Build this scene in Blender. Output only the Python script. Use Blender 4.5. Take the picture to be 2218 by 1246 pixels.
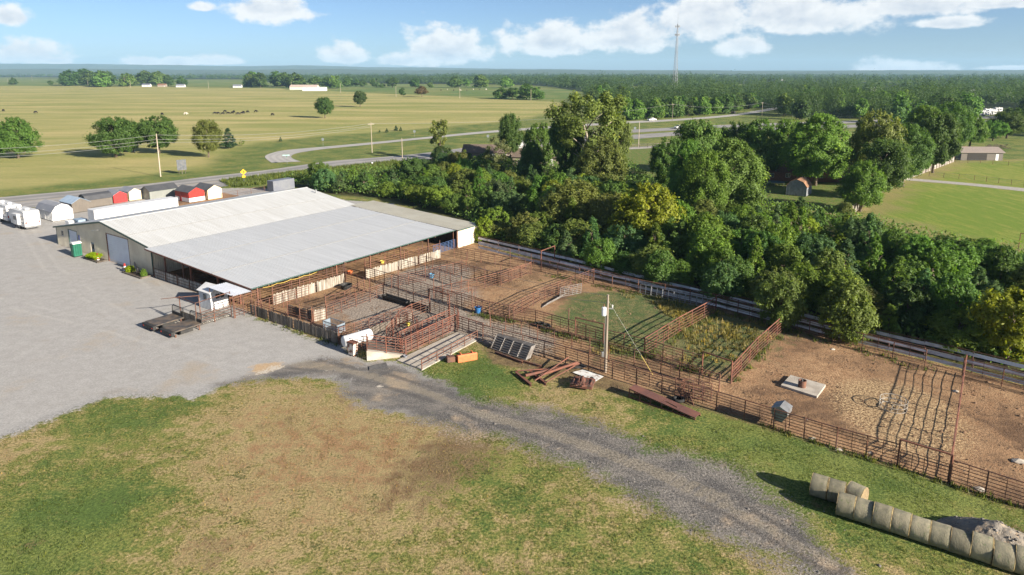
import bpy, bmesh, math, random
import numpy as np
from math import sin, cos, atan2, atan, pi, radians, hypot, sqrt
from mathutils import Vector, Matrix, noise as mnoise
for _o in list(bpy.data.objects): bpy.data.objects.remove(_o)
S = bpy.context.scene
C = S.collection
random.seed(7); RNG = np.random.default_rng(11)

# ---------------------------------------------------------------- camera
FPX, CX, PYY, CAMH, HZ = 1475.0, 1109.0, 455.0, 28.0, 155.0
PITCH = atan((PYY-HZ)/FPX)
cam_d = bpy.data.cameras.new('camera'); cam = bpy.data.objects.new('camera', cam_d); C.objects.link(cam)
cam.location = (0, 0, CAMH); cam.rotation_euler = (pi/2-PITCH, 0, 0)
cam_d.sensor_width = 36; cam_d.lens = 36*FPX/2218; cam_d.shift_y = -(623-PYY)/2218
cam_d.clip_start = 0.5; cam_d.clip_end = 60000
S.camera = cam

# ---------------------------------------------------------------- light
SUN_EL = radians(21.0); SUN_AZ = atan2(0.79, -0.61)      # azimuth from +Y towards +X
sun_vec = Vector((cos(SUN_EL)*sin(SUN_AZ), cos(SUN_EL)*cos(SUN_AZ), sin(SUN_EL)))
sd = bpy.data.lights.new('sun', 'SUN'); so = bpy.data.objects.new('sun', sd); C.objects.link(so)
sd.energy = 5.0; sd.angle = radians(0.55); sd.color = (1.0, 0.90, 0.76)
so.rotation_euler = sun_vec.to_track_quat('Z', 'Y').to_euler(); so.location = (120, -90, 90)
S.render.engine = 'CYCLES'; _c = S.cycles; _c.max_bounces = 6; _c.diffuse_bounces = 3; _c.glossy_bounces = 2; _c.transmission_bounces = 3; _c.transparent_max_bounces = 4; _c.volume_bounces = 0; _c.caustics_reflective = False; _c.caustics_refractive = False
S.view_settings.view_transform = 'Standard'; S.view_settings.look = 'None'
S.view_settings.exposure = 1.42; S.view_settings.gamma = 1.0; S.view_settings.use_curve_mapping = False

class NT:
    """small node-tree helper"""
    dim = '3D'
    def __init__(s, tree): s.t = tree; s.n = tree.nodes; s.l = tree.links
    def node(s, typ, **kw):
        n = s.n.new(typ)
        for k, v in kw.items(): setattr(n, k, v)
        return n
    def put(s, sock, v):
        if hasattr(v, 'is_linked') or isinstance(v, bpy.types.NodeSocket): s.l.new(v, sock)
        elif isinstance(v, (tuple, list)) and len(v) == 3 and len(sock.default_value) == 4: sock.default_value = (*v, 1)
        else: sock.default_value = v
    def math(s, op, a, b=0.0, c=0.0, clamp=False):
        n = s.node('ShaderNodeMath', operation=op); n.use_clamp = clamp
        s.put(n.inputs[0], a); s.put(n.inputs[1], b); s.put(n.inputs[2], c)
        return n.outputs[0]
    def vmath(s, op, a, b=(0, 0, 0)):
        n = s.node('ShaderNodeVectorMath', operation=op)
        s.put(n.inputs[0], a); s.put(n.inputs[1], b)
        return n.outputs[0]
    def noise(s, vec, scale, detail=4, rough=.55, dist=0.0):
        n = s.node('ShaderNodeTexNoise'); n.noise_dimensions = s.dim; s.put(n.inputs['Vector'], vec)
        n.inputs['Scale'].default_value = scale; n.inputs['Detail'].default_value = detail
        n.inputs['Roughness'].default_value = rough; n.inputs['Distortion'].default_value = dist
        return n.outputs[0]
    def step(s, v, a, b):
        n = s.node('ShaderNodeMapRange'); n.interpolation_type = 'SMOOTHSTEP'
        s.put(n.inputs[0], v); n.inputs[1].default_value = a; n.inputs[2].default_value = b
        return n.outputs[0]
    def lin(s, v, a, b, c, d):
        n = s.node('ShaderNodeMapRange')
        s.put(n.inputs[0], v)
        for i, x in zip((1, 2, 3, 4), (a, b, c, d)): n.inputs[i].default_value = x
        return n.outputs[0]
    def mix(s, f, a, b, mode='MIX'):
        n = s.node('ShaderNodeMix', data_type='RGBA', blend_type=mode)
        s.put(n.inputs[0], f); s.put(n.inputs[6], a); s.put(n.inputs[7], b)
        return n.outputs[2]
    def attr(s, name):
        return s.node('ShaderNodeAttribute', attribute_name=name).outputs['Fac']

def pix_dir(px, py):
    u = (px-CX)/FPX; v = (PYY-py)/FPX
    return Vector((u, cos(PITCH)+v*sin(PITCH), -sin(PITCH)+v*cos(PITCH))).normalized()

# ---------------------------------------------------------------- sky
W = bpy.data.worlds.new('World'); S.world = W; W.use_nodes = True
def build_sky():
    t = NT(W.node_tree); t.n.clear(); t.dim = '2D'
    out = t.node('ShaderNodeOutputWorld'); bg = t.node('ShaderNodeBackground')
    sky = t.node('ShaderNodeTexSky', sky_type='NISHITA')
    sky.sun_disc = False; sky.sun_elevation = SUN_EL; sky.sun_rotation = SUN_AZ
    sky.altitude = 200; sky.air_density = 0.6; sky.dust_density = 0.8; sky.ozone_density = 3.2
    gen = t.node('ShaderNodeTexCoord').outputs['Generated']
    sep = t.node('ShaderNodeSeparateXYZ'); t.l.new(gen, sep.inputs[0])
    az = t.math('ARCTAN2', sep.outputs[0], sep.outputs[1])
    el = t.math('ARCSINE', sep.outputs[2])
    comb = t.node('ShaderNodeCombineXYZ'); t.l.new(az, comb.inputs[0]); t.l.new(t.math('MULTIPLY', el, 1.5), comb.inputs[1])
    P = comb.outputs[0]
    # cumulus seen over this plain: centre, half width, height above the base, height below (photo pixels turned to angles)
    clouds = [(585, 24, 112, 34, 24), (440, 16, 30, 16, 9), (22, 42, 34, 26, 14), (40, 124, 74, 36, 14), (120, 132, 24, 10, 6), (308, 138, 40, 16, 3), (384, 138, 38, 14, 3), (474, 136, 52, 20, 4),
              (752, 128, 62, 46, 12), (965, 120, 92, 68, 24), (860, 136, 60, 22, 7), (1190, 96, 112, 56, 26), (1350, 86, 120, 56, 30),
              (1540, 50, 96, 60, 44), (1610, 100, 72, 30, 22), (1740, 44, 170, 60, 30), (1960, 18, 150, 40, 20), (2050, 52, 70, 16, 9), (2180, 10, 80, 22, 8), (1955, 151, 90, 20, 3), (2200, 149, 50, 6, 2)]
    m = None
    for (px, py, w, up, dn) in clouds:
        d = pix_dir(px, py); a0 = atan2(d.x, d.y); e0 = math.asin(d.z)
        k = 1/FPX
        dx = t.math('MULTIPLY', t.math('SUBTRACT', az, a0), 1/(w*k))
        dy = t.math('SUBTRACT', el, e0)
        dy = t.math('MAXIMUM', t.math('MULTIPLY', dy, 1/(up*k)), t.math('MULTIPLY', dy, -1/(dn*k)))
        r = t.math('SQRT', t.math('ADD', t.math('MULTIPLY', dx, dx), t.math('MULTIPLY', dy, dy)))
        f = t.math('SUBTRACT', 1.0, r)
        m = f if m is None else t.math('SMOOTH_MAX', m, f, 0.12)
    # the same kind of scattered cumulus over the rest of the sky
    rest = t.lin(t.noise(P, 2.2, 3), .40, .75, -1.6, 1.0)
    side = t.math('MAXIMUM', t.step(t.math('ABSOLUTE', az), .66, .80), t.step(el, .13, .2))
    m = t.math('MAXIMUM', m, t.math('ADD', rest, t.lin(side, 0, 1, -3, 0)))
    def dens(vec, d1, d2):
        big = t.noise(vec, 11, d1, .5); fine = t.noise(vec, 42, d2, .6)
        return t.math('ADD', t.math('MULTIPLY', t.math('SUBTRACT', big, .5), 1.1), t.math('MULTIPLY', t.math('SUBTRACT', fine, .5), .95))
    n0 = dens(P, 2, 4)
    n1 = dens(t.vmath('ADD', P, (0.010, 0.016, 0)), 2, 2)
    cov = t.math('ADD', m, n0)
    alpha = t.math('MULTIPLY', t.step(cov, -.10, .40), t.step(el, -.004, .003))
    lit = t.math('ADD', t.math('MULTIPLY', t.math('SUBTRACT', n0, n1), 1.1), t.lin(cov, .15, 1.1, 1.0, .38))
    col = t.mix(t.math('MULTIPLY', lit, 1.0, clamp=True), (4.5, 4.9, 5.6), (7.7, 7.7, 7.6))
    skyc = sky.outputs[0]
    fin = t.mix(t.math('MULTIPLY', alpha, .93), skyc, col)
    t.l.new(fin, bg.inputs[0]); bg.inputs[1].default_value = 0.05
    t.l.new(bg.outputs[0], out.inputs[0])
build_sky(); W.cycles.sampling_method = 'NONE'

# ---------------------------------------------------------------- geometry helpers
def G(px, py, z=0.0):
    """the point at height z that the photograph shows at this pixel"""
    u = (px-CX)/FPX; v = (PYY-py)/FPX
    d = (u, cos(PITCH)+v*sin(PITCH), -sin(PITCH)+v*cos(PITCH))
    k = (z-CAMH)/d[2]
    return Vector((d[0]*k, d[1]*k, z))
def PX(X, Y, Z):
    f = Y*cos(PITCH)-(Z-CAMH)*sin(PITCH); u = Y*sin(PITCH)+(Z-CAMH)*cos(PITCH)
    return CX+FPX*X/f, PYY-FPX*u/f
def HT(px, py, ty):
    """height of a thing standing at (px,py) whose top is seen at row ty"""
    g = G(px, py); lo, hi = 0.0, 300.0
    for _ in range(50):
        m = (lo+hi)/2
        if PX(g.x, g.y, m)[1] > ty: lo = m
        else: hi = m
    return lo
def MPP(px, py):
    g = G(px, py); return (g.y*cos(PITCH)+CAMH*sin(PITCH))/FPX

def tag(o, label=None, cat=None, group=None, kind=None):
    if label: o['label'] = label
    if cat: o['category'] = cat
    if group: o['group'] = group
    if kind: o['kind'] = kind
    return o
def thing(name, label, cat, loc=(0, 0, 0), rz=0.0, group=None):
    o = bpy.data.objects.new(name, None); C.objects.link(o); o.empty_display_size = .3
    o.location = loc; o.rotation_euler = (0, 0, rz)
    return tag(o, label, cat, group)
def link(name, me, parent=None, loc=(0, 0, 0), rot=None, scale=None):
    o = bpy.data.objects.new(name, me); C.objects.link(o); o.parent = parent; o.location = loc
    if rot is not None:
        if len(rot) == 4: o.rotation_mode = 'QUATERNION'; o.rotation_quaternion = rot
        else: o.rotation_euler = rot
    if scale is not None: o.scale = scale
    return o
class MB:
    def __init__(s): s.v = []; s.f = []; s.smooth = False
    def add(s, vs, fs):
        b = len(s.v); s.v += [tuple(p) for p in vs]; s.f += [tuple(i+b for i in f) for f in fs]; return s
    def box(s, x0, x1, y0, y1, z0, z1):
        return s.add([(x0, y0, z0), (x1, y0, z0), (x1, y1, z0), (x0, y1, z0), (x0, y0, z1), (x1, y0, z1), (x1, y1, z1), (x0, y1, z1)],
                     [(3, 2, 1, 0), (4, 5, 6, 7), (0, 1, 5, 4), (1, 2, 6, 5), (2, 3, 7, 6), (3, 0, 4, 7)])
    def bbox(s, x0, x1, y0, y1, z0, z1, b=.03):
        """box with chamfered edges"""
        vs = []
        for X, Y, Z, sx, sy, sz in [(x, y, z, i, j, k) for x, i in ((x0, 1), (x1, -1)) for y, j in ((y0, 1), (y1, -1)) for z, k in ((z0, 1), (z1, -1))]:
            vs += [(X, Y+sy*b, Z+sz*b), (X+sx*b, Y, Z+sz*b), (X+sx*b, Y+sy*b, Z)]
        bm = bmesh.new()
        for p in vs: bm.verts.new(p)
        bmesh.ops.convex_hull(bm, input=bm.verts)
        bm.verts.index_update()
        s.add([v.co[:] for v in bm.verts], [[v.index for v in f.verts] for f in bm.faces]); bm.free(); return s
    def obox(s, a, b, w, h, up=(0, 0, 1)):
        """bar of section w x h from a to b"""
        a = Vector(a); b = Vector(b); d = (b-a).normalized(); side = d.cross(Vector(up))
        if side.length < 1e-4: side = Vector((1, 0, 0))
        side.normalize(); u = side.cross(d)
        vs = []
        for p in (a, b):
            for i, j in ((-1, -1), (1, -1), (1, 1), (-1, 1)): vs.append(p+side*(i*w/2)+u*(j*h/2))
        return s.add(vs, [(3, 2, 1, 0), (4, 5, 6, 7), (0, 1, 5, 4), (1, 2, 6, 5), (2, 3, 7, 6), (3, 0, 4, 7)])
    def tube(s, pts, r, n=6, cap=True):
        pts = [Vector(p) for p in pts]; rs = r if isinstance(r, (list, tuple)) else [r]*len(pts)
        b = len(s.v); ref = None
        for i, p in enumerate(pts):
            d = (pts[min(i+1, len(pts)-1)]-pts[max(i-1, 0)]).normalized()
            x = d.cross(Vector((0, 0, 1))) if abs(d.z) < .95 else d.cross(Vector((0, 1, 0)))
            x.normalize(); y = d.cross(x)
            for k in range(n):
                a = 2*pi*k/n; s.v.append(tuple(p+x*(cos(a)*rs[i])+y*(sin(a)*rs[i])))
        for i in range(len(pts)-1):
            for k in range(n):
                a0 = b+i*n+k; a1 = b+i*n+(k+1) % n; s.f.append((a0, a1, a1+n, a0+n))
        if cap:
            s.f.append(tuple(b+k for k in range(n))[::-1]); s.f.append(tuple(b+(len(pts)-1)*n+k for k in range(n)))
        return s
    def prism(s, poly, a, b, axis='y'):
        """polygon (2-D) extruded from a to b along axis"""
        n = len(poly)
        def q(p, t): return (p[0], t, p[1]) if axis == 'y' else (t, p[0], p[1]) if axis == 'x' else (p[0], p[1], t)
        return s.add([q(p, a) for p in poly]+[q(p, b) for p in poly],
                     [tuple(range(n)), tuple(range(2*n-1, n-1, -1))]+[(i, i+n, (i+1) % n+n, (i+1) % n) for i in range(n)])
    def lathe(s, prof, n=16, o=(0, 0, 0)):
        b = len(s.v)
        for r, z in prof:
            for k in range(n): s.v.append((o[0]+r*cos(2*pi*k/n), o[1]+r*sin(2*pi*k/n), o[2]+z))
        for i in range(len(prof)-1):
            for k in range(n): s.f.append((b+i*n+k, b+i*n+(k+1) % n, b+(i+1)*n+(k+1) % n, b+(i+1)*n+k))
        s.f.append(tuple(b+k for k in range(n))[::-1]); s.f.append(tuple(b+(len(prof)-1)*n+k for k in range(n)))
        return s
    def mesh(s, name, m, fix=True):
        me = bpy.data.meshes.new(name); me.from_pydata(s.v, [], s.f)
        if fix:
            bm = bmesh.new(); bm.from_mesh(me); bmesh.ops.recalc_face_normals(bm, faces=bm.faces); bm.to_mesh(me); bm.free()
        if s.smooth:
            me.polygons.foreach_set('use_smooth', [True]*len(me.polygons))
        for x in (m if isinstance(m, (list, tuple)) else [m]): me.materials.append(x)
        return me
    def build(s, name, m, parent=None, loc=(0, 0, 0), world=False):
        """one mesh object; world=True: the shape is in world metres and the parent has no turn"""
        if world and parent is not None:
            L = Vector(parent.location); s.v = [tuple(Vector(p)-L) for p in s.v]
        return link(name, s.mesh(name, m), parent, loc)
    def turn(s, M):
        s.v = [tuple(M @ Vector(p)) for p in s.v]; return s
def copy_tree(o, parent=None):
    c = o.copy(); C.objects.link(c); c.parent = parent
    for ch in o.children: copy_tree(ch, c)
    return c

# ---------------------------------------------------------------- materials
MATS = {}
def mat(name, col, rough=.8, metal=0.0, col2=None, scale=2.0, amount=1.0, bump=0.0, bscale=None, rnd=0.0, coord='pos', lo=.35, hi=.65, stretch=None, spec=.4, third=None):
    m = bpy.data.materials.new(name); m.use_nodes = True; t = NT(m.node_tree)
    b = t.n['Principled BSDF']; b.inputs['Roughness'].default_value = rough; b.inputs['Metallic'].default_value = metal
    b.inputs['Specular IOR Level'].default_value = spec
    pos = t.node('ShaderNodeNewGeometry').outputs['Position'] if coord == 'pos' else t.node('ShaderNodeTexCoord').outputs['Object']
    if coord == 'obj': pos = t.vmath('ADD', pos, t.vmath('MULTIPLY', t.node('ShaderNodeObjectInfo').outputs['Location'], (3.1, 1.7, 0)))
    if stretch: pos = t.vmath('MULTIPLY', pos, stretch)
    c = col
    if col2:
        c = t.mix(t.math('MULTIPLY', t.step(t.noise(pos, scale, 6, .6), lo, hi), amount), col, col2)
    else:
        k = t.lin(t.noise(pos, scale, 5, .6), .3, .7, .85, 1.12)
        c = t.mix(1.0, col, k, 'MULTIPLY')
    if third:
        c = t.mix(t.step(t.noise(pos, scale*2.7, 6, .65), third[1], third[1]+.12), c, third[0])
    if rnd:
        r = t.node('ShaderNodeObjectInfo').outputs['Random']
        c = t.mix(1.0, c, t.lin(r, 0, 1, 1-rnd, 1+rnd), 'MULTIPLY')
    t.put(b.inputs['Base Color'], c)
    if bump:
        bn = t.node('ShaderNodeBump'); bn.inputs['Strength'].default_value = 1.0; bn.inputs['Distance'].default_value = bump
        t.put(bn.inputs['Height'], t.noise(pos, bscale or scale*4, 5, .6)); t.l.new(bn.outputs[0], b.inputs['Normal'])
    MATS[name] = m
    return m
M_rust = mat('rusted_pipe', (.17, .075, .045), .85, 0, (.09, .05, .04), 1.6, rnd=.18)
M_rustred = mat('rust_red_steel', (.185, .07, .043), .8, 0, (.11, .052, .038), 1.2, rnd=.12)
M_rustdark = mat('dark_rusted_steel', (.085, .05, .042), .8, 0, (.16, .075, .045), 1.5, rnd=.12)
M_galv = mat('galvanised_steel', (.33, .34, .35), .45, .55, (.22, .22, .22), 1.2, rnd=.08)
M_rail = mat('weathered_guardrail', (.58, .585, .59), .55, 0, (.36, .34, .32), .9, rnd=.25, lo=.45, hi=.7)
M_roofw = mat('white_roof_steel', (.52, .53, .53), .5, 0, (.46, .465, .455), 1.0, rnd=.016, coord='obj', stretch=(.12, 1.6, 1), third=((.36, .34, .30), .66))
M_roofg = mat('galvalume_roof', (.465, .482, .50), .5, 0.0, (.42, .436, .452), 1.0, rnd=.016, coord='obj', stretch=(.12, 1.6, 1), third=((.33, .325, .31), .66))
M_roofn = mat('bright_new_roof_sheet', (.62, .65, .70), .35, 0.0, (.58, .6, .65), .5, rnd=.03)
M_rooft = mat('tan_roof_steel', (.40, .39, .335), .5, 0, (.36, .345, .29), .3, rnd=.03)
M_wall = mat('pale_tan_wall_steel', (.68, .62, .49), .5, 0, (.60, .54, .42), .6, rnd=.05)
M_wallcream = mat('cream_wall_steel', (.68, .61, .49), .5, 0, (.6, .53, .42), .6, rnd=.03)
M_green = mat('green_trim', (.045, .085, .07), .5, 0, None, 1.0)
M_white = mat('white_paint', (.62, .62, .62), .4, 0, (.54, .54, .535), .8)
M_doorw = mat('white_rolling_door', (.62, .66, .72), .45, 0, (.57, .6, .66), .6)
M_plank = mat('weathered_pale_plank', (.31, .28, .235), .9, 0, (.15, .12, .09), 2.6, rnd=.3, stretch=(1, 1, .25), lo=.4, hi=.75)
M_plankd = mat('dark_weathered_plank', (.17, .145, .12), .9, 0, (.09, .075, .06), 2.2, rnd=.3, stretch=(1, 1, .25))
M_plankg = mat('grey_whitewashed_plank', (.36, .345, .31), .9, 0, (.20, .17, .14), 2.2, rnd=.3, stretch=(1, 1, .3))
M_conc = mat('concrete', (.42, .385, .33), .9, 0, (.31, .275, .23), .9, bump=.02, bscale=12)
M_black = mat('black_rubber', (.02, .02, .021), .7, 0, (.035, .033, .03), 2.0)
M_dark = mat('painted_interior_shade', (.035, .032, .03), .9)  # near-black colour painting in the shade of openings and gaps
M_blueplastic = mat('blue_plastic', (.03, .13, .32), .45)
M_glass = mat('window_glass', (.03, .04, .05), .12, 0, None, 1.0, spec=.6)
M_pole = mat('weathered_pole_wood', (.25, .21, .165), .9, 0, (.17, .14, .11), 3.0, stretch=(1, 1, .1), rnd=.15)
M_polelight = mat('sunbleached_pole', (.42, .36, .29), .9, 0, (.33, .27, .21), 2.0, stretch=(1, 1, .1), rnd=.1)
M_wire = mat('wire', (.34, .34, .33), .5, .3)
M_orange = mat('faded_orange_paint', (.62, .17, .055), .6, 0, (.48, .13, .05), 3.0)
M_charroof = mat('charcoal_roof_steel', (.055, .058, .065), .5, 0, (.07, .072, .078), .8)
M_greyroof = mat('grey_roof_steel', (.14, .15, .18), .45, 0, (.17, .18, .20), .8)
M_blueroof = mat('blue_grey_roof_steel', (.20, .27, .36), .4, 0, (.24, .30, .38), .8)
M_red = mat('barn_red_siding', (.38, .028, .022), .5, 0, (.33, .03, .024), 1.0)
M_cream = mat('cream_siding', (.70, .58, .38), .55, 0, (.66, .55, .37), 1.0)
M_taupe = mat('taupe_siding', (.125, .108, .09), .6, 0, (.11, .095, .08), 1.0)
M_greyside = mat('grey_green_siding', (.20, .21, .195), .6, 0, (.18, .19, .175), 1.0)
M_tyre = mat('tyre', (.018, .018, .018), .85)
M_asph = None
# ================================================================ ground
def polyw(pts): return np.array([[G(x, y).x, G(x, y).y] for x, y in pts])
def sdf(P, poly):
    """signed distance, positive inside"""
    d = np.full(len(P), 1e18); inside = np.zeros(len(P), bool); n = len(poly)
    for i in range(n):
        a = poly[i]; b = poly[(i+1) % n]; e = b-a; w = P-a
        t = np.clip((w@e)/(e@e+1e-9), 0, 1); q = w-t[:, None]*e
        d = np.minimum(d, (q*q).sum(1))
        c = (a[1] > P[:, 1]) != (b[1] > P[:, 1])
        with np.errstate(divide='ignore', invalid='ignore'):
            xi = (b[0]-a[0])*(P[:, 1]-a[1])/(b[1]-a[1])+a[0]
        inside ^= c & (P[:, 0] < xi)
    d = np.sqrt(d); return np.where(inside, d, -d)
POLY = dict(
    gravel=[(-700, 640), (-300, 480), (0, 458), (180, 439), (300, 427), (480, 408), (600, 408), (700, 430), (840, 440), (1030, 500), (981, 556), (593, 663), (543, 682), (640, 718), (733, 748), (795, 783), (858, 781), (913, 804), (960, 830),
            (1008, 845), (980, 905), (880, 905), (823, 893), (772, 868), (737, 832), (660, 819), (531, 824), (480, 838), (420, 868), (351, 858), (250, 858), (130, 902), (60, 930), (0, 950), (-300, 1080), (-900, 1250)],
    track=[(470, 836), (560, 806), (690, 775), (790, 792), (860, 788), (923, 815), (1008, 842), (1060, 873), (1124, 884), (1190, 886), (1259, 905), (1318, 929), (1383, 944), (1434, 970), (1511, 993), (1588, 1011), (1680, 1062), (1760, 1100), (1850, 1160), (1960, 1260),
           (1900, 1400), (1750, 1330), (1660, 1230), (1560, 1180), (1480, 1140), (1400, 1088), (1267, 1016), (1203, 995), (1164, 975), (1085, 948), (1008, 935), (957, 920), (880, 911), (823, 896), (772, 870), (737, 834), (660, 820), (531, 825)],
    dirt=[(120, 520), (440, 408), (1035, 528), (1180, 572), (1300, 605), (1480, 645), (1700, 696), (1860, 742), (2000, 780), (2218, 836), (2700, 960), (2700, 1250), (2218, 1103), (2054, 1049), (1810, 974), (1675, 932), (1551, 893), (1435, 870), (1326, 850), (1226, 820), (1140, 800), (1060, 790), (1045, 745), (985, 722),
          (880, 772), (800, 762), (733, 748), (543, 682), (334, 601), (127, 530)],
    junk=[(1040, 745), (1180, 778), (1330, 822), (1500, 870), (1660, 925), (1620, 935), (1500, 905), (1380, 880), (1300, 850), (1200, 850), (1120, 830), (1060, 800), (1020, 770)],
    field=[(-900, 186), (0, 186), (540, 190), (700, 197), (1000, 210), (1230, 222), (1250, 240), (1100, 264), (925, 279), (797, 288), (690, 297), (600, 305), (510, 322), (470, 345), (430, 365), (250, 388), (0, 415), (-900, 535)],
    lawn=[(1870, 468), (1935, 400), (2065, 348), (2218, 345), (2600, 330), (2600, 640), (2218, 548), (2050, 522)],
    thicket=[(600, 395), (700, 378), (860, 368), (1000, 352), (1330, 330), (1420, 400), (1640, 425), (1690, 450), (1830, 470), (1880, 480), (2050, 525), (2218, 550), (2700, 660), (2700, 920), (2218, 822), (1860, 735), (1560, 655), (1300, 595), (1035, 525), (1000, 480), (840, 432), (700, 420)],
    yard=[(1330, 330), (1640, 300), (1900, 370), (1935, 398), (1840, 466), (1690, 450), (1640, 428), (1420, 400)],
    woods=[(-500, 172), (200, 171), (500, 172), (560, 177), (1000, 183), (1180, 185), (1250, 199), (1345, 250), (1450, 254), (1570, 244), (1640, 230), (1660, 230), (1700, 256), (1820, 256), (1960, 262), (2100, 262), (2112, 230), (2205, 230), (2215, 290), (2700, 330), (2700, 157.2), (-500, 157.2)],
    farfield=[(-900, 170), (400, 172), (560, 176), (1000, 186), (1260, 192), (1260, 222), (1000, 209), (700, 196), (540, 189), (0, 185), (-900, 185)],
)
WP = {k: polyw(v) for k, v in POLY.items()}
CUTS = [polyw(c) for c in ([(380, 171.5), (560, 171.5), (560, 174.5), (380, 174.5)], [(1175, 196), (1262, 196), (1264, 222), (1180, 219)], [(1350, 186), (1470, 186), (1470, 197), (1350, 197)], [(1540, 183), (1780, 183), (1780, 189), (1540, 189)], [(300, 163.2), (420, 163.2), (420, 164.6), (300, 164.6)], [(2120, 230), (2200, 230), (2200, 258), (2110, 258)], [(-200, 168), (140, 168), (140, 176), (-200, 176)],
        [(820, 167), (1080, 167), (1080, 169.5), (820, 169.5)], [(1250, 171.5), (1460, 171.5), (1460, 174), (1250, 174)], [(1820, 175), (2060, 175), (2060, 178.5), (1820, 178.5)], [(1900, 193), (2080, 194), (2080, 200), (1900, 199)])]
def axis(lo, hi, step, far, grow=1.18):
    a = list(np.arange(lo, hi+.01, step)); s = step; x = hi
    while x < far: s *= grow; x += s; a.append(x)
    s = step; x = lo; pre = []
    while x > -far: s *= grow; x -= s; pre.append(x)
    return np.array(pre[::-1]+a)
def blobs(P, lst):
    o = np.zeros(len(P))
    for px, py, r, a in lst:
        g = G(px, py); o += a*np.exp(-((P[:, 0]-g.x)**2+(P[:, 1]-g.y)**2)/(2*(r*.6)**2))
    return o
DRY = [(800, 960, 10, .55), (900, 1000, 6, .35), (620, 900, 9, .3), (500, 880, 5, .15), (60, 1200, 9, -.75), (160, 1130, 7, -.45), (330, 905, 7, -.4), (200, 930, 5, -.3), (40, 960, 4, .25), (450, 1000, 8, .12), (1000, 800, 6, -.75), (1070, 850, 5, -.5),
       (1140, 780, 4, .4), (1650, 950, 8, -.6), (1850, 1040, 9, -.65), (2030, 1110, 9, -.65), (1480, 925, 6, -.25), (1380, 910, 5, .1), (1300, 1150, 8, .0), (1150, 1040, 7, -.25), (1050, 1010, 4, -.35), (700, 1150, 9, .15), (400, 1200, 7, .25), (1700, 1160, 5, .3), (1950, 1200, 5, .1),
       (2150, 1150, 5, .1), (1240, 860, 4, .25), (1390, 1240, 6, -.3), (880, 1200, 6, -.1), (620, 1090, 6, .1)]
WEED = [(1300, 645, 4, .3), (1420, 660, 6, .7), (1340, 745, 4, .8), (1480, 695, 6, .5), (1560, 745, 7, .5), (1530, 785, 5, .45), (1610, 715, 6, .5), (1100, 560, 4, .35), (1060, 640, 4, .25), (1000, 600, 3, .3),
        (1190, 600, 4, .35), (1230, 780, 4, .2), (1340, 800, 4, .2), (1450, 830, 4, .15), (1130, 760, 4, .25), (1750, 720, 4, .3), (1950, 770, 4, .25), (2150, 900, 5, .15)]
GREY = [(900, 610, 6, .9), (960, 590, 6, .8), (1000, 640, 5, .6), (860, 650, 5, .5), (760, 660, 7, .45), (860, 690, 6, .8), (920, 690, 5, .8), (1090, 735, 5, .8), (1010, 700, 5, .6), (1150, 748, 5, .5), (840, 750, 5, .7), (660, 690, 5, .3)]
STRAW = [(1950, 890, 6, .9), (1900, 850, 5, .5), (1980, 950, 5, .6), (1140, 610, 6, .5), (1760, 770, 4, .3), (1830, 770, 5, -.5), (1700, 760, 5, -.3), (1500, 770, 6, .4)]
SOIL = [(960, 1010, 5, .55), (900, 1050, 5, .45), (1000, 970, 4, .4), (760, 870, 4, .4), (690, 840, 3, .5), (250, 880, 2, .3), (480, 1200, 3, .6), (1150, 1090, 3, .3)]
RUTS = [[(-60, 640), (200, 700), (420, 760), (640, 790), (800, 810), (930, 850), (1060, 905), (1200, 945), (1400, 1020), (1600, 1110), (1800, 1220)], [(300, 590), (420, 690), (560, 760), (740, 800), (900, 845), (1040, 893), (1180, 930), (1380, 1000), (1580, 1080)],
        [(60, 500), (110, 580), (220, 660), (340, 730), (480, 780)]]
def ruts(P):
    best = np.full(len(P), 9.0)
    for line in RUTS:
        L = np.array([(G(*p).x, G(*p).y) for p in line])
        for a, b in zip(L[:-1], L[1:]):
            e = b-a; w = P-a; tt = np.clip((w@e)/(e@e), 0, 1); best = np.minimum(best, np.hypot(*(w-tt[:, None]*e).T))
    return best
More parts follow.
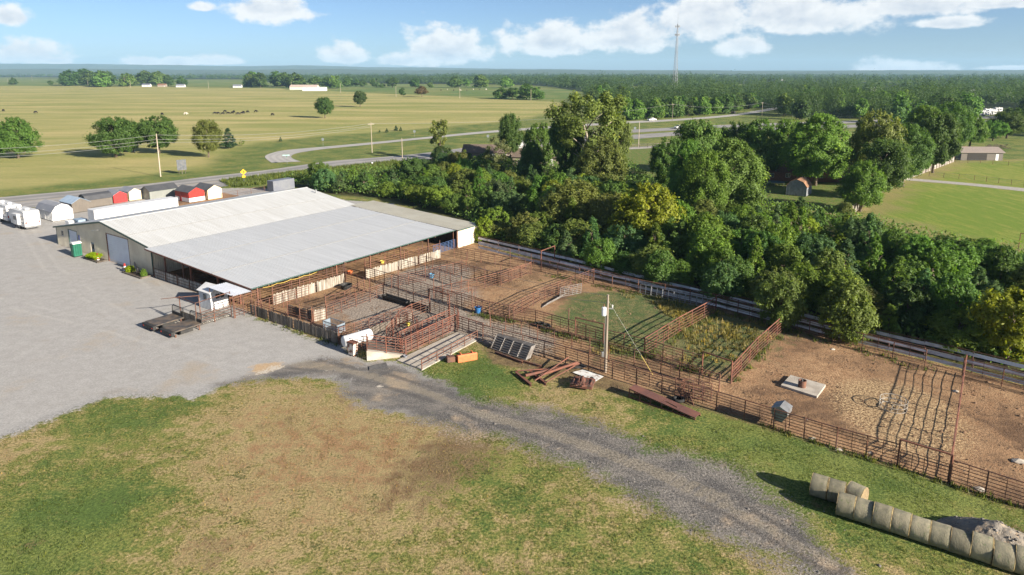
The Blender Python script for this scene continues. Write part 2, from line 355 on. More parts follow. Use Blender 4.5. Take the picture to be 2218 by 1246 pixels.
def make_ground():
    xs = axis(-120, 90, .6, 14000); ys = axis(22, 175, .6, 14000)
    X, Y = np.meshgrid(xs, ys); P = np.stack([X.ravel(), Y.ravel()], 1)
    nx, ny = len(xs), len(ys)
    dist = np.hypot(P[:, 0], P[:, 1])
    dsea = {k: sdf(P, WP[k]) for k in WP}
    dsea['track'] -= blobs(P, [(1720, 1190, 5, .8), (1840, 1190, 5, 1.4), (1920, 1250, 5, 1.4), (1640, 1085, 2.5, .8)])
    for c in CUTS: dsea['woods'] = np.minimum(dsea['woods'], -sdf(P, c))
    Z = np.zeros(len(P))
    rough = np.clip(dsea['dirt'], 0, 3)/3*.06+.015
    k = (dist < 260)
    zz = np.array([mnoise.noise((x*.7, y*.7, 0))*.6+mnoise.noise((x*.22, y*.22, 5))*.9 for x, y in P[k]])
    Z[k] = zz*rough[k]
    barnflat = np.clip(dsea['gravel']/2, 0, 1); Z *= (1-.7*barnflat)
    gl = np.array([(g.x, g.y) for g in (G(1560, 842), G(1640, 868), G(1720, 902), G(1790, 925), G(1830, 945), G(1900, 972), G(1945, 990))]); dd = np.full(len(P), 1e9)
    for a, b in zip(gl[:-1], gl[1:]):
        e = b-a; w = P-a; tt = np.clip((w@e)/(e@e), 0, 1); dd = np.minimum(dd, np.hypot(*(w-tt[:, None]*e).T))
    Z -= .30*np.exp(-(dd/.5)**2)-.10*np.exp(-((dd-1.1)/.5)**2)*(dd < 4)
    me = bpy.data.meshes.new('ground')
    i = np.arange(nx*ny).reshape(ny, nx)
    q = np.stack([i[:-1, :-1], i[:-1, 1:], i[1:, 1:], i[1:, :-1]], -1).reshape(-1, 4)
    fast_mesh(me, np.column_stack([P, Z]), q)
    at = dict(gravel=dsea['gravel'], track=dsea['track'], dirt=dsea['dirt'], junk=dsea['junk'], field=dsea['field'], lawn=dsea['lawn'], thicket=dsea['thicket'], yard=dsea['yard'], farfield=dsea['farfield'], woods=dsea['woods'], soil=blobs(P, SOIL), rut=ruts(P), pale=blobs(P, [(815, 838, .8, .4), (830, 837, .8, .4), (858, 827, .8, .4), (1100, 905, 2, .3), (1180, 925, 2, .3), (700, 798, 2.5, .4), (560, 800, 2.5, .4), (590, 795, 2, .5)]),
              dry=.5+blobs(P, DRY)-.62*np.clip((P[:, 1]-135)/25, 0, 1), weed=blobs(P, WEED)+np.clip(sdf(P, polyw([(1236, 640), (1330, 632), (1420, 650), (1490, 688), (1392, 764), (1290, 738), (1190, 706), (1165, 690), (1215, 655)]))/6+.30, 0, .9), grey=blobs(P, GREY), straw=blobs(P, STRAW))
    for kx, v in at.items():
        a = me.attributes.new(kx, 'FLOAT', 'POINT'); a.data.foreach_set('value', np.clip(v, -60, 60).astype(np.float32))
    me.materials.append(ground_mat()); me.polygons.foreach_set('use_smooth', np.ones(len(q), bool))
    o = link('ground', me); tag(o, kind='structure'); return o
def fast_mesh(me, V, Q):
    n = Q.shape[1]
    me.vertices.add(len(V)); me.vertices.foreach_set('co', np.asarray(V, np.float32).ravel())
    me.loops.add(Q.size); me.loops.foreach_set('vertex_index', Q.ravel().astype(np.int32))
    me.polygons.add(len(Q)); me.polygons.foreach_set('loop_start', np.arange(0, Q.size, n, dtype=np.int32))
    me.update(calc_edges=True); me.validate()
def ground_mat():
    m = bpy.data.materials.new('ground_cover'); m.use_nodes = True; t = NT(m.node_tree); b = t.n['Principled BSDF']
    b.inputs['Roughness'].default_value = .95; b.inputs['Specular IOR Level'].default_value = .15
    p = t.node('ShaderNodeNewGeometry').outputs['Position']
    n_fine = t.noise(p, 5.0, 5, .65); n_med = t.noise(p, .9, 6, .62); n_big = t.noise(p, .14, 4, .55); n_huge = t.noise(p, .012, 5, .6)
    n_speck = t.noise(p, 11, 3, .7)
    c5 = lambda v, k: t.math('MULTIPLY', t.math('SUBTRACT', v, .5), k)
    edge = t.math('ADD', t.math('ADD', c5(n_med, 3.2), c5(n_big, 3.0)), c5(n_fine, 1.2))
    # grass: green to dry straw
    n_patch = t.noise(p, .4, 5, .7)
    dry = t.math('ADD', t.math('ADD', t.math('ADD', t.math('MULTIPLY', t.attr('dry'), .70), .23), c5(n_med, 1.9)), t.math('ADD', t.math('ADD', c5(n_big, 1.0), c5(n_patch, 1.2)), c5(n_fine, 1.5)))
    green = t.mix(t.step(t.math('ADD', n_big, c5(n_fine, .6)), .38, .62), (.080, .125, .030), (.150, .178, .046))
    grass = t.mix(t.step(dry, .05, .60), green, (.185, .180, .052))
    grass = t.mix(t.step(dry, .42, .85), grass, (.300, .235, .115))
    grass = t.mix(t.step(dry, .92, 1.35), grass, (.265, .165, .085))
    grass = t.mix(t.math('MULTIPLY', t.step(t.math('ADD', n_patch, c5(n_fine, .5)), .40, .30), .75), grass, (.075, .085, .028))
    grass = t.mix(t.math('MULTIPLY', t.step(t.math('ADD', t.noise(t.vmath('ADD', p, (37, 11, 0)), .3, 6, .7), c5(n_fine, .35)), .60, .70), .7), grass, (.125, .085, .048))
    grass = t.mix(t.math('MULTIPLY', t.step(t.math('ADD', t.attr('soil'), t.math('ADD', t.math('ADD', c5(n_med, 1.8), c5(n_big, 1.5)), c5(n_fine, 1.8))), .40, 1.0), .75), grass, (.125, .085, .048))
    # yellow hay field with mown streaks
    fn = t.noise(t.vmath('MULTIPLY', p, (.35, 1.6, 1)), .02, 7, .66)
    fieldc = t.mix(t.step(t.math('ADD', fn, c5(n_med, .25)), .36, .66), (.210, .225, .066), (.375, .320, .135))
    fieldc = t.mix(t.step(n_huge, .55, .72), fieldc, (.29, .27, .105))
    grass = t.mix(t.step(t.math('ADD', t.attr('field'), c5(n_huge, 22)), -4, 8), grass, fieldc)
    ff = t.mix(t.step(n_huge, .4, .65), (.10, .155, .04), (.19, .20, .065))
    grass = t.mix(t.step(t.attr('farfield'), -1, 1), grass, ff)
    stripes = t.noise(t.vmath('MULTIPLY', p, (1.6, .25, 1)), .5, 5, .65)
    lawnc = t.mix(t.step(t.math('ADD', t.math('ADD', stripes, c5(n_huge, .8)), c5(n_med, .4)), .35, .68), (.135, .20, .03), (.24, .245, .058))
    lawnc = t.mix(t.math('MULTIPLY', t.step(t.math('SUBTRACT', t.attr('lawn'), t.math('MULTIPLY', n_big, 16)), 0, -7), .6), lawnc, (.25, .19, .095))
    grass = t.mix(t.step(t.attr('lawn'), -1, 1), grass, lawnc)
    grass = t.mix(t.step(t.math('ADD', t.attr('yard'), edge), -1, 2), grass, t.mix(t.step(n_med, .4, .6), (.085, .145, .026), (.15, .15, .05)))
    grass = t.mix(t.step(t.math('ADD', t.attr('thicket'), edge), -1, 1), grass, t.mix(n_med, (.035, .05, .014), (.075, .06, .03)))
    grass = t.mix(t.step(t.attr('woods'), -3, 6), grass, (.022, .034, .012))  # floor of the far woods darkened, shadow between the trees put into the colour
    # bare earth of the pens
    dirt = t.mix(t.step(n_med, .33, .68), (.235, .14, .078), (.37, .24, .135))
    dirt = t.mix(t.step(t.math('ADD', t.math('ADD', n_big, c5(n_med, .7)), c5(n_fine, .6)), .47, .64), dirt, (.135, .083, .05))
    gr = t.mix(t.step(n_fine, .35, .65), (.20, .165, .135), (.29, .25, .21))
    dirt = t.mix(t.step(t.math('ADD', t.attr('grey'), c5(n_med, .8)), .3, .7), dirt, gr)
    straw = t.mix(t.step(n_fine, .38, .6), (.20, .125, .07), (.38, .275, .155))
    dirt = t.mix(t.step(t.math('ADD', t.attr('straw'), c5(n_fine, 1.3)), .35, .8), dirt, straw)
    wd = t.mix(t.step(t.math('ADD', n_med, c5(n_fine, .5)), .38, .66), (.072, .105, .036), (.150, .140, .060))
    dirt = t.mix(t.step(t.math('ADD', t.attr('weed'), t.math('ADD', c5(n_med, 1.1), c5(n_fine, .5))), .32, .62), dirt, wd)
    junk = t.mix(t.step(n_med, .35, .65), (.105, .075, .042), (.19, .14, .07))
    dirt = t.mix(t.step(t.math('ADD', t.attr('junk'), edge), -.6, .6), dirt, junk)
    # crushed stone
    gv = t.mix(t.step(n_med, .25, .75), (.29, .282, .27), (.345, .337, .325))
    gv = t.mix(t.step(t.math('ADD', n_big, c5(n_med, .3)), .55, .75), gv, (.315, .28, .235))
    gv = t.mix(t.math('MULTIPLY', t.step(t.noise(p, .35, 5, .6), .58, .74), .6), gv, (.27, .25, .225))
    gv = t.mix(t.math('MULTIPLY', t.step(n_speck, .62, .72), .35), gv, (.45, .43, .41))
    tn = t.noise(t.vmath('MULTIPLY', p, (.55, 1.1, 1)), .55, 7, .68)
    tk = t.mix(t.step(t.math('ADD', tn, c5(n_fine, .3)), .34, .68), (.098, .094, .092), (.195, .178, .158))
    tk = t.mix(t.step(t.math('ADD', n_big, c5(n_med, .4)), .54, .70), tk, (.31, .245, .175))
    tk = t.mix(t.step(n_speck, .60, .68), tk, (.34, .32, .29))
    tk = t.mix(t.step(n_speck, .40, .33), tk, (.085, .08, .077))
    rut = t.math('ABSOLUTE', t.math('SUBTRACT', t.math('ADD', t.attr('rut'), c5(n_med, .5)), .85)); rk = t.math('MULTIPLY', t.step(rut, .42, .08), t.step(n_big, .35, .6))
    gv = t.mix(t.math('MULTIPLY', rk, .28), gv, (.42, .405, .38))
    tk = t.mix(t.math('MULTIPLY', rk, .7), tk, (.085, .08, .077))
    tk = t.mix(t.math('MULTIPLY', t.step(t.math('ADD', t.attr('rut'), c5(n_med, .6)), .5, .2), .5), tk, (.25, .215, .16))
    tk = t.mix(t.step(t.math('ADD', t.attr('pale'), t.math('ADD', c5(n_med, 1.0), c5(n_fine, .5))), .45, .6), tk, (.44, .40, .34))
    gv = t.mix(t.step(t.math('ADD', t.attr('pale'), c5(n_med, 1.0)), .4, .6), gv, (.40, .29, .18))
    base = t.mix(t.step(t.math('ADD', t.attr('dirt'), t.math('MULTIPLY', edge, .45)), -.5, .6), grass, dirt)
    base = t.mix(t.step(t.math('ADD', t.attr('gravel'), t.math('ADD', t.math('MULTIPLY', edge, .9), c5(n_patch, 3.5))), -.4, .4), base, gv)
    base = t.mix(t.step(t.math('ADD', t.math('SUBTRACT', t.attr('track'), .1), t.math('ADD', t.math('ADD', edge, t.math('ADD', c5(n_patch, 3.6), c5(n_big, 2.5))), c5(n_fine, 4.5))), -.9, .9), base, tk)
    # barn floor and the pens win over the lot
    base = t.mix(t.step(t.math('ADD', t.attr('dirt'), t.math('MULTIPLY', edge, .3)), -.1, .6), base, dirt)
    gm = t.step(t.attr('gravel'), 0, 1.5)
    base = t.mix(t.math('SUBTRACT', 1.0, t.math('MULTIPLY', gm, .62)), base, t.mix(1.0, base, t.lin(t.math('ADD', n_fine, c5(n_speck, .7)), .28, .72, .52, 1.42), 'MULTIPLY'))
    t.put(b.inputs['Base Color'], base)
    bn = t.node('ShaderNodeBump'); bn.inputs['Distance'].default_value = .10; bn.inputs['Strength'].default_value = .8
    t.put(bn.inputs['Height'], t.math('MULTIPLY', t.math('ADD', n_fine, t.math('MULTIPLY', n_speck, .5)), t.math('SUBTRACT', 1.0, t.math('MULTIPLY', gm, .7)))); t.l.new(bn.outputs[0], b.inputs['Normal'])
    return m
ground = make_ground()

# ---------------------------------------------------------------- roads
def asphalt(name, c1, c2):
    m = bpy.data.materials.new(name); m.use_nodes = True; t = NT(m.node_tree); b = t.n['Principled BSDF']
    b.inputs['Roughness'].default_value = .85; b.inputs['Specular IOR Level'].default_value = .3
    p = t.node('ShaderNodeNewGeometry').outputs['Position']
    a = t.attr('across')
    tracks = t.math('SINE', t.math('MULTIPLY', a, 25.1))
    n = t.noise(t.vmath('MULTIPLY', p, (.3, .3, 1)), .35, 5)
    k = t.math('ADD', t.math('MULTIPLY', tracks, .16), n)
    t.put(b.inputs['Base Color'], t.mix(t.step(k, .3, .75), c1, c2))
    return m
M_asph = asphalt('worn_asphalt', (.20, .195, .19), (.30, .285, .27))
M_asph2 = asphalt('pale_chip_seal', (.30, .29, .275), (.38, .365, .34))
M_line = mat('road_paint', (.62, .60, .56), .7, 0, (.35, .33, .31), .8)
M_liney = mat('yellow_road_paint', (.52, .36, .08), .7, 0, (.33, .26, .15), .8)
def ribbon(name, pairs, z, m, across=6, sub=5, thick=.12, kind='structure'):
    A = [G(*a) for a, b in pairs]; B = [G(*b) for a, b in pairs]
    def cat(L):
        o = []
        for i in range(len(L)-1):
            p0 = L[max(i-1, 0)]; p1 = L[i]; p2 = L[i+1]; p3 = L[min(i+2, len(L)-1)]
            for k in range(sub):
                s = k/sub
                o.append(.5*((2*p1)+(p2-p0)*s+(2*p0-5*p1+4*p2-p3)*s*s+(3*p1-p0-3*p2+p3)*s**3))
        return o+[L[-1]]
    A = cat(A); B = cat(B); V = []; Q = []; ac = []
    for a, b in zip(A, B):
        for k in range(across+1):
            s = k/across; p = a.lerp(b, s); V.append((p.x, p.y, z)); ac.append(s)
    for i in range(len(A)-1):
        for k in range(across):
            j = i*(across+1)+k; Q.append((j, j+1, j+across+2, j+across+1))
    me = bpy.data.meshes.new(name); fast_mesh(me, np.array(V), np.array(Q))
    at = me.attributes.new('across', 'FLOAT', 'POINT'); at.data.foreach_set('value', ac)
    me.materials.append(m)
    o = link(name, me); tag(o, kind=kind); return o, A, B
def line_along(parent, A, B, s, w, z, m, dash=None, i0=0, i1=None):
    V = []; Q = []; i1 = i1 or len(A)
    pts = [A[i].lerp(B[i], s) for i in range(i0, i1)]; acc = 0
    for i in range(len(pts)-1):
        d = pts[i+1]-pts[i]; L = d.length; d.normalize(); nrm = Vector((-d.y, d.x, 0))*w/2
        k = 0
        while k < L:
            if dash:
                e = min(k+dash[0], L); nxt = k+dash[1]
            else: e = L; nxt = L
            a = pts[i]+d*k; b = pts[i]+d*e; j = len(V)
            for q in (a-nrm, a+nrm, b+nrm, b-nrm): V.append((q.x, q.y, z))
            Q.append((j, j+1, j+2, j+3)); k = nxt
    me = bpy.data.meshes.new('painted_line'); fast_mesh(me, np.array(V), np.array(Q)); me.materials.append(m)
    return link('painted_line', me, parent)
hw, A, B = ribbon('highway', [((-700, 500), (-700, 560)), ((-300, 455), (-300, 496)), ((0, 428), (0, 458)), ((180, 412), (180, 438)), ((300, 401), (300, 426)), ((450, 383), (480, 405)), ((560, 371), (560, 395)), ((640, 360), (640, 390)), ((720, 349), (704, 384)), ((797, 343), (771, 369)), ((860, 338), (843, 357)), ((925, 331), (925, 346)),
                              ((1054, 315), (1054, 331)), ((1200, 299), (1200, 316)), ((1350, 284), (1350, 303))], .05, M_asph)
line_along(hw, A, B, .04, .15, .056, M_line, None, 0, 35); line_along(hw, A, B, .95, .15, .056, M_line); line_along(hw, A, B, .36, .14, .056, M_line, (3, 12)); line_along(hw, A, B, .66, .14, .056, M_line, (3, 12)); line_along(hw, A, B, .51, .2, .056, M_liney, None, 0, 30)
o, A, B = ribbon('highway_carriageway', [((1350, 282), (1350, 289)), ((1450, 277), (1450, 283.5)), ((1569, 271), (1569, 277)), ((1829, 262), (1829, 268)), ((2218, 250), (2218, 255)), ((2700, 240), (2700, 244))], .05, M_asph)
line_along(o, A, B, .5, .15, .056, M_line, (3, 12))
o, A, B = ribbon('highway_carriageway', [((1350, 294), (1350, 304)), ((1468, 286), (1468, 294)), ((1640, 277), (1640, 284)), ((1829, 271), (1829, 277.5)), ((2218, 259), (2218, 264)), ((2700, 247), (2700, 252))], .05, M_asph)
line_along(o, A, B, .5, .15, .056, M_line, (3, 12))
o, A, B = ribbon('side_road', [((588, 353), (652, 350.5)), ((574, 341), (634, 344)), ((584, 333.5), (632, 337.5)), ((620, 325.5), (650, 331)), ((704, 318), (706, 323)), ((797, 309.5), (803, 313.5)), ((925, 297), (925, 301)), ((1083, 282), (1083, 286.5)), ((1345, 264), (1345, 268.5)), ((1450, 259), (1450, 263)), ((1574, 249.5), (1574, 253.5)), ((1650, 238), (1650, 243)), ((1700, 229), (1700, 233))], .056, M_asph2)
o, A, B = ribbon('gravel_path', [((1960, 386), (1960, 391)), ((1990, 388), (1990, 393)), ((2100, 397), (2100, 402.5)), ((2218, 408), (2218, 415)), ((2500, 436), (2500, 445))], .03, mat('path_gravel', (.36, .34, .31), .95, 0, (.27, .25, .22), 1.5))
o, A, B = ribbon('gravel_path', [((1330, 320), (1330, 325)), ((1400, 317), (1400, 322)), ((1480, 309), (1480, 314))], .03, MATS['path_gravel'])

# ---------------------------------------------------------------- far hills
def make_hills():
    m = mat('wooded_hill', (.035, .06, .025), .95, 0, (.06, .085, .035), .004)
    xs = np.linspace(-16000, 16000, 400)
    for y0, prof, seed in ((9800, [(-500, 139), (0, 138), (150, 138), (300, 141), (500, 143), (650, 142), (800, 145), (1000, 148), (1300, 151), (1600, 153), (2218, 152), (2700, 150)], 1),
                           (6200, [(-500, 151), (0, 150), (400, 152), (700, 150), (900, 152), (1100, 150), (1300, 152), (1700, 153), (2218, 153), (2700, 153)], 2)):
        ks = np.array([(G_far(px, py, y0)) for px, py in prof])
        h = np.interp(xs, ks[:, 0], ks[:, 1])
        V = []; Q = []; n = len(xs); sec = [(-1400, 0), (-900, .35), (-450, .75), (0, 1), (600, .8), (1500, 0)]
        for j, (dy, k) in enumerate(sec):
            for i, x in enumerate(xs):
                hh = h[i]*k
                if 0 < k: hh += (mnoise.noise((x*.0012, j*.8+seed, 0))*9+mnoise.noise((x*.008, j*2.1, seed))*4)*k
                V.append((x, y0+dy, hh-.5))
        for j in range(len(sec)-1):
            for i in range(n-1): Q.append((j*n+i, j*n+i+1, (j+1)*n+i+1, (j+1)*n+i))
        me = bpy.data.meshes.new('hills'); fast_mesh(me, np.array(V), np.array(Q)); me.materials.append(m)
        me.polygons.foreach_set('use_smooth', np.ones(len(Q), bool))
        tag(link('hills', me), kind='structure')
def G_far(px, py, y0):
    d = pix_dir(px, py); k = y0/d.y
    return d.x*k, max(CAMH+d.z*k, 3)
make_hills()
# ================================================================ barn
A0 = Vector((-75.02, 109.30, 0)); TH = radians(-35.4)
UD = Vector((cos(TH), sin(TH), 0)); VD = Vector((-sin(TH), cos(TH), 0))
def BW(u, v, z=0.0): return A0+UD*u+VD*v+Vector((0, 0, z))
def UVG(px, py, z=0.0):
    d = G(px, py, z)-A0; return d.dot(UD), d.dot(VD)
barn = thing('livestock_barn', 'long low metal livestock barn with wide white and grey roof beside the pens', 'barn', A0, TH)
RZ = [(-.35, 2.98), (16.6, 5.98), (30.5, 4.12), (55.0, 2.95)]
def rz(u):
    for (a, za), (b, zb) in zip(RZ, RZ[1:]):
        if u <= b: return za+(zb-za)*(u-a)/(b-a)
    return RZ[-1][1]
def ribbed(L, w, m, name, ribs=3, rh=.045, thick=.0):
    """roofing sheet: length L along local x, width w along local y, raised ribs"""
    pr = [(0, 0)]
    for k in range(ribs):
        c = (k+.5)*w/ribs
        pr += [(c-.05, 0), (c-.022, rh), (c+.022, rh), (c+.05, 0)]
    pr.append((w, 0)); n = len(pr)
    mb = MB(); mb.add([(0, y, z) for y, z in pr]+[(L, y, z) for y, z in pr], [(i, i+n, i+n+1, i+1) for i in range(n-1)])
    return mb.mesh(name, m, fix=False)
def roof_rows(root, rows, v0, v1, lapcol=None):
    n = round((v1-v0)/.914); w = (v1-v0)/n
    for (ua, za, ub, zb, m) in rows:
        L = hypot(ub-ua, zb-za); me = ribbed(L+.06, w, m, 'roof_panel'); an = -atan2(zb-za, ub-ua)
        for i in range(n):
            link('roof_panel', me, root, (ua, v0+i*w, za+random.uniform(-.004, .004)), (0, an, 0))
# frame of the roof: rafters and purlins, rusty red
def rafters(v):
    mb = MB()
    for (a, za), (b, zb) in zip(RZ, RZ[1:]):
        mb.obox((a+.2, v, za-.2), (b, v, zb-.2), .12, .26)
    return mb
roof = MB()
for a, za in [(x, rz(x)) for x in list(np.arange(1, 55, 1.5))]:
    roof.box(a-.04, a+.04, -.2, 37.4, za-.085, za-.02)
roof = roof.build('roof', M_rustred, barn)
roof_rows(roof, [(-.4, 2.97, 16.6, 5.98, M_roofw), (16.6, 5.98, 24.4, rz(24.4), M_roofw), (24.4, rz(24.4)+.012, 30.7, rz(30.7)+.02, M_roofw)], -.35, 37.5)
roof_rows(roof, [(30.6, 4.10, 38.7, rz(38.7), M_roofg), (38.7, rz(38.7)+.0, 46.8, rz(46.8), M_roofg), (46.8, rz(46.8), 55.1, 2.945, M_roofg)], -.9, 36.2)
M_lap = mat('roof_lap_sealant', (.27, .27, .265), .8)
for u in (24.4, 38.7, 46.8):
    MB().box(u-.05, u+.07, -.85 if u > 30 else -.3, 36.1, rz(u)+.03, rz(u)+.062).build('lap_strip', M_lap, roof)
MB().prism([(16.25, 5.955), (16.6, 6.06), (16.95, 5.955), (16.6, 6.0)], -.4, 37.55).build('ridge_cap', M_roofw, roof)
# gable trim
tr = MB()
for (a, za), (b, zb) in zip(RZ[:2], RZ[1:3]): tr.obox((a, -.37, za-.06), (b, -.37, zb-.06), .05, .26)
tr.build('gable_trim', M_green, barn)
MB().box(55.06, 55.16, -.95, 36.2, 2.86, 2.98).build('eave_trim', M_green, barn)
MB().obox((30.6, -.92, 4.0), (55.1, -.92, 2.85), .06, .16).build('gable_beam', M_rustred, barn)
mb = MB()
for v in np.arange(1.5, 37, 6.0): mb.add(*(lambda r: (r.v, r.f))(rafters(v)))
mb.build('rafter', M_rustdark, barn)
for k in range(11):                                   # purlin ends that stick out under the gable edge
    u = 32.5+k*2.15; MB().box(u-.07, u+.07, -.9, .3, rz(u)-.24, rz(u)-.05).build('purlin_end', M_rustred, barn)
# ribbed wall sheets of the gable end
def wall_sheet(u0, u1, z0a, za, zb, m, y=0.0, out=-1, axis='u'):
    n = 3; w = (u1-u0)/n; V = []; F = []
    xs = [u0]
    offs = [0]
    for k in range(n):
        c = u0+(k+.5)*w; xs += [c-.07, c-.03, c+.03, c+.07]; offs += [0, .06, .06, 0]
    xs.append(u1); offs.append(0)
    for x, o in zip(xs, offs):
        s = (x-u0)/(u1-u0)
        if axis == 'u': V += [(x, y+out*o, z0a), (x, y+out*o, za+(zb-za)*s)]
        else: V += [(y+out*o, x, z0a), (y+out*o, x, za+(zb-za)*s)]
    F = [(2*i, 2*i+2, 2*i+3, 2*i+1) for i in range(len(xs)-1)]
    return MB().add(V, F)
holes = [(4.5, 7.5, 0, 3.1), (17.6, 24.1, 0, 4.25), (12.1, 13.1, 0, 2.15), (1.6, 2.5, 1.7, 2.6)]
cuts = sorted(set([0, 30.5]+[c for h in holes for c in h[:2]]))
gw = MB().box(0.05, 30.4, .03, .05, 0, .3).build('wall', M_wall, barn)
for a, b in zip(cuts, cuts[1:]):
    n = max(1, round((b-a)/.92)); w = (b-a)/n
    for i in range(n):
        u0 = a+i*w; u1 = u0+w; zb0 = 0.0; h = [q for q in holes if q[0]-.01 <= u0 and u1 <= q[1]+.01]
        za, zb = rz(u0)-.1, rz(u1)-.1
        if h and h[0][2] > 0: wall_sheet(u0, u1, 0, h[0][2], h[0][2], M_wall).build('wall_panel', M_wall, gw)
        if h: zb0 = h[0][3]
        wall_sheet(u0, u1, zb0, za, zb, M_wall).build('wall_panel', M_wall, gw)
def rolling_door(u0, u1, z1, nsl, frame):
    d = MB().box(u0, u1, .06, .09, 0, z1).build('overhead_door', M_doorw, barn)
    hs = z1/nsl
    me = MB().prism([(0.055, .015), (.03, hs*.25), (.03, hs*.75), (.055, hs-.015)], 0, u1-u0, 'x').mesh('door_slat', M_doorw)
    for k in range(nsl): link('door_slat', me, d, (u0, 0, k*hs))
    f = MB(); f.box(u0-.18, u0, -.06, .1, 0, z1+.12); f.box(u1, u1+.18, -.06, .1, 0, z1+.12); f.box(u0, u1, -.055, .1, z1, z1+.12); f.build('door_frame', frame, barn)
rolling_door(17.6, 24.1, 4.25, 14, M_rustred); rolling_door(4.5, 7.5, 3.1, 10, M_green)
d = MB().box(12.1, 13.1, .02, .06, 0, 2.15).build('door', mat('grey_blue_door', (.20, .24, .29), .5), barn)
MB().box(12.25, 12.95, .005, .022, 1.1, 1.9).build('pane', M_glass, d)
w = MB().box(1.6, 2.5, .02, .05, 1.7, 2.6).build('window', M_white, barn)
for k in (0, 1): MB().box(1.68+k*.4, 2.02+k*.4, -.01, .022, 1.78, 2.52).build('pane', M_glass, w)
MB().box(7.9, 8.5, -.08, -.05, 1.9, 2.7).build('notice_board', mat('blue_notice', (.10, .13, .30), .5), barn)
MB().tube([(15.9, -.05, 4.55), (15.9, -.5, 4.65), (15.2, -1.0, 4.5)], .04).build('lamp_arm', M_galv, barn)
for u in (-.02, 30.5): MB().box(u-.08, u+.08, -.07, .06, 0, rz(max(u, 0))-.12).build('corner_trim', M_green, barn)
# remaining enclosed walls
def plain_wall(name, p0, p1, z0, z1a, z1b, m, parent=barn, step=.92):
    p0 = Vector(p0); p1 = Vector(p1); L = (p1-p0).length; d = (p1-p0)/L; nr = Vector((-d.y, d.x, 0)); V = []; F = []
    n = int(L/.3)
    for i in range(n+1):
        for s, o in ((0, 0), (.35, 0), (.5, .03), (.65, .03)):
            t = min((i+s)*.3, L); q = p0+d*t+nr*o; h = z1a+(z1b-z1a)*t/L
            V += [(q.x, q.y, z0), (q.x, q.y, h)]
    F = [(2*i, 2*i+2, 2*i+3, 2*i+1) for i in range(len(V)//2-1)]
    return MB().add(V, F).build(name, m, parent)
plain_wall('back_wall', (0, 0.1, 0), (0, 37.4, 0), 0, 2.95, 2.95, M_wall)
plain_wall('end_wall', (0, 37.4, 0), (16.6, 37.4, 0), 0, 2.95, 5.85, M_wall)
plain_wall('end_wall', (16.6, 37.4, 0), (30.5, 37.4, 0), 0, 5.85, 4.0, M_wall)
plain_wall('inner_wall', (30.5, .1, 0), (30.5, 37.4, 0), 0, 4.0, 4.0, M_wall)
# posts of the open lean-to
for v in np.arange(0.0, 36.5, 6.0):
    MB().box(54.72, 54.88, v-.08, v+.08, 0, 2.85).build('post', M_rust, barn)
    for u in (38.5, 46.5): MB().box(u-.08, u+.08, v-.08, v+.08, 0, rz(u)-.3).build('post', M_rustdark, barn)
for u in (34.0, 40.4, 46.6, 51.2): MB().box(u-.09, u+.09, -.12, .06, 0, rz(u)-.1).build('post', M_rustred, barn)
# east addition with the tan roof
addn = MB()
for u in np.arange(31, 55.6, 2): addn.box(u-.05, u+.05, 36.3, 41.8, rz(min(u, 55))-.06, rz(min(u, 55))-.005)
addn = addn.build('addition_roof', M_rustdark, barn)
for (a, b) in ((30.2, 38.7), (38.7, 46.8), (46.8, 55.7)):
    za, zb = rz(a)+.03, rz(min(b, 55))+.03; L = hypot(b-a, zb-za); n = 6; wd = (42.0-36.25)/n
    me = ribbed(L+.05, wd, M_rooft, 'roof_panel')
    for i in range(n): link('roof_panel', me, addn, (a, 36.25+i*wd, za), (0, -atan2(zb-za, b-a), 0))
MB().box(55.66, 55.76, 36.2, 42.0, 2.84, 3.0).build('eave_trim', M_green, barn)
aw = MB().box(55.47, 55.49, 36.3, 41.8, 0, .3).build('addition_wall', M_wallcream, barn)
for i in range(6):
    w = 6.0/6; 
for i in range(6): wall_sheet(36.25+i*.93, 36.25+(i+1)*.93, 0, 2.88, 2.88, M_wallcream, 55.5, 1, 'v').build('wall_panel', M_wallcream, aw)
MB().box(55.4, 55.6, 36.0, 36.22, 0, 2.88).build('post', M_rustdark, barn)
plain_wall('addition_side_wall', (55.5, 41.85, 0), (30.5, 41.85, 0), 0, 2.88, 4.0, M_wallcream)
plain_wall('addition_back_wall', (54.0, 37.0, 0), (48, 37.0, 0), 0, 2.88, 3.1, M_dark)  # near-black colour stands in for the shade inside the addition
v = MB().lathe([(.12, 0), (.12, .5)], 10).build('vent_pipe', M_galv, barn, (20.6, 36.4, rz(20.6)))
MB().lathe([(.22, .5), (.22, .58), (.05, .72)], 10).build('vent_cap', M_galv, v)
# bright new sheets patched on at the corner over the little shed
pz = MB(); pz = pz.build('awning_frame', M_rust, barn) if False else MB().box(49.9, 55.2, -1.1, -1.0, 2.6, 2.72).build('awning', M_rust, barn)
me = ribbed(5.2, .82, M_roofn, 'roof_panel')
for i in range(3): link('roof_panel', me, pz, (50.0, -3.4+i*.82, 2.86-.02*i), (0, radians(1.5), 0))
for u in (50.3, 55.0): MB().tube([(u, -3.35, 0), (u, -3.35, 2.8)], .05).build('post', M_rust, barn)

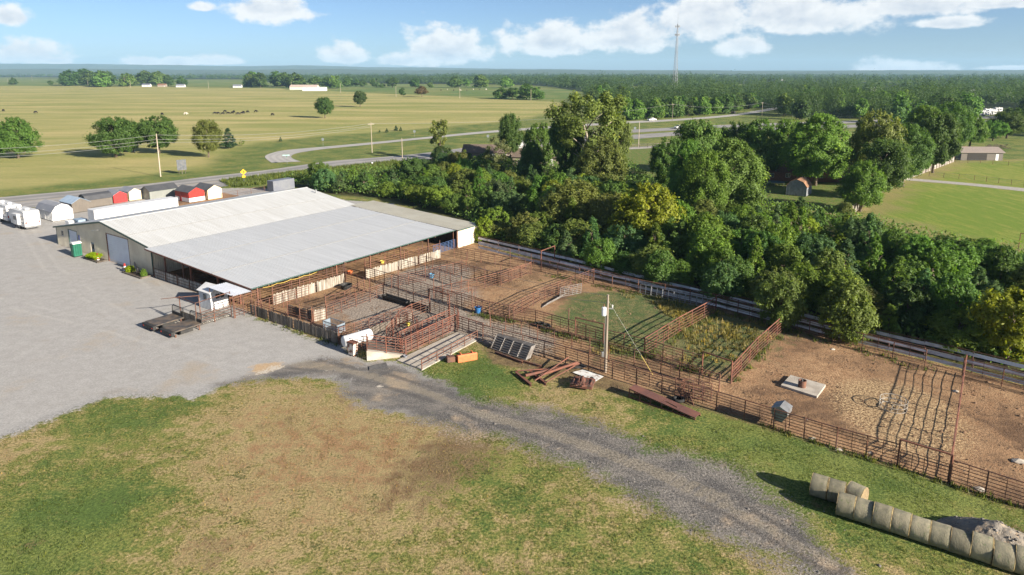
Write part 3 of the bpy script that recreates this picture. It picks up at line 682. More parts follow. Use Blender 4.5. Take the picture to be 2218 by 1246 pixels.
# ---------------------------------------------------------------- small sheds for sale along the highway
def shed(name, label, u, v0, v1, depth, hw, rise, ridge, kind, wallm, roofm, doorm=None, wains=None, trim=None, front_m=None, group='sheds lined up between barn and highway'):
    r = thing(name, label, 'shed', BW(u-depth/2, (v0+v1)/2), TH, group)
    wd, wv = depth/2, (v1-v0)/2
    a, b = (wv, wd) if ridge == 'u' else (wd, wv)        # a: half width across the ridge, b: half length along it
    if kind == 'gable': prof = [(-a, hw), (0, hw+rise), (a, hw)]
    else: prof = [(-a, hw), (-a*.62, hw+rise*.68), (0, hw+rise), (a*.62, hw+rise*.68), (a, hw)]
    def M(mb): return mb if ridge == 'v' else mb.turn(Matrix.Rotation(pi/2, 4, 'Z'))
    # profile lies in local x/z and is swept along local y; for ridge 'u' the whole is turned a quarter
    body = MB().prism([(-a, .12), (a, .12)]+prof[::-1], -b, b)
    wl = M(body).build('wall', wallm, r)
    ov = .12
    for i in range(len(prof)-1):
        (x0, z0), (x1, z1) = prof[i], prof[i+1]; dx, dz = x1-x0, z1-z0; L = hypot(dx, dz); nx, nz = -dz/L, dx/L
        e0 = ov if i == 0 else 0; e1 = ov if i == len(prof)-2 else 0
        p0 = (x0-dx/L*e0, z0-dz/L*e0); p1 = (x1+dx/L*e1, z1+dz/L*e1); t0, t1 = .015, .06
        rf = M(MB().prism([(p0[0]+nx*t0, p0[1]+nz*t0), (p1[0]+nx*t0, p1[1]+nz*t0), (p1[0]+nx*t1, p1[1]+nz*t1), (p0[0]+nx*t1, p0[1]+nz*t1)], -b-ov, b+ov)).build('roof', roofm, r)
        n = int(2*b/.45)
        rb = MB()
        for k in range(n+1):
            y = -b+k*2*b/n; rb.obox((p0[0]+nx*t1, y, p0[1]+nz*t1+.012), (p1[0]+nx*t1, y, p1[1]+nz*t1+.012), .05, .03)
        M(rb).build('roof_ribs', roofm, rf)
    sk = MB()
    for s in (-.6, .6): sk.box(-wd, wd, wv*s-.07, wv*s+.07, 0, .119)
    sk.build('skid', M_plankd, r)
    tm = trim or wallm
    # battens on the two faces in view (front faces +u, side faces -v)
    for nm, lo, hi, f in (('batten', -wv, wv, 0), ('batten', -wd, wd, 1)):
        n = int((hi-lo)/.6); mb = MB()
        for k in range(n+1):
            c = lo+.03+(hi-lo-.06)*k/n
            if f == 0: zt = hw if ridge == 'v' else interp_prof(prof, c); mb.box(wd+.002, wd+.022, c-.02, c+.02, .14, zt-.04)
            else: zt = hw if ridge == 'u' else interp_prof(prof, c); mb.box(c-.02, c+.02, -wv-.022, -wv-.002, .14, zt-.04)
        mb.build(nm, front_m or wallm, wl)
    if front_m:
        pp = ([(-wv, .12), (wv, .12)]+prof[::-1]) if ridge == 'u' else [(-wv, .12), (wv, .12), (wv, hw), (-wv, hw)]
        MB().prism(pp, wd+.001, wd+.012, 'x').build('front_panel', front_m, r)
    if wains:
        MB().box(wd+.013, wd+.03, -wv-.02, wv+.02, .13, wains[0]).build('wainscot', wains[1], r)
        MB().box(-wd, wd+.03, -wv-.03, -wv-.013, .13, wains[0]).build('wainscot', wains[1], r)
    if trim:
        cm = MB()
        for y in (-wv, wv): cm.box(wd-.03, wd+.035, y-.035, y+.035, .12, hw-.01)
        cm.box(wd+.005, wd+.035, -wv, wv, hw-.1, hw-.01)
        cm.build('corner_trim', trim, r)
    if doorm:
        c = (doorm[1] if len(doorm) > 1 else 0)
        d = MB().box(-.45+doorm[1], .45+doorm[1], -wv-.05, -wv-.024, .14, 2.0).build('door', doorm[0], r)
        MB().box(doorm[1]+.3, doorm[1]+.36, -wv-.08, -wv-.051, 1.0, 1.12).build('door_handle', M_galv, d)
    return r
def interp_prof(prof, x): return float(np.interp(x, [p[0] for p in prof], [p[1] for p in prof]))
M_whiteside = mat('white_siding', (.74, .74, .73), .5, 0, (.68, .68, .67), 1.0)
shed('garden_shed', 'white gambrel shed with dark grey roof next to the campers', -19.7, 6.8, 10.4, 7.2, 1.9, 1.35, 'u', 'gambrel', M_whiteside, M_greyroof, (M_whiteside, 0))
shed('garden_shed', 'taupe shed with blue grey gable roof behind the white gambrel shed', -25.0, 12.4, 15.8, 5.5, 2.0, .95, 'u', 'gable', M_taupe, M_blueroof)
shed('garden_shed', 'taupe shed with charcoal gambrel roof beside the small red shed', -28.2, 16.4, 21.6, 3.4, 1.75, 1.1, 'v', 'gambrel', M_taupe, M_charroof)
shed('garden_shed', 'small bright red shed with grey roof', -29.2, 22.3, 25.1, 4.6, 1.8, .75, 'u', 'gable', mat('bright_red_siding', (.52, .03, .03), .5), M_greyroof)
shed('garden_shed', 'small cream shed with grey roof beside the small red shed', -29.5, 25.7, 28.3, 4.4, 2.0, .75, 'u', 'gable', M_cream, M_greyroof)
shed('garden_shed', 'long grey shed with green trim and charcoal roof', -26.6, 28.7, 35.2, 3.7, 2.0, 1.0, 'v', 'gable', M_greyside, M_charroof, None, None, M_green)
shed('garden_shed', 'red shed with white lower walls and charcoal roof', -16.8, 32.2, 35.8, 5.6, 2.25, .95, 'u', 'gable', M_red, M_charroof, (M_red, -.6), (1.0, M_whiteside))
shed('garden_shed', 'cream shed with charcoal roof, nearest the grassy road verge', -16.5, 36.4, 39.8, 5.6, 2.25, .95, 'u', 'gable', M_cream, M_charroof, (M_taupe, -.5))

# ---------------------------------------------------------------- trailers and campers
def wheel(parent, x, y, r=.5, w=.28, name='wheel'):
    wmb = MB(); wmb.tube([(x, y-w/2, r), (x, y+w/2, r)], r, 14); o = wmb.build(name, M_tyre, parent)
    MB().tube([(x, y-w/2-.01, r), (x, y+w/2+.01, r)], r*.55, 10).build('rim', M_galv, o)
    return o
st = thing('semi_trailer', 'long white box semi trailer parked behind the barn', 'trailer', BW(-4.7, 15.0), TH+pi/2)
tb = MB().bbox(-7.6, 7.6, -1.27, 1.27, 1.15, 4.05, .05).build('box', M_white, st)
rb = MB()
for k in range(32): x = -7.3+k*.47; rb.box(x-.02, x+.02, -1.285, -1.268, 1.3, 3.9)
rb.build('side_ribs', M_white, tb)
MB().box(-7.62, -7.601, -1.2, 1.2, 1.2, 4.0).build('rear_door', M_white, st)
MB().box(-7.5, 7.5, -.6, .6, .9, 1.14).build('chassis', M_rustdark, st)
for x in (-5.9, -4.6):
    for y in (-1.0, 1.0): wheel(st, x, y)
for y in (-.7, .7): MB().box(4.6, 4.75, y-.07, y+.07, 0, 1.1).build('landing_leg', M_rustdark, st)
def camper(label, u, v, L):
    r = thing('camper', label, 'camper', BW(u, v), TH+pi)        # local +x points away from the rear
    body = MB().prism([(0.1, .62), (L*.72, .62), (L*.74, 1.3), (L, 1.5), (L+.25, 2.2), (L-.35, 3.35), (.12, 3.4), (0, 3.2), (0, .8)], -1.25, 1.25).build('body', M_white, r)
    MB().box(.3, L-.8, -1.22, 1.22, 3.401, 3.43).build('roof_membrane', M_roofw, r)
    for x in (1.6, 5.2): MB().bbox(x, x+.9, -.35, .35, 3.432, 3.74, .08).build('air_conditioner', M_white, r)
    for x in (3.4, 6.9): MB().bbox(x, x+.4, .3, .7, 3.432, 3.55, .03).build('roof_vent', M_white, r)
    M_stripe = MATS.get('camper_stripe') or mat('camper_stripe', (.12, .14, .18), .4)
    for s in (-1, 1):
        y0 = 1.252*s; y1 = 1.27*s; lo, hi = min(y0, y1), max(y0, y1)
        MB().prism([(.3, 1.25), (L*.7, 1.0), (L*.72, 1.3), (.3, 1.5)], lo, hi).build('stripe', M_stripe, r)
        for x in (.5, 4.4): 
            f = MB().box(x, x+.9, lo-.01, hi+.01, 1.9, 2.6).build('window', M_black, r); MB().box(x+.06, x+.84, lo-.014, hi+.014, 1.96, 2.54).build('pane', M_glass, f)
        so_ = MB().bbox(1.7, 3.9, min(1.1*s, 1.75*s), max(1.1*s, 1.75*s), .95, 2.9, .04).build('slide_out', M_white, r)
        MB().box(2.1, 3.4, min(1.74*s, 1.765*s), max(1.74*s, 1.765*s), 1.8, 2.5).build('pane', M_glass, so_)
        MB().box(4.9+.6, 5.5+.7, lo, hi, .75, 2.55).build('door', M_white, r)
        wheel(r, L*.42, s*1.05, .37, .22); wheel(r, L*.51, s*1.05, .37, .22)
    for s in (-1, 1): MB().box(-.02, -.003, s*1.05-.1, s*1.05+.1, 1.2, 1.55).build('tail_light', mat('tail_light_red', (.45, .03, .03), .3) if 'tail_light_red' not in MATS else MATS['tail_light_red'], r)
    MB().bbox(-.18, -.03, -1.15, 1.15, .45, .6, .03).build('bumper', M_galv, r)
    ld = MB()
    for y in (.55, .9): ld.tube([(-.06, y, .9), (-.06, y, 3.3)], .025)
    for z in np.arange(1.1, 3.2, .35): ld.tube([(-.06, .55, z), (-.06, .9, z)], .02)
    ld.build('ladder', M_galv, r)
    for y in (-.8, .8): MB().box(L*.85, L*.85+.1, y-.05, y+.05, 0, 1.4).build('landing_leg', M_rustdark, r)
    return r
camper('white camper trailer with tail lights, nearest the barn', -15.4, 2.0, 6.8)
camper('white camper trailer at the left edge in front of the nearer camper', -24.2, 2.3, 9.2)
r = thing('utility_box', 'white upright cabinet beside the semi trailer', 'cabinet', BW(-8.8, 5.9), TH)
MB().bbox(-.8, .8, -.9, -.05, .1, 1.9, .04).build('body', M_whiteside, r)
MB().box(.802, .82, -.85, -.1, .15, 1.85).build('door', M_white, r)
r = thing('storage_container', 'blue grey storage box between white cabinet and semi trailer', 'container', BW(-8.3, 7.0), TH)
cb = MB().bbox(-1.2, 1.0, -.75, .75, .1, 2.0, .04).build('body', mat('container_blue', (.22, .29, .37), .5), r)
cr = MB()
for k in range(8): cr.box(-1.1+k*.27, -1.0+k*.27, -.78, -.751, .2, 1.9)
cr.build('side_ribs', MATS['container_blue'], cb)
r = thing('storage_container', 'grey metal container behind the far end of the barn', 'container', BW(-14.5, 54), TH)
cb = MB().bbox(-1.2, 1.2, -3, 3, .1, 2.6, .04).build('body', M_greyroof, r)
cr = MB()
for k in range(20): cr.box(1.201, 1.23, -2.9+k*.3, -2.78+k*.3, .2, 2.5)
cr.build('side_ribs', M_greyroof, cb)

# ---------------------------------------------------------------- things in front of the gable wall
r = thing('portable_toilet', 'green portable toilet with white roof by the barn wall', 'portable toilet', BW(10.6, -1.6), TH)
mg = mat('toilet_green', (.015, .12, .075), .45); body = MB().bbox(-.58, .58, -.58, .58, .08, 2.05, .05).build('body', mg, r)
for s in (-1, 1):
    for k in (-.3, 0, .3):
        MB().box(.582, .605, k-.05, k+.05, .3, 1.9).build('rib', mg, body); 
        if s > 0: MB().box(k-.05, k+.05, -.605, -.582, .3, 1.9).build('rib', mg, body)
MB().box(.4-.82, .4, -.625, -.606, .15, 1.95).build('door', mg, r)
MB().prism([(-.63, 2.05), (.63, 2.05), (.55, 2.2), (.2, 2.3), (-.2, 2.3), (-.55, 2.2)], -.63, .63).build('roof', M_white, r)
MB().box(-.65, .65, -.65, .65, 0, .08).build('base', M_black, r)
def planter(label, u, v, w, d, seed, col):
    r = thing('flower_bed', label, 'planter', BW(u, v), TH)
    e = MB()
    for a in ((-w, w, -d, -d+.14), (-w, w, d-.14, d), (-w, -w+.14, -d+.14, d-.14), (w-.14, w, -d+.14, d-.14)): e.box(a[0], a[1], a[2], a[3], 0, .22)
    e.build('timber_edge', M_plankd, r)
    MB().box(-w+.14, w-.14, -d+.14, d-.14, 0, .16).build('soil', mat('bed_soil', (.06, .042, .03), .95) if 'bed_soil' not in MATS else MATS['bed_soil'], r)
    return r
pl1 = planter('timber edged bed of lime green leaves between the two overhead doors', 15.2, -1.0, 2.2, .7, 1, None)
pl2 = planter('timber edged bed with lime green leaves at the barn corner', 28.2, -1.2, 2.6, .8, 2, None)
# a black horse statue standing in the corner bed
def skin_mesh(name, verts, edges, radii, m, sub=1, root=0):
    me = bpy.data.meshes.new(name); me.from_pydata(verts, edges, [])
    o = bpy.data.objects.new(name, me); C.objects.link(o)
    md = o.modifiers.new('skin', 'SKIN')
    for i, rr in enumerate(radii):
        me.skin_vertices[0].data[i].radius = (rr, rr) if not isinstance(rr, tuple) else rr
        me.skin_vertices[0].data[i].use_root = (i == root)
    o.modifiers.new('sub', 'SUBSURF').levels = sub
    dg = bpy.context.evaluated_depsgraph_get(); me2 = bpy.data.meshes.new_from_object(o.evaluated_get(dg)); me2.name = name
    bpy.data.objects.remove(o); me2.materials.clear(); me2.materials.append(m)
    me2.polygons.foreach_set('use_smooth', [True]*len(me2.polygons)); return me2
horse_v = [(0, 0, 1.2), (.55, 0, 1.22), (-.6, 0, 1.25), (.8, 0, 1.5), (1.05, 0, 1.85), (1.3, 0, 1.82), (1.5, 0, 1.66),
           (.55, .18, .75), (.55, .18, .4), (.55, .18, .05), (.5, -.18, .75), (.58, -.18, .4), (.58, -.18, .05),
           (-.62, .18, .8), (-.72, .18, .45), (-.66, .18, .05), (-.6, -.18, .8), (-.7, -.18, .45), (-.64, -.18, .05), (-.85, 0, 1.2), (-1.0, 0, .7), (1.02, 0, 2.0)]
horse_e = [(0, 1), (0, 2), (1, 3), (3, 4), (4, 5), (5, 6), (1, 7), (7, 8), (8, 9), (1, 10), (10, 11), (11, 12), (2, 13), (13, 14), (14, 15), (2, 16), (16, 17), (17, 18), (2, 19), (19, 20), (4, 21)]
horse_r = [.27, .28, .29, .2, .14, .12, .08, .1, .055, .055, .1, .055, .055, .12, .065, .06, .12, .065, .06, .07, .05, .04]
hm = skin_mesh('body', horse_v, horse_e, horse_r, mat('black_glazed_statue', (.018, .018, .02), .35), 1)
r = thing('horse_statue', 'black horse statue standing in the bed at the barn corner', 'statue', BW(28.3, -1.2, .16), TH+pi*.92); r.scale = (.8, .8, .8)
link('body', hm, r)
def tower_lamp(label, u, v):
    r = thing('garden_lighthouse', label, 'ornament', BW(u, v), TH)
    b = MB().lathe([(.2, 0), (.17, .45), (.15, .8)], 10).build('tower', M_white, r)
    MB().lathe([(.185, .3), (.175, .5)], 10).build('red_band', M_red, b)
    MB().lathe([(.19, .8), (.19, .86), (.1, .86), (.1, 1.02), (.16, 1.03), (.02, 1.2)], 10).build('lantern', M_red, r)
tower_lamp('red and white lighthouse ornament in the bed between the overhead doors', 16.2, -1.0)
tower_lamp('red and white lighthouse ornament next to the black horse statue', 25.1, -1.3)
# ================================================================ pens
_cyl = {}
def cyl_mesh(name, m, n=7):
    k = (name, m.name)
    if k not in _cyl:
        mb = MB(); mb.tube([(0, 0, 0), (0, 0, 1)], 1, n); me = mb.mesh(name, m); _cyl[k] = me
    return _cyl[k]
def bar(name, a, b, r, m, root, n=6):
    """straight pipe between two world points, as a part of root (no turn)"""
    a = Vector(a); b = Vector(b); d = b-a
    q = d.to_track_quat('Z', 'Y')
    return link(name, cyl_mesh(name, m, n), root, a-Vector(root.location), tuple(q), (r, r, d.length))
def V3(p, z=0.0): return p if isinstance(p, Vector) else G(p[0], p[1], z)
def walk(pts, spacing):
    """post positions along a polyline"""
    out = []
    for i in range(len(pts)-1):
        a, b = pts[i], pts[i+1]; n = max(1, round((b-a).length/spacing))
        for k in range(n+(i == len(pts)-2)): out.append(a.lerp(b, k/n))
    return out
def fence(name, label, pts, h=1.75, rails=6, spacing=2.7, m=None, mr=None, pr=.05, rr=.026, tall=0, group=None, z0=.25, cat='fence', stay=True, base=None, jit=.03):
    m = m or M_rust; mr = mr or M_rust
    W3 = [V3(p) for p in pts]
    if base: W3 = [w+Vector((0, 0, b)) for w, b in zip(W3, base)]
    root = thing(name, label, cat, W3[0], 0, group)
    P = walk(W3, spacing)
    for i, p in enumerate(P):
        hh = h+.06 if not (tall and i % tall == 0) else h*1.75
        a = p+Vector((0, 0, -.1)); b = p+Vector((random.uniform(-jit, jit), random.uniform(-jit, jit), hh))
        bar('post', a, b, pr, m, root)
    for i in range(len(W3)-1):
        a, b = W3[i], W3[i+1]; d = (b-a).normalized(); s = Vector((-d.y, d.x, 0))*(pr+rr*.3)
        for k in range(rails):
            z = z0+(h-z0)*k/(rails-1)
            top = k == rails-1
            bar('rail', a+s*(0 if top else 1)+Vector((0, 0, z+random.uniform(-.02, .02))), b+s*(0 if top else 1)+Vector((0, 0, z+random.uniform(-.02, .02))), rr*1.7 if top else rr, mr, root)
        if stay:
            for p0, p1 in zip(walk([a, b], spacing), walk([a, b], spacing)[1:]):
                q = p0.lerp(p1, .5)+s; bar('stay', q+Vector((0, 0, z0)), q+Vector((0, 0, h)), rr*.9, mr, root)
    return root
_plank = {}
def plank_mesh(m, k):
    if (m.name, k) not in _plank:
        rnd = random.Random(k); mb = MB(); t = [rnd.uniform(-.05, .05) for _ in range(4)]
        mb.prism([(-.5, 0), (.5, 0), (.5, 1+t[0]), (.15, 1+t[1]*.6), (-.5, 1+t[2])], -.5, .5); _plank[(m.name, k)] = mb.mesh('plank', m)
    return _plank[(m.name, k)]
def plank_wall(label, a, b, h, m, rails=(), posts=None, ph=1.8, name='plank_wall', side=1, group=None, width=.21):
    a = V3(a); b = V3(b); root = thing(name, label, 'wall', a, 0, group); d = (b-a); L = d.length; d.normalize(); ang = atan2(d.y, d.x); s = Vector((-d.y, d.x, 0))
    n = int(L/width)
    for i in range(n):
        if random.random() < .02: continue
        c = d*((i+.5)*L/n)
        link('plank', plank_mesh(m, i % 7), root, c+Vector((0, 0, .02))+s*random.uniform(-.012, .012), (0, random.uniform(-.02, .02), ang), (L/n*random.uniform(.86, .97), .035, h*random.uniform(.93, 1.05)))
    for p in walk([a, b], posts or 2.6):
        bar('post', p-s*.09*side-Vector((0, 0, .1)), p-s*.09*side+Vector((0, 0, ph)), .055, M_rust, root)
    for z in rails:
        bar('rail', a-s*.05*side+Vector((0, 0, z)), b-s*.05*side+Vector((0, 0, z)), .03, M_rust, root)
    return root
# --- along the barn and the lot
plank_wall('dark weathered plank wall with pipe rail along the gravel lot', (543, 681), (733, 747), 1.25, M_plankd, (.35, .7, 1.0, 1.45, 1.72), 2.1, 1.75, side=-1)
plank_wall('pale vertical plank wall under the barn eave, nearer the little white shed', (593, 661), (746, 615), 1.35, M_plank, (.4, .75, 1.1, 1.6, 1.95, 2.3), 3.0, 2.75, side=-1)
plank_wall('pale vertical plank wall under the barn eave, nearer the tan roofed addition', (792, 605), (954, 559), 1.3, M_plank, (.4, .75, 1.1, 1.6, 1.95, 2.3), 3.2, 2.75, side=-1)
plank_wall('dark plank wall inside the pen behind the grey feeder crate', (625, 684), (678, 698), 1.35, M_plankd, (.3, .6, .9, 1.2, 1.65), 1.9, 1.85, side=1)
plank_wall('short pale plank wall at the end of the dark plank wall', (679, 698), (707, 690), 1.3, M_plank, (.3, .6, .9, 1.2), 2.2, 1.6, side=1)
plank_wall('grey whitewashed plank wall in the open side of the barn', BW(31.5, -.35), BW(49.6, -.35), 1.15, M_plankg, (.4, .8, 1.35), 3.1, 1.5, side=1)
fence('pipe_fence', 'rusty pipe fence from the short pale plank wall to the alley', [(707, 690), (831, 643)], 1.7, 6, 2.4, tall=3)
fence('pipe_fence', 'rusty pipe fence on the barn alley side nearer the grey feeder crate', [(748, 615), (831, 643), (931, 674)], 1.75, 6, 2.6, tall=4)
fence('pipe_fence', 'rusty pipe fence on the barn alley side nearer the blue tubs', [(792, 605), (833, 617), (928, 645), (1023, 677)], 1.75, 6, 2.6, tall=3)
fence('pipe_fence', 'rusty pipe fence dividing the gravel pens from the barn wall to the thicket', [(908, 577), (1000, 598), (1085, 620)], 1.7, 6, 2.4, tall=3)
fence('pipe_fence', 'rusty pipe fence starting at the cream wall of the addition', [(984, 557), (1072, 575), (1172, 588)], 1.6, 5, 2.6, tall=4)
fence('pipe_fence', 'rusty pipe fence crossing the gravel pen with the blue ball', [(1010, 588), (922, 610), (848, 624)], 1.65, 6, 2.4, tall=3)
fence('pipe_fence', 'rusty pipe fence between gravel pens and the sandy pen', [(1150, 594), (1050, 626), (940, 652)], 1.7, 6, 2.5, tall=4)
fence('pipe_fence', 'rusty pipe fence between the sandy pen and the green pen', [(1286, 609), (1180, 650), (1103, 693)], 1.7, 7, 2.6)
fence('pipe_fence', 'rusty pipe fence between the green pen and the weedy pen', [(1550, 677), (1470, 722), (1395, 770)], 1.85, 6, 3.0, rr=.034, stay=False, m=M_rustred, mr=M_rustred)
fence('pipe_fence', 'rusty pipe fence between the weedy pen and the bare dirt pen', [(1702, 711), (1640, 768), (1584, 831)], 1.85, 6, 3.0, rr=.034, stay=False, m=M_rustred, mr=M_rustred)
fence('pipe_fence', 'rusty pipe fence on the thicket side of the long dirt alley', [(1023, 677), (1160, 703), (1308, 747), (1395, 769), (1520, 808)], 1.7, 6, 2.5, tall=5)
fence('pipe_fence', 'rusty pipe fence on the junk side of the long dirt alley', [(1062, 709), (1164, 736), (1318, 777), (1431, 808), (1557, 849)], 1.65, 6, 2.3)
fence('pipe_fence', 'long rusty pipe fence separating the grass from the pens', [(1046, 738), (1178, 773), (1326, 820), (1551, 890), (1675, 930), (1810, 972), (1943, 1011)], 1.75, 7, 2.3)
fence('pipe_fence', 'rusty pipe fence right of the overhead gate frame by the hay bales', [(2054, 1046), (2218, 1100), (2400, 1160)], 1.75, 7, 2.3)
fence('pipe_fence', 'heavy rusty pipe fence running away from the overhead gate frame', [(2054, 1046), (2088, 812)], 1.95, 7, 2.4, m=M_rustred, mr=M_rustred, pr=.055, rr=.02, stay=False)
fence('pipe_fence', 'rusty pipe fence along the pens beside the guardrail lane', [(1172, 588), (1326, 624), (1440, 645), (1550, 668), (1700, 711), (1866, 759), (2003, 795)], 1.75, 6, 3.2)
fence('pipe_fence', 'rusty pipe fence by the guardrail lane at the right edge', [(2084, 815), (2169, 837), (2400, 900)], 1.75, 6, 3.2)
fence('pipe_fence', 'rusty pipe fence closing the sandy pen near the tall gateway', [(1085, 620), (1150, 594)], 1.65, 6, 2.4)
fence('pipe_fence', 'rusty pipe fence beside the blue tub at the sandy pen', [(940, 652), (1000, 664), (1060, 684), (1103, 693)], 1.7, 6, 2.4, tall=3)
fence('pipe_fence', 'rusty pipe fence in the middle of the gravel pen by the pale plank wall', [(870, 586), (930, 602), (1000, 625)], 1.65, 6, 2.4)
fence('pipe_fence', 'rusty pipe fence from the black troughs to the tub fence', [(893, 691), (931, 676)], 1.75, 6, 2.0)
fence('pipe_fence', 'rusty pipe fence between the black water tub and the inner pen', [(706, 672), (748, 660), (790, 632)], 1.65, 5, 2.4)
# overhead gate frame near the bales
def portal(label, a, b, h, m=None, gate=True, r=.07, nr=6):
    a = V3(a); b = V3(b); m = m or M_rustred
    root = thing('gateway', label, 'gate', a)
    bar('post', a, a+Vector((0, 0, h)), r, m, root, 8); bar('post', b, b+Vector((0, 0, h)), r, m, root, 8)
    bar('header', a+Vector((0, 0, h)), b+Vector((0, 0, h)), r, m, root, 8)
    if gate:
        d = (b-a); p = a+d*.04; q = b-d*.04
        for k in range(nr): bar('gate_rail', p+Vector((0, 0, .2+k*1.2/(nr-1))), q+Vector((0, 0, .2+k*1.2/(nr-1))), .026, M_rust, root)
        for s in (0, .25, .5, .75, 1): bar('gate_upright', p.lerp(q, s)+Vector((0, 0, .2)), p.lerp(q, s)+Vector((0, 0, 1.4)), .026, M_rust, root)
    return root
portal('rusty overhead gate frame with a pipe gate behind the hay bales', (1943, 1011), (2056, 1047), 2.15)
portal('tall rusty gate frame by the guardrail lane near the barn', (1172, 586), (1201, 574), 2.9, gate=False)
portal('rusty gate frame with pipe gate beside the green pen', (1246, 732), (1307, 747), 2.3)
portal('rusty overhead gate frame at the end of the weedy pen', (1520, 809), (1583, 832), 2.2, gate=False)
portal('rusty gate frame across the barn alley', (931, 676), (974, 690), 2.9, gate=True)
# open red gate leaning into the dirt alley
def gate_panel(label, a, b, h, m, tilt=Vector((0, 0, 0)), rails=6, ups=4, r=.028, z0=.12, name='livestock_gate', group=None):
    a = V3(a); b = V3(b); root = thing(name, label, 'gate', a, 0, group); T = lambda p, z: p+Vector((tilt.x*z, tilt.y*z, z*sqrt(max(0, 1-tilt.x**2-tilt.y**2))+.03))
    for k in range(rails): z = z0+(h-z0)*k/(rails-1); bar('gate_rail', T(a, z), T(b, z), r, m, root)
    for k in range(ups+1): p = a.lerp(b, k/ups); bar('gate_upright', T(p, z0), T(p, h), r*1.15, m, root)
    return root
gate_panel('red pipe gate standing open at the corner of the dirt pen', (1583, 826), (1604, 806), 1.4, M_rustred, rails=7)
# --- guardrail lane along the thicket
def wbeam(L, m):
    pr = [(0, -.15), (.03, -.12), (.03, -.07), (.0, -.04), (.0, .04), (.03, .07), (.03, .12), (0, .15), (-.012, .15), (.016, .115), (.016, .075), (-.012, .045), (-.012, -.045), (.016, -.075), (.016, -.115), (-.012, -.15)]
    return MB().prism(pr, 0, L, 'y').mesh('guardrail_beam', m)
def guardrail(label, pts, zs, name='guardrail_fence'):
    W3 = [V3(p) for p in pts]; root = thing(name, label, 'fence', W3[0]); me = wbeam(1.0, M_rail)
    for i in range(len(W3)-1):
        a, b = W3[i], W3[i+1]; n = max(1, round((b-a).length/3.81)); d = (b-a).normalized(); ang = atan2(-d.x, d.y)
        for k in range(n):
            p = a.lerp(b, k/n); q = a.lerp(b, (k+1)/n)
            for z in zs:
                link('guardrail_beam', me, root, p-W3[0]+Vector((0, 0, z+random.uniform(-.03, .03))), (0, radians(180)+radians(-14), ang), (1, (q-p).length*1.01, 1.15))
            bar('post', p+Vector((d.y, -d.x, 0))*-.08, p+Vector((d.y, -d.x, 0))*-.08+Vector((0, 0, max(zs)+.25)), .06, M_rustdark, root)
        bar('top_pipe', a+Vector((0, 0, max(zs)+.35)), b+Vector((0, 0, max(zs)+.35)), .035, M_rustdark, root)
    return root
guardrail('weathered guardrail fence along the thicket side of the narrow lane', [(1036, 531), (1170, 563), (1300, 595), (1430, 629), (1560, 660), (1700, 695), (1851, 733), (2000, 768), (2218, 822), (2400, 868)], (.5, 1.2))
guardrail('weathered guardrail fence on the pen side of the narrow lane', [(1036, 541), (1170, 574), (1300, 607), (1430, 640), (1560, 670), (1700, 706), (1851, 745), (2000, 782), (2218, 838), (2400, 885)], (.4, 1.1))
# --- pens under the barn roof
for k, (a, b, lab) in enumerate((((31.5, 14), (54.3, 14), 'rusty pipe fence under the barn roof behind the middle of the eave'), ((31.5, 26), (54.3, 26), 'rusty pipe fence under the barn roof near the addition'),
                                 ((48.5, .5), (48.5, 35.5), 'long rusty pipe fence under the barn roof running parallel to the eave'), ((40, .5), (40, 35.5), 'deep rusty pipe fence in the dark of the barn'), ((48.5, 7), (54.3, 7), 'rusty pipe fence under the barn roof near the little white shed'))):
    fence('pipe_fence', lab, [BW(*a), BW(*b)], 1.75, 6, 3.0)
# --- small white shed at the loading dock
r = thing('scale_house', 'small white metal shed with gable door at the barn corner', 'shed', BW(49.2, -2.3), TH)
M_shedw = mat('white_corrugated', (.50, .52, .54), .5, 0, (.45, .47, .49), 1.0)
wl = MB().prism([(-1.1, 0), (1.1, 0), (1.1, 2.2), (0, 2.75), (-1.1, 2.2)], -1.25, 1.25).turn(Matrix.Rotation(pi/2, 4, 'Z')).build('wall', M_shedw, r)
rbm = MB()
for k in range(9): rbm.box(-1.2+k*.3-.03, -1.2+k*.3+.03, -1.125, -1.1, .05, 2.15)
rbm.build('wall_ribs', M_shedw, wl)
for s in (-1, 1): MB().prism([(0, 2.77), (1.3, 2.12), (1.3, 2.17), (0, 2.83)], -1.4, 1.4).turn(Matrix.Rotation(pi/2, 4, 'Z') @ Matrix.Scale(s, 4, (1, 0, 0))).build('roof', M_white, r)
for y in (-.45, .15):
    w = MB().box(1.252, 1.28, y, y+.5, 1.3, 1.85).build('window', M_black, r); MB().box(1.281, 1.286, y+.05, y+.45, 1.35, 1.8).build('pane', M_glass, w)
w = MB().box(-.25, .35, -1.14, -1.126, 1.2, 1.8).build('window', M_black, r); MB().box(-.2, .3, -1.146, -1.141, 1.25, 1.75).build('pane', M_glass, w)
MB().box(1.252, 1.27, -1.1, 1.1, .02, 1.15).build('door', M_white, r)
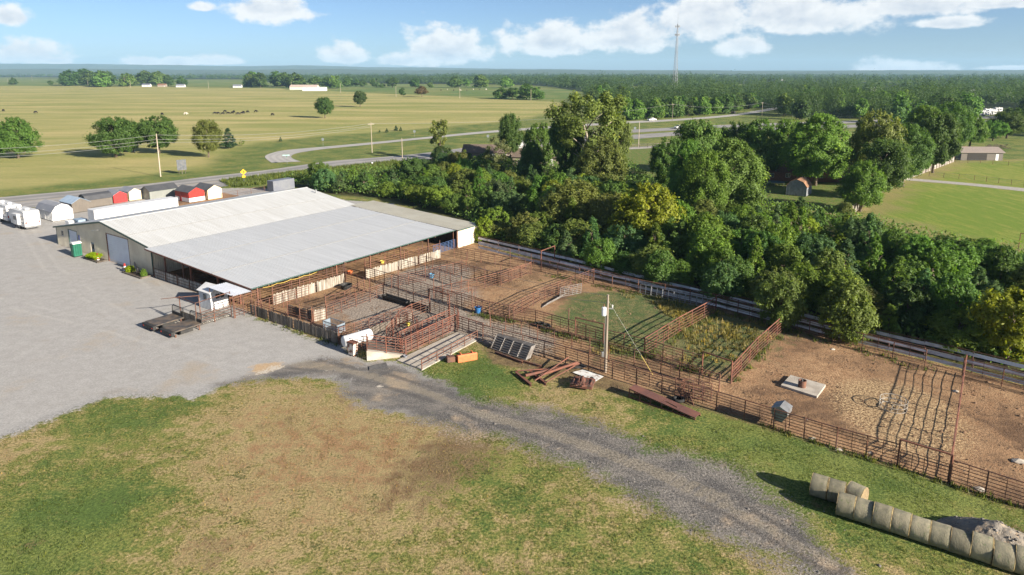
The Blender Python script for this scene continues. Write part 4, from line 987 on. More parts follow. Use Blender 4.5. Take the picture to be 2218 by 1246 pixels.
# dock: slatted steel deck with tall pipe posts
dk = thing('loading_deck', 'slatted steel deck with pipe sides between flatbeds and white shed', 'loading dock', BW(52.6, -5.3), TH)
MB().box(-1.6, 1.6, -2.1, 2.1, .12, .2).build('deck', M_dark, dk)
me = MB().box(-1.6, 1.6, -.07, .07, .201, .27).mesh('slat', M_plankg)
for k in range(18): link('slat', me, dk, (0, -2.0+k*.235, 0))
for x, y, h in ((-1.65, -2.1, 3.0), (1.65, -2.1, 2.9), (1.65, 2.1, 3.1), (-1.65, .2, 2.5), (1.65, 0, 1.7)):
    MB().tube([(x, y, 0), (x, y, h)], .055, 7).build('post', M_rust, dk)
for z in (.6, .95, 1.3, 1.65): MB().tube([(1.7, -2.1, z), (1.7, 2.1, z)], .03).build('rail', M_rust, dk)
for a, b in (((-1.65, -2.1, 2.9), (1.65, -2.1, 2.85)), ((1.65, -2.1, 2.85), (1.65, 2.1, 3.0)), ((-1.65, -2.1, 2.9), (-3.6, -3.2, 2.6)), ((-1.65, -2.1, 2.9), (-1.65, .2, 2.45))):
    MB().tube([a, b], .04).build('overhead_pipe', M_rust, dk)
pr = MB().box(1.3, 1.56, -2.3, -2.14, .25, .5); pr = MB()
for k in range(7): pr.box(-1.55+k*.46, -1.15+k*.46, -2.2, -2.14, .25, 1.35)
pr.build('side_panel', M_plankd, dk)
fence('pipe_fence', 'tall crowded pipe fence between the white shed and the plank wall', [BW(55.0, -3.2), BW(55.0, .2)], 2.4, 8, 1.1, rr=.03)
fence('pipe_fence', 'rusty pipe alley fence from the loading deck to the barn posts', [BW(56.6, -1.6), BW(56.6, 6)], 1.8, 6, 1.9)
# --- two truck flatbeds on the lot
def flatbed(label, u, v):
    r = thing('truck_flatbed', label, 'flatbed', BW(u, v), TH); z = .62
    dk_ = MB().bbox(-1.2, 1.2, -1.6, 1.6, z, z+.1, .02).build('deck', M_flat, r)
    pm = MB().box(-1.17, -.79, -1.55, 1.55, z+.101, z+.125).mesh('deck_plate', M_flat)
    for k in range(6): link('deck_plate', pm, dk_, (k*.392, 0, 0))
    fr = MB(); fr.box(-.55, -.4, -1.55, 1.5, .35, z-.002); fr.box(.4, .55, -1.55, 1.5, .35, z-.002); fr.build('frame', M_black, r)
    sk = MB().bbox(-1.2, 1.2, -1.95, -1.6, .22, z+.09, .03).build('rear_skirt', M_black, r)
    for x in (-.9, .9): MB().box(x-.1, x+.1, -1.97, -1.951, .4, .5).build('tail_light', MATS['tail_light_red'], r)
    for x in (-1.0, 1.0): MB().bbox(x-.18, x+.18, -.9, .5, .2, .58, .03).build('tool_box', M_black, r)
    hd = MB()
    for x in (-1.15, 1.15): hd.tube([(x, 1.5, z), (x, 1.58, z+1.0)], .045)
    hd.tube([(-1.15, 1.58, z+1.0), (-.95, 1.6, z+1.15), (.95, 1.6, z+1.15), (1.15, 1.58, z+1.0)], .045); hd.tube([(-1.15, 1.54, z+.45), (1.15, 1.54, z+.45)], .04)
    for k in range(11): x = -.95+k*.19; hd.tube([(x, 1.54, z+.45), (x, 1.6, z+1.15)], .018, 4)
    hd.box(-1.15, 1.15, 1.48, 1.53, z, z+.42)
    hd.build('headache_rack', M_black, r)
    for x in (-1.0, 1.0): MB().tube([(x, -1.4, 0), (x, -1.4, .3)], .08).build('jack_stand', M_rustdark, r); MB().tube([(x, 1.3, 0), (x, 1.3, .6)], .08).build('jack_stand', M_rustdark, r)
    return r
M_flat = mat('scuffed_black_deck', (.05, .048, .047), .6, 0, (.13, .10, .075), 1.2, third=((.16, .085, .04), .62))
fu, fv = UVG(357, 694, .6); flatbed('black truck flatbed with headboard rack, left of its twin', fu, fv)
fu, fv = UVG(396, 707, .6); flatbed('rust stained truck flatbed next to the loading deck', fu, fv)

# --- loading ramp, slab, chute
def slab(name, label, pts, z0, z1, m, cat='slab', kind=None):
    W3 = [V3(p) for p in pts]; c = sum(W3, Vector())/len(W3); r = thing(name, label, cat, c)
    zs = z1 if isinstance(z1, (list, tuple)) else [z1]*len(pts); n = len(pts)
    mb = MB(); mb.add([(p.x, p.y, z0) for p in W3]+[(p.x, p.y, z) for p, z in zip(W3, zs)], [tuple(range(n))[::-1], tuple(range(n, 2*n))]+[(i, (i+1) % n, (i+1) % n+n, i+n) for i in range(n)])
    mb.build('slab_body', m, r, world=True); return r
slab('loading_ramp', 'sloping concrete wall of the loading ramp below the pipe chute', [(795, 782), (879, 773), (878, 770), (795.5, 778)], -.1, [1.05, .12, .12, 1.05], M_conc, 'ramp wall')
slab('ramp_deck', 'dark dirt covered ramp deck behind the concrete ramp wall', [(795.6, 777.7), (877.5, 769.6), (868, 748), (800, 752)], -.1, [.95, .06, .04, .6], mat('trodden_ramp', (.15, .115, .09), .95, 0, (.10, .08, .065), 2), 'ramp')
cs = slab('concrete_slab', 'pale concrete slab with a low pipe railing beside the chute', [(860, 782), (914, 803), (1036, 737), (990, 721)], -.1, .1, M_conc)
fence('pipe_railing', 'low pipe railing along the concrete slab', [(914, 802), (1034, 737)], 1.05, 3, 2.2, rr=.03, z0=.4, cat='railing')
fence('pipe_fence', 'rusty pipe fence on top of the concrete ramp wall', [(796, 781), (878, 772)], 1.7, 6, 2.0, base=[1.0, .1], m=M_rustred, mr=M_rustred)
fence('pipe_fence', 'tall red rusty pipe fence along the concrete slab', [(880, 770), (930, 745), (986, 718)], 1.95, 8, 1.9, m=M_rustred, mr=M_rustred, rr=.036)
fence('pipe_fence', 'inner red rusty fence of the crowding chute', [(866, 757), (915, 733), (975, 706)], 1.9, 7, 1.9, m=M_rustred, mr=M_rustred, rr=.034)
fence('pipe_fence', 'red rusty pipe fence from the slab to the long pen fence', [(986, 718), (1046, 737)], 1.9, 7, 1.8, m=M_rustred, mr=M_rustred, rr=.034)
fence('pipe_fence', 'rusty pipe fence behind the white tank', [(735, 744), (800, 722), (893, 691)], 1.7, 7, 2.2)
fence('pipe_fence', 'rusty pipe fence from the white tank to the concrete ramp', [(735, 746), (768, 757), (797, 762)], 1.6, 5, 1.8)
def arc(label, p0, p1, p2, h=1.8, rails=7, m=None, n=9):
    a, b, c = V3(p0), V3(p1), V3(p2); pts = [(a*(1-t)**2+b*2*t*(1-t)+c*t*t) for t in np.linspace(0, 1, n)]
    m = m or M_rustred; root = thing('curved_fence', label, 'fence', a)
    for p in pts[::2]: bar('post', p, p+Vector((0, 0, h+.05)), .055, m, root)
    for k in range(rails):
        z = .2+(h-.2)*k/(rails-1); mb = MB().tube([p+Vector((0, 0, z)) for p in pts], .034, 5); mb.build('rail', m, root, world=True)
    return root
arc('curved red rusty fence sweeping round the crowding tub', (865, 708), (905, 712), (908, 738))
arc('curved red rusty fence at the mouth of the alley by the slab', (972, 690), (1003, 700), (990, 720))
arc('curved red rusty fence nearest the concrete ramp', (838, 745), (868, 752), (872, 766), 1.7, 6)
fence('pipe_fence', 'red rusty pipe fence across the crowding tub', [(893, 691), (865, 708), (838, 745)], 1.8, 6, 2.0, m=M_rustred, mr=M_rustred)
plank_wall('dark low board wall behind the crowding tub', (800, 724), (893, 692), .75, M_plankd, (), 3, .8, side=1)
# white tank on its stand
r = thing('fuel_tank', 'white horizontal tank on a stand beside the pipe pens', 'tank', G(775, 757))
ax = (G(800, 748)-G(748, 764)); ax.z = 0; ax.normalize(); cpos = Vector((0, 0, 1.25))
tm = MB(); tm.smooth = True
tm.tube([cpos+ax*x for x in (-1.62, -1.58, -1.5, 1.5, 1.58, 1.62)], [.3, .5, .6, .6, .5, .3], 24)
tk = tm.build('tank', M_white, r)
for s in (-.9, .9):
    sd_ = MB(); nn = Vector((-ax.y, ax.x, 0))
    for q in (-1, 1): sd_.obox(ax*s+nn*.55*q, ax*s+nn*.35*q+Vector((0, 0, .85)), .1, .1)
    sd_.obox(ax*s-nn*.55+Vector((0, 0, .7)), ax*s+nn*.55+Vector((0, 0, .7)), .1, .12); sd_.build('stand', M_rustdark, r)
MB().tube([cpos+ax*.2+Vector((0, 0, .6)), cpos+ax*.2+Vector((0, 0, .8))], .06).build('filler_cap', M_galv, r)
r = thing('rusty_tank_box', 'peeling white and rust coloured box standing by the white tank', 'box', G(765, 770), TH)
MB().prism([(-.35, .15), (.35, .15), (.45, 1.35), (-.45, 1.35)], -.3, .3).build('body', mat('peeling_white_rust', (.55, .5, .44), .8, 0, (.18, .09, .06), 3.0, lo=.48, hi=.56), r)
MB().box(-.48, .48, -.33, .33, 1.351, 1.5).build('lid', M_rustred, r)
for x in (-.25, .25): MB().box(x-.06, x+.06, -.2, .2, 0, .15).build('foot', M_rustdark, r)
# ================================================================ things lying in and around the pens
r = thing('feeder_crate', 'grey slatted feeder crate beside the dark plank wall', 'feeder', G(724, 721), TH)
MB().box(-1.2, 1.2, -.55, .55, .3, .36).build('floor', M_plankg, r)
for y in (-.55, .55):
    s = MB()
    for k in range(11): s.obox((-1.15+k*.23, y, .36), (-1.15+k*.23, y, 1.3), .035, .035, (0, 1, 0))
    s.obox((-1.2, y, 1.3), (1.2, y, 1.3), .07, .07); s.obox((-1.2, y, .38), (1.2, y, .38), .07, .07); s.build('side_bars', M_galv, r)
for x in (-1.2, 1.2): MB().box(x-.02, x+.02, -.52, .52, .38, 1.28).build('end_plate', mat('grey_blue_steel', (.16, .2, .24), .5) if 'grey_blue_steel' not in MATS else MATS['grey_blue_steel'], r)
for x in (-1.1, 1.1):
    for y in (-.5, .5): MB().box(x-.05, x+.05, y-.05, y+.05, 0, .3).build('leg', M_rustdark, r)
def trough(label, a, b, w=.7, h=.5, z=.15, m=None):
    a = G(*a); b = G(*b); L = (b-a).length; d = b-a; r = thing('feed_trough', label, 'trough', a, atan2(d.y, d.x))
    MB().prism([(-w/2, z+h), (-w/3, z), (w/3, z), (w/2, z+h), (w/2-.05, z+h), (w/3-.05, z+.05), (-w/3+.05, z+.05), (-w/2+.05, z+h)], 0, L, 'x').build('trough_body', m or M_black, r)
    for x in (.05, L-.05): MB().prism([(-w/2, z+h), (-w/3, z), (w/3, z), (w/2, z+h)], x-.03, x+.03, 'x').build('end_plate', m or M_black, r)
    for k in range(int(L/1.5)+1):
        x = .15+k*(L-.3)/max(1, int(L/1.5)); MB().box(x-.04, x+.04, -w/2, w/2, 0, z).build('leg', M_rustdark, r)
    return r
trough('long black feed trough beside the alley fence', (832, 648), (884, 664)); trough('black feed trough with a rusty end at the alley fence', (888, 666), (925, 676))
def tub(label, px, py, r_, h, m, name='tub', cat='tub', z=0):
    r = thing(name, label, cat, G(px, py)+Vector((0, 0, z)))
    MB().lathe([(r_*.82, 0), (r_, h*.92), (r_*1.06, h*.92), (r_*1.06, h), (r_*.94, h), (r_*.78, .06)], 16).build('tub_body', m, r)
    for s in (-1, 1): MB().tube([(s*r_, -.1, h*.8), (s*(r_+.09), 0, h*.78), (s*r_, .1, h*.8)], .02, 5).build('handle', m, r)
    return r
tub('black round water tub at the end of the pale plank wall', 750, 625, .75, .6, M_black)
tub('blue plastic tub by the fence next to the sandy pen', 1036, 678, .42, .75, M_blueplastic)
tub('small blue tub in the gravel pen', 934, 602, .38, .6, mat('pale_blue_plastic', (.08, .26, .42), .4))
tub('orange tub under the barn eave behind the fence', 758, 594, .35, .5, M_orange); tub('yellow tub under the barn eave near the addition', 828, 571, .3, .45, mat('yellow_plastic', (.6, .5, .08), .5))
tub('red bucket hanging place by the crowding tub', 829, 704, .2, .35, mat('red_plastic', (.55, .05, .05), .4), 'bucket', 'bucket'); tub('yellow bucket by the red chute fence', 884, 705, .22, .35, MATS['yellow_plastic'], 'bucket', 'bucket')
tub('grey bucket at the foot of the ramp fence', 878, 776, .2, .3, M_greyroof, 'bucket', 'bucket')
# loader bucket
r = thing('loader_bucket', 'faded orange loader bucket lying beside the concrete slab', 'loader bucket', G(1010, 779), radians(24))
pr = [(-.45, 0), (.4, 0), (.48, .05), (.1, .62), (-.35, .72), (-.45, .6)]
MB().prism(pr, -1.0, 1.0, 'x').build('shell', M_orange, r)
for x in (-.6, .6): MB().box(x-.05, x+.05, -.3, .25, .5, .8).build('bracket', M_orange, r)
MB().box(-1.02, 1.02, .4, .56, .005, .05).build('cutting_edge', M_rustred, r)
r = thing('steel_weight', 'small rusty steel block by the slab railing', 'weight', G(976, 783), .3)
MB().bbox(-.4, .4, -.35, .35, 0, .55, .04).build('block', M_rustdark, r); MB().tube([(0, 0, .55), (0, 0, .9)], .04).build('pin', M_rustdark, r)
# rubber mat on the gravel
def sheet(name, label, pts, z, m, cat, wob=.04, n=6, th=.02):
    W3 = [V3(p) for p in pts]; c = sum(W3, Vector())/4; r = thing(name, label, cat, (c.x, c.y, 0)); V = []; F = []
    for i in range(n+1):
        for j in range(n+1):
            p = W3[0].lerp(W3[1], i/n).lerp(W3[3].lerp(W3[2], i/n), j/n)
            V.append((p.x-c.x, p.y-c.y, z+wob*mnoise.noise((p.x*1.3, p.y*1.3, 2))))
    k = len(V); V += [(x, y, q-th) for x, y, q in V]
    for i in range(n):
        for j in range(n):
            a = i*(n+1)+j; F += [(a, a+n+1, a+n+2, a+1), (k+a, k+a+1, k+a+n+2, k+a+n+1)]
    ed = [i*(n+1) for i in range(n+1)], [i*(n+1)+n for i in range(n+1)], list(range(n+1)), [n*(n+1)+j for j in range(n+1)]
    for e in ed:
        for a, b in zip(e, e[1:]): F.append((a, b, b+k, a+k))
    MB().add(V, F).build('sheet_body', m, r); return r
sheet('rubber_mat', 'dark rubber mat lying on the gravel in front of the ramp', [(799, 795), (836, 786), (841, 799), (800, 803)], .07, mat('worn_rubber', (.07, .07, .07), .8, 0, (.12, .115, .11), 3), 'mat')
M_wsheet = mat('white_sheet_metal', (.62, .62, .60), .5, 0, (.36, .30, .25), 2.2, lo=.55, hi=.62)
sheet('metal_sheet', 'white stained metal sheet beside the rusty mower', [(1240, 809), (1262, 803), (1307, 818), (1290, 829)], .12, M_wsheet, 'metal sheet', .05)
sheet('tarp', 'dark crumpled tarp behind the white metal sheet', [(1228, 792), (1258, 790), (1270, 801), (1236, 803)], .22, M_black, 'tarp', .3)
# pile of red steel beams
def beam(label, a, b, z, m=None, w=.22, name='steel_beam'):
    a = G(*a)+Vector((0, 0, z[0])); b = G(*b)+Vector((0, 0, z[1])); r = thing(name, label, 'beam', a, 0, 'steel beams in the junk pile'); mb = MB(); d = b-a; u = Vector((0, 0, 1))
    mb.obox(a+u*w/2, b+u*w/2, w, .035); mb.obox(a-u*w/2, b-u*w/2, w, .035); mb.obox(a, b, .03, w-.036)
    mb.build('beam_body', m or M_rustred, r, world=True)
beam('dark red steel beam at the left end of the beam pile', (1117, 810), (1150, 837), (.12, .12), w=.24); beam('second dark red steel beam across the foot of the beam pile', (1148, 808), (1183, 835), (.12, .12), w=.24)
def pipe(label, a, b, za, zb, r_, m=None, name='steel_pipe', group='steel beams in the junk pile'):
    a = G(*a)+Vector((0, 0, za)); b = G(*b)+Vector((0, 0, zb)); r = thing(name, label, 'pipe', a, 0, group); MB().tube([a, b], r_, 10).build('pipe_body', m or M_rustred, r, world=True)
pipe('thick red pipe, largest of the beam pile', (1138, 822), (1257, 797), .38, .5, .14); pipe('red pipe lying beside the thickest pipe', (1170, 821), (1250, 801), .36, .75, .12); pipe('thin red pipe crossing the pile from tarp to beam', (1158, 832), (1232, 791), .32, .85, .06)
pipe('thin red pipe on the far side of the beam pile', (1120, 810), (1215, 806), .32, .4, .06); pipe('thin red pipe on the near side of the beam pile', (1184, 834), (1245, 803), .32, .5, .06)
beam('long rusty beam lying in front of the stacked gate panels', (1072, 766), (1132, 788), (.14, .14), M_rustdark, .2); beam('rusty beam end near the beam pile', (1128, 784), (1172, 796), (.12, .1), M_rustdark, .18)
# stack of pipe panels leaning by the slab
M_galvold = mat('dull_galvanised', (.22, .21, .20), .6, .2, (.14, .12, .105), 2)
for k in range(5):
    a = G(1062+k*1.6, 757-k*.9); b = G(1138+k*2.2, 783-k*1.1); d = (b-a).normalized(); nr = Vector((-d.y, d.x, 0))
    gate_panel(['front grey pipe panel of the leaning stack by the slab', 'second grey pipe panel of the leaning stack by the slab', 'middle grey pipe panel of the leaning stack by the slab', 'fourth grey pipe panel of the leaning stack by the slab', 'rearmost grey pipe panel of the leaning stack by the slab'][k],
               a, b, 1.55, M_galvold, nr*.62, 7, 4, .042, group='stacked pipe panels by the slab')
# pale gates lying against the fence of the sandy pen
gate_panel('pale pipe gate propped in the green pen near the sandy pen', (1212, 646), (1258, 637), 1.3, M_galvold, Vector((.1, .3, 0)), 6, 5)
gate_panel('fallen pale pipe gate lying on the ground in the green pen', (1172, 668), (1213, 646), 1.4, M_galvold, Vector((.65, .72, 0)), 6, 3)
for k in range(6):
    a = (1386+k*24.5, 634+k*5.5); b = (1386+(k+1)*24.5-1.5, 634+(k+1)*5.5)
    gate_panel('pale galvanised panel leaning on the guardrail lane fence, number %s from the barn' % ('one', 'two', 'three', 'four', 'five', 'six')[k], (a[0], a[1]+3), (b[0], b[1]+3), 1.25, M_galv, Vector((.1, .25, 0)), 5, 2, .03, group='galvanised panels along the lane fence')
# rusty rotary mower
r = thing('rotary_mower', 'rusty rotary mower deck beside the white metal sheet', 'mower', G(1262, 838), radians(-18))
M_mower = mat('rusty_machinery', (.15, .055, .035), .75, 0, (.07, .045, .035), 3.0, rnd=.15)
MB().prism([(-1.0, .25), (1.0, .25), (1.0, .5), (.8, .56), (-.8, .56), (-1.0, .5)], -.85, .85).build('deck', M_mower, r)
MB().lathe([(.28, .56), (.26, .85), (.14, .95), (.1, 1.05)], 12).build('gearbox', M_mower, r)
MB().tube([(0, 0, .85), (0, -1.2, .75)], .06).build('drive_shaft', M_mower, r)
for x in (-.55, .55): MB().obox((x, -.8, .56), (x*.4, -1.5, .8), .09, .09).build('hitch_arm', M_mower, r); MB().obox((x*.5, -.75, .55), (x*.35, -.6, 1.15), .07, .07).build('a_frame', M_mower, r); MB().obox((x, .8, .5), (x, 1.35, .35), .08, .08).build('tail_arm', M_mower, r)
for x in (-.55, .55): wheel(r, x, 1.35, .22, .14, 'tail_wheel')
for x in (-.8, .8): MB().tube([(x, -.5, .56), (x, .5, .62)], .07).build('brace', M_mower, r)
# long rusty steel chute lying in the grass
a = G(1368, 857); b = G(1512, 906); d = (b-a); L = d.length; d.normalize(); r = thing('steel_chute', 'long flat topped rusty steel chute lying on the grass', 'chute', a, atan2(d.y, d.x))
M_chute = mat('brown_rusted_plate', (.15, .066, .048), .65, 0, (.105, .05, .042), .9, third=((.30, .115, .035), .66))
for k in range(4): MB().box(k*L/4+.01, (k+1)*L/4-.01, -.55, .5, .86-k*.16-(.002 if k % 2 else 0), .9-k*.16).turn(Matrix.Translation((k*L/4, 0, .88-k*.16)) @ Matrix.Rotation(atan(.16*4/L), 4, 'Y') @ Matrix.Translation((-k*L/4, 0, -.88+k*.16))).build('top_plate', M_chute, r)
for y in (-.5, .45):
    MB().obox((0, y, .82), (L, y, .2), .08, .08).build('top_rail', M_rustred, r); MB().obox((0, y, .08), (L, y, .06), .09, .09).build('bottom_rail', M_rustred, r)
    for k in range(6): x = .05+k*L/6; z = .82-.62*x/L; MB().obox((x, y, .12), (x, y, z-.04), .07, .07, (0, 1, 0)).build('upright', M_rustred, r)
MB().obox((L*.55, -.1, .62), (L*.72, -.25, .48), .05, .05).build('loose_bar', M_rustdark, r)
# junk behind the chute: hay ring halves and frames
def ring(label, px, py, rad, h, m, tilt=0, n=14, bars=True, group=None):
    r = thing('hay_ring', label, 'hay ring', G(px, py)+Vector((0, 0, sin(tilt)*rad)), 0, group); r.rotation_euler = (tilt, 0, 0)
    for z in (.05, h*.5, h):
        MB().tube([(rad*cos(2*pi*k/24), rad*sin(2*pi*k/24), z) for k in range(25)], .03, 5, False).build('hoop', m, r)
    for k in range(n):
        a_ = 2*pi*k/n; MB().tube([(rad*cos(a_), rad*sin(a_), .05), (rad*cos(a_+.12), rad*sin(a_+.12), h)], .022, 5).build('ring_bar', m, r)
    return r
ring('bent rusty hay ring half buried in straw in the bare dirt pen', 1934, 884, 1.05, .8, M_plankg)
ring('rusty hay ring lying behind the long steel chute', 1500, 852, 1.0, .9, M_rust)
gate_panel('dark red slatted frame lying behind the low end of the steel chute', (1478, 868), (1504, 882), 1.2, M_rustred, Vector((-.2, .75, 0)), 7, 2, .035)
gate_panel('rusty pipe frame propped on the fence behind the steel chute', (1462, 858), (1540, 872), 1.6, M_rust, Vector((.05, .2, 0)), 5, 4, .035)
r = thing('old_tyre', 'black tyre lying behind the long steel chute', 'tyre', G(1470, 868)); tv = MB(); tv.smooth = True
tv.tube([(.42*cos(2*pi*k/18), .42*sin(2*pi*k/18), .14) for k in range(19)], .14, 8, False); tv.build('tyre_body', M_tyre, r)
# cube feeder hopper on legs
r = thing('feed_hopper', 'grey galvanised feed hopper on legs by the pen fence', 'hopper', G(1690, 925), radians(-38))
MB().prism([(-.25, .75), (.25, .75), (.62, 1.35), (.62, 1.75), (-.62, 1.75), (-.62, 1.35)], -.62, .62).build('hopper_body', M_galv, r)
MB().prism([(-.66, 1.751), (.66, 1.751), (0, 2.05)], -.66, .66).build('lid', M_galv, r)
for x in (-.5, .5):
    for y in (-.5, .5): MB().obox((x*1.15, y*1.15, 0), (x, y, 1.4), .05, .05, (0, 1, 0)).build('leg', M_rust, r)
# well slab with drum
slab('well_slab', 'square concrete slab in the bare dirt pen', [(1691, 839), (1769, 864), (1788, 838), (1712, 817)], -.05, .22, M_conc)
g = G(1737, 838, .22); r = thing('water_drum', 'short dark drum standing on the square concrete slab', 'drum', g)
MB().lathe([(.33, 0), (.34, .3), (.36, .31), (.34, .33), (.34, .62), (.36, .64), (.30, .64), (.29, .1)], 16).build('drum_body', M_rustdark, r)
MB().tube([(0, 0, .1), (0, 0, .8)], .05).build('riser_pipe', M_galv, r)
# tyres at the fence of the green pen
for k, (px, py, lab) in enumerate(((1168, 706, 'old tyre lying at the fence of the green pen, nearer the barn'), (1181, 710, 'old tyre lying at the fence of the green pen, farther from the barn'))):
    r = thing('old_tyre', lab, 'tyre', G(px, py), 0, 'old tyres at the green pen'); tv = MB(); tv.smooth = True
    tv.tube([(.5*cos(2*pi*k/18), .5*sin(2*pi*k/18), .17) for k in range(19)], .17, 8, False); tv.build('tyre_body', M_tyre, r)
# ---------------------------------------------------------------- round hay bales
M_bale = mat('weathered_hay', (.25, .225, .155), .95, 0, (.165, .155, .11), 2.2, rnd=.22, bump=.03, bscale=16, third=((.15, .165, .085), .56), stretch=(1, 1, .6))
M_baleend = mat('bale_end_hay', (.27, .20, .11), .95, 0, (.18, .135, .08), 5, rnd=.1, bump=.06, bscale=18)
p0 = G(1808, 1120); p1 = G(2054, 1201); dv = (p1-p0)/6; BW_ = dv.length*.985
def bale_mesh(seed, Rr=.73, Wd=BW_):
    n = 30; V = []; F = []; prof = [(-Wd/2+.03, .02), (-Wd/2+.02, Rr*.6), (-Wd/2, Rr*.95), (-Wd/2+.025, Rr*.995), (-Wd/2+.06, Rr*1.012), (-.2, Rr), (.2, Rr), (Wd/2-.06, Rr*1.012), (Wd/2-.025, Rr*.995), (Wd/2, Rr*.95), (Wd/2-.02, Rr*.6), (Wd/2-.03, .02)]
    for x, r_ in prof:
        for k in range(n):
            a_ = 2*pi*k/n; rr = r_*(1+.012*mnoise.noise((cos(a_)*1.5+seed, sin(a_)*1.5, x))); z = sin(a_)*rr
            if z < -Rr*.92: z = -Rr*.92
            V.append((x, cos(a_)*rr*1.02, z+Rr*.92))
    for i in range(len(prof)-1):
        for k in range(n): F.append((i*n+k, i*n+(k+1) % n, (i+1)*n+(k+1) % n, (i+1)*n+k))
    F.append(tuple(range(n))); F.append(tuple(range((len(prof)-1)*n, len(prof)*n)))
    mb = MB(); mb.add(V, F); me = mb.mesh('bale_body', [M_bale, M_baleend])
    for f in me.polygons:
        end = abs(f.normal.x) > .6; f.use_smooth = not end; f.material_index = 1 if end else 0
    return me
bms = [bale_mesh(k) for k in range(4)]
rope_m = mat('bale_edge_straw', (.34, .27, .13), .95, 0, (.16, .12, .07), 6)
def bale(label, pos, ang, k):
    r = thing('hay_bale', label, 'hay bale', pos, ang, 'round hay bales by the gravel track'); r.scale = (1, random.uniform(.95, 1.05), random.uniform(.93, 1.05)); r.rotation_euler[2] += pi*(k % 2); b = link('bale_body', bms[k % 4], r)
    for s in (-1, 1):
        MB().tube([(s*(BW_/2-.012), cos(2*pi*j/24)*.735, .672+max(-.65, sin(2*pi*j/24)*.725)) for j in range(25)], .02, 4, False).build('loose_straw_edge', rope_m, b)
wd = dv.length; ang = atan2(dv.y, dv.x); nr = Vector((-dv.y, dv.x, 0)).normalized()
print('bale pitch', wd)
ordn = ['first', 'second', 'third', 'fourth', 'fifth', 'sixth', 'seventh', 'eighth', 'ninth', 'tenth']
for k in range(10):
    bale('round hay bale, %s of the long row counted from the left' % ordn[k], p0+dv*(k+.5)+nr*(.62+.05*(k % 2)), ang+random.uniform(-.03, .03), k)
q0 = G(1752, 1077); q1 = G(1826, 1100); dq = (q1-q0)/2; aq = atan2(dq.y, dq.x); nq = Vector((-dq.y, dq.x, 0)).normalized()
bale('round hay bale at the left end of the short rear row', q0+dq*.5+nq*.6, aq, 1); bale('round hay bale in the middle of the short rear row', q0+dq*1.5+nq*.6, aq+.04, 2)
bale('round hay bale turned aside at the right end of the short rear row', G(1850, 1104)+nq*.6, aq-.25, 3)
# ---------------------------------------------------------------- heap of crushed rock
def heap():
    c = G(2158, 1180); n, mrad = 40, 12; V = []; F = []
    for j in range(mrad+1):
        t = j/mrad
        for k in range(n):
            a_ = 2*pi*k/n; x = cos(a_)*t*3.3; y = sin(a_)*t*2.3
            z = 1.45*(1-t**1.2)*(1+.25*mnoise.noise((x*.8, y*.8, 1)))+.12*(1-t)*mnoise.noise((x*3, y*3, 4))
            V.append((x, y, max(z, -.05) if t < 1 else -.06))
    for j in range(mrad):
        for k in range(n): F.append((j*n+k, j*n+(k+1) % n, (j+1)*n+(k+1) % n, (j+1)*n+k))
    m = mat('crushed_rock', (.25, .215, .17), .95, 0, (.17, .155, .135), 1.6, bump=.09, bscale=6, third=((.34, .25, .16), .55))
    r = thing('rock_heap', 'low heap of crushed rock and sand beside the hay bales', 'heap', c, radians(-36))
    MB().add(V, F).build('heap_body', m, r)
    me = []
    for s in range(3):
        bm = bmesh.new(); bmesh.ops.create_icosphere(bm, subdivisions=1, radius=1)
        for v in bm.verts: v.co *= random.uniform(.7, 1.2)
        q = bpy.data.meshes.new('stone'); bm.to_mesh(q); bm.free(); q.materials.append(MATS.get('stone_grey') or mat('stone_grey', (.24, .22, .195), .9, 0, (.16, .15, .14), 3, rnd=.25)); me.append(q)
    for k in range(110):
        a_ = random.uniform(0, 2*pi); t = sqrt(random.random()); x = cos(a_)*t*3.2; y = sin(a_)*t*2.2; s = random.uniform(.04, .11)
        link('stone', me[k % 3], r, (x, y, max(0, 1.45*(1-t**1.2))*1.0+.02), (random.uniform(0, 6), random.uniform(0, 6), 0), (s*1.3, s, s*.8))
heap()
# ---------------------------------------------------------------- pole with transformer in the alley
def catenary(a, b, sag, n=14):
    return [Vector(a).lerp(Vector(b), k/n)-Vector((0, 0, sag*4*(k/n)*(1-k/n))) for k in range(n+1)]
def wire(label, a, b, sag, r_=.02, m=None, n=16):
    o = MB().tube(catenary(a, b, sag, n), r_, 4); c = o.build('power_line', m or M_wire); tag(c, label, 'power line'); return c
pb = G(1311, 806); r = thing('transformer_pole', 'wooden utility pole with white transformer in the dirt alley', 'utility pole', pb)
MB().tube([(0, 0, -.2), (.05, 0, 7.7)], [.15, .1], 10).build('pole', M_pole, r)
tf = MB().lathe([(.2, 5.7), (.22, 5.75), (.22, 6.45), (.2, 6.5), (.05, 6.55)], 14, (-.3, -.1, 0)).build('transformer', mat('transformer_white', (.6, .63, .66), .4), r)
MB().lathe([(.04, 6.55), (.05, 6.65), (.04, 6.8)], 8, (-.3, -.1, 0)).build('bushing', M_rustdark, tf)
MB().box(-.1, .55, -.05, .05, 6.3, 6.4).build('bracket', M_galv, r); MB().lathe([(.05, 6.4), (.06, 6.7)], 8, (.5, 0, 0)).build('cutout', M_white, r)
MB().bbox(-.42, -.18, -.22, -.05, 1.6, 2.1, .02).build('meter_box', M_galv, r); MB().tube([(-.2, -.12, 2.1), (-.16, -.1, 5.6)], .03).build('conduit', M_galv, r)
gy = G(1414, 812); o = MB().tube([pb+Vector((.05, 0, 7.2)), gy], .007, 4).build('guy_wire', M_wire); tag(o, 'guy wire from the transformer pole to the alley', 'guy wire')
o = MB().tube([gy+(pb+Vector((.05, 0, 7.2))-gy)*.26, gy], .022, 6).build('guy_guard', mat('yellow_guard', (.5, .38, .08), .5)); tag(o, 'yellow plastic guard on the guy wire of the transformer pole', 'wire guard')
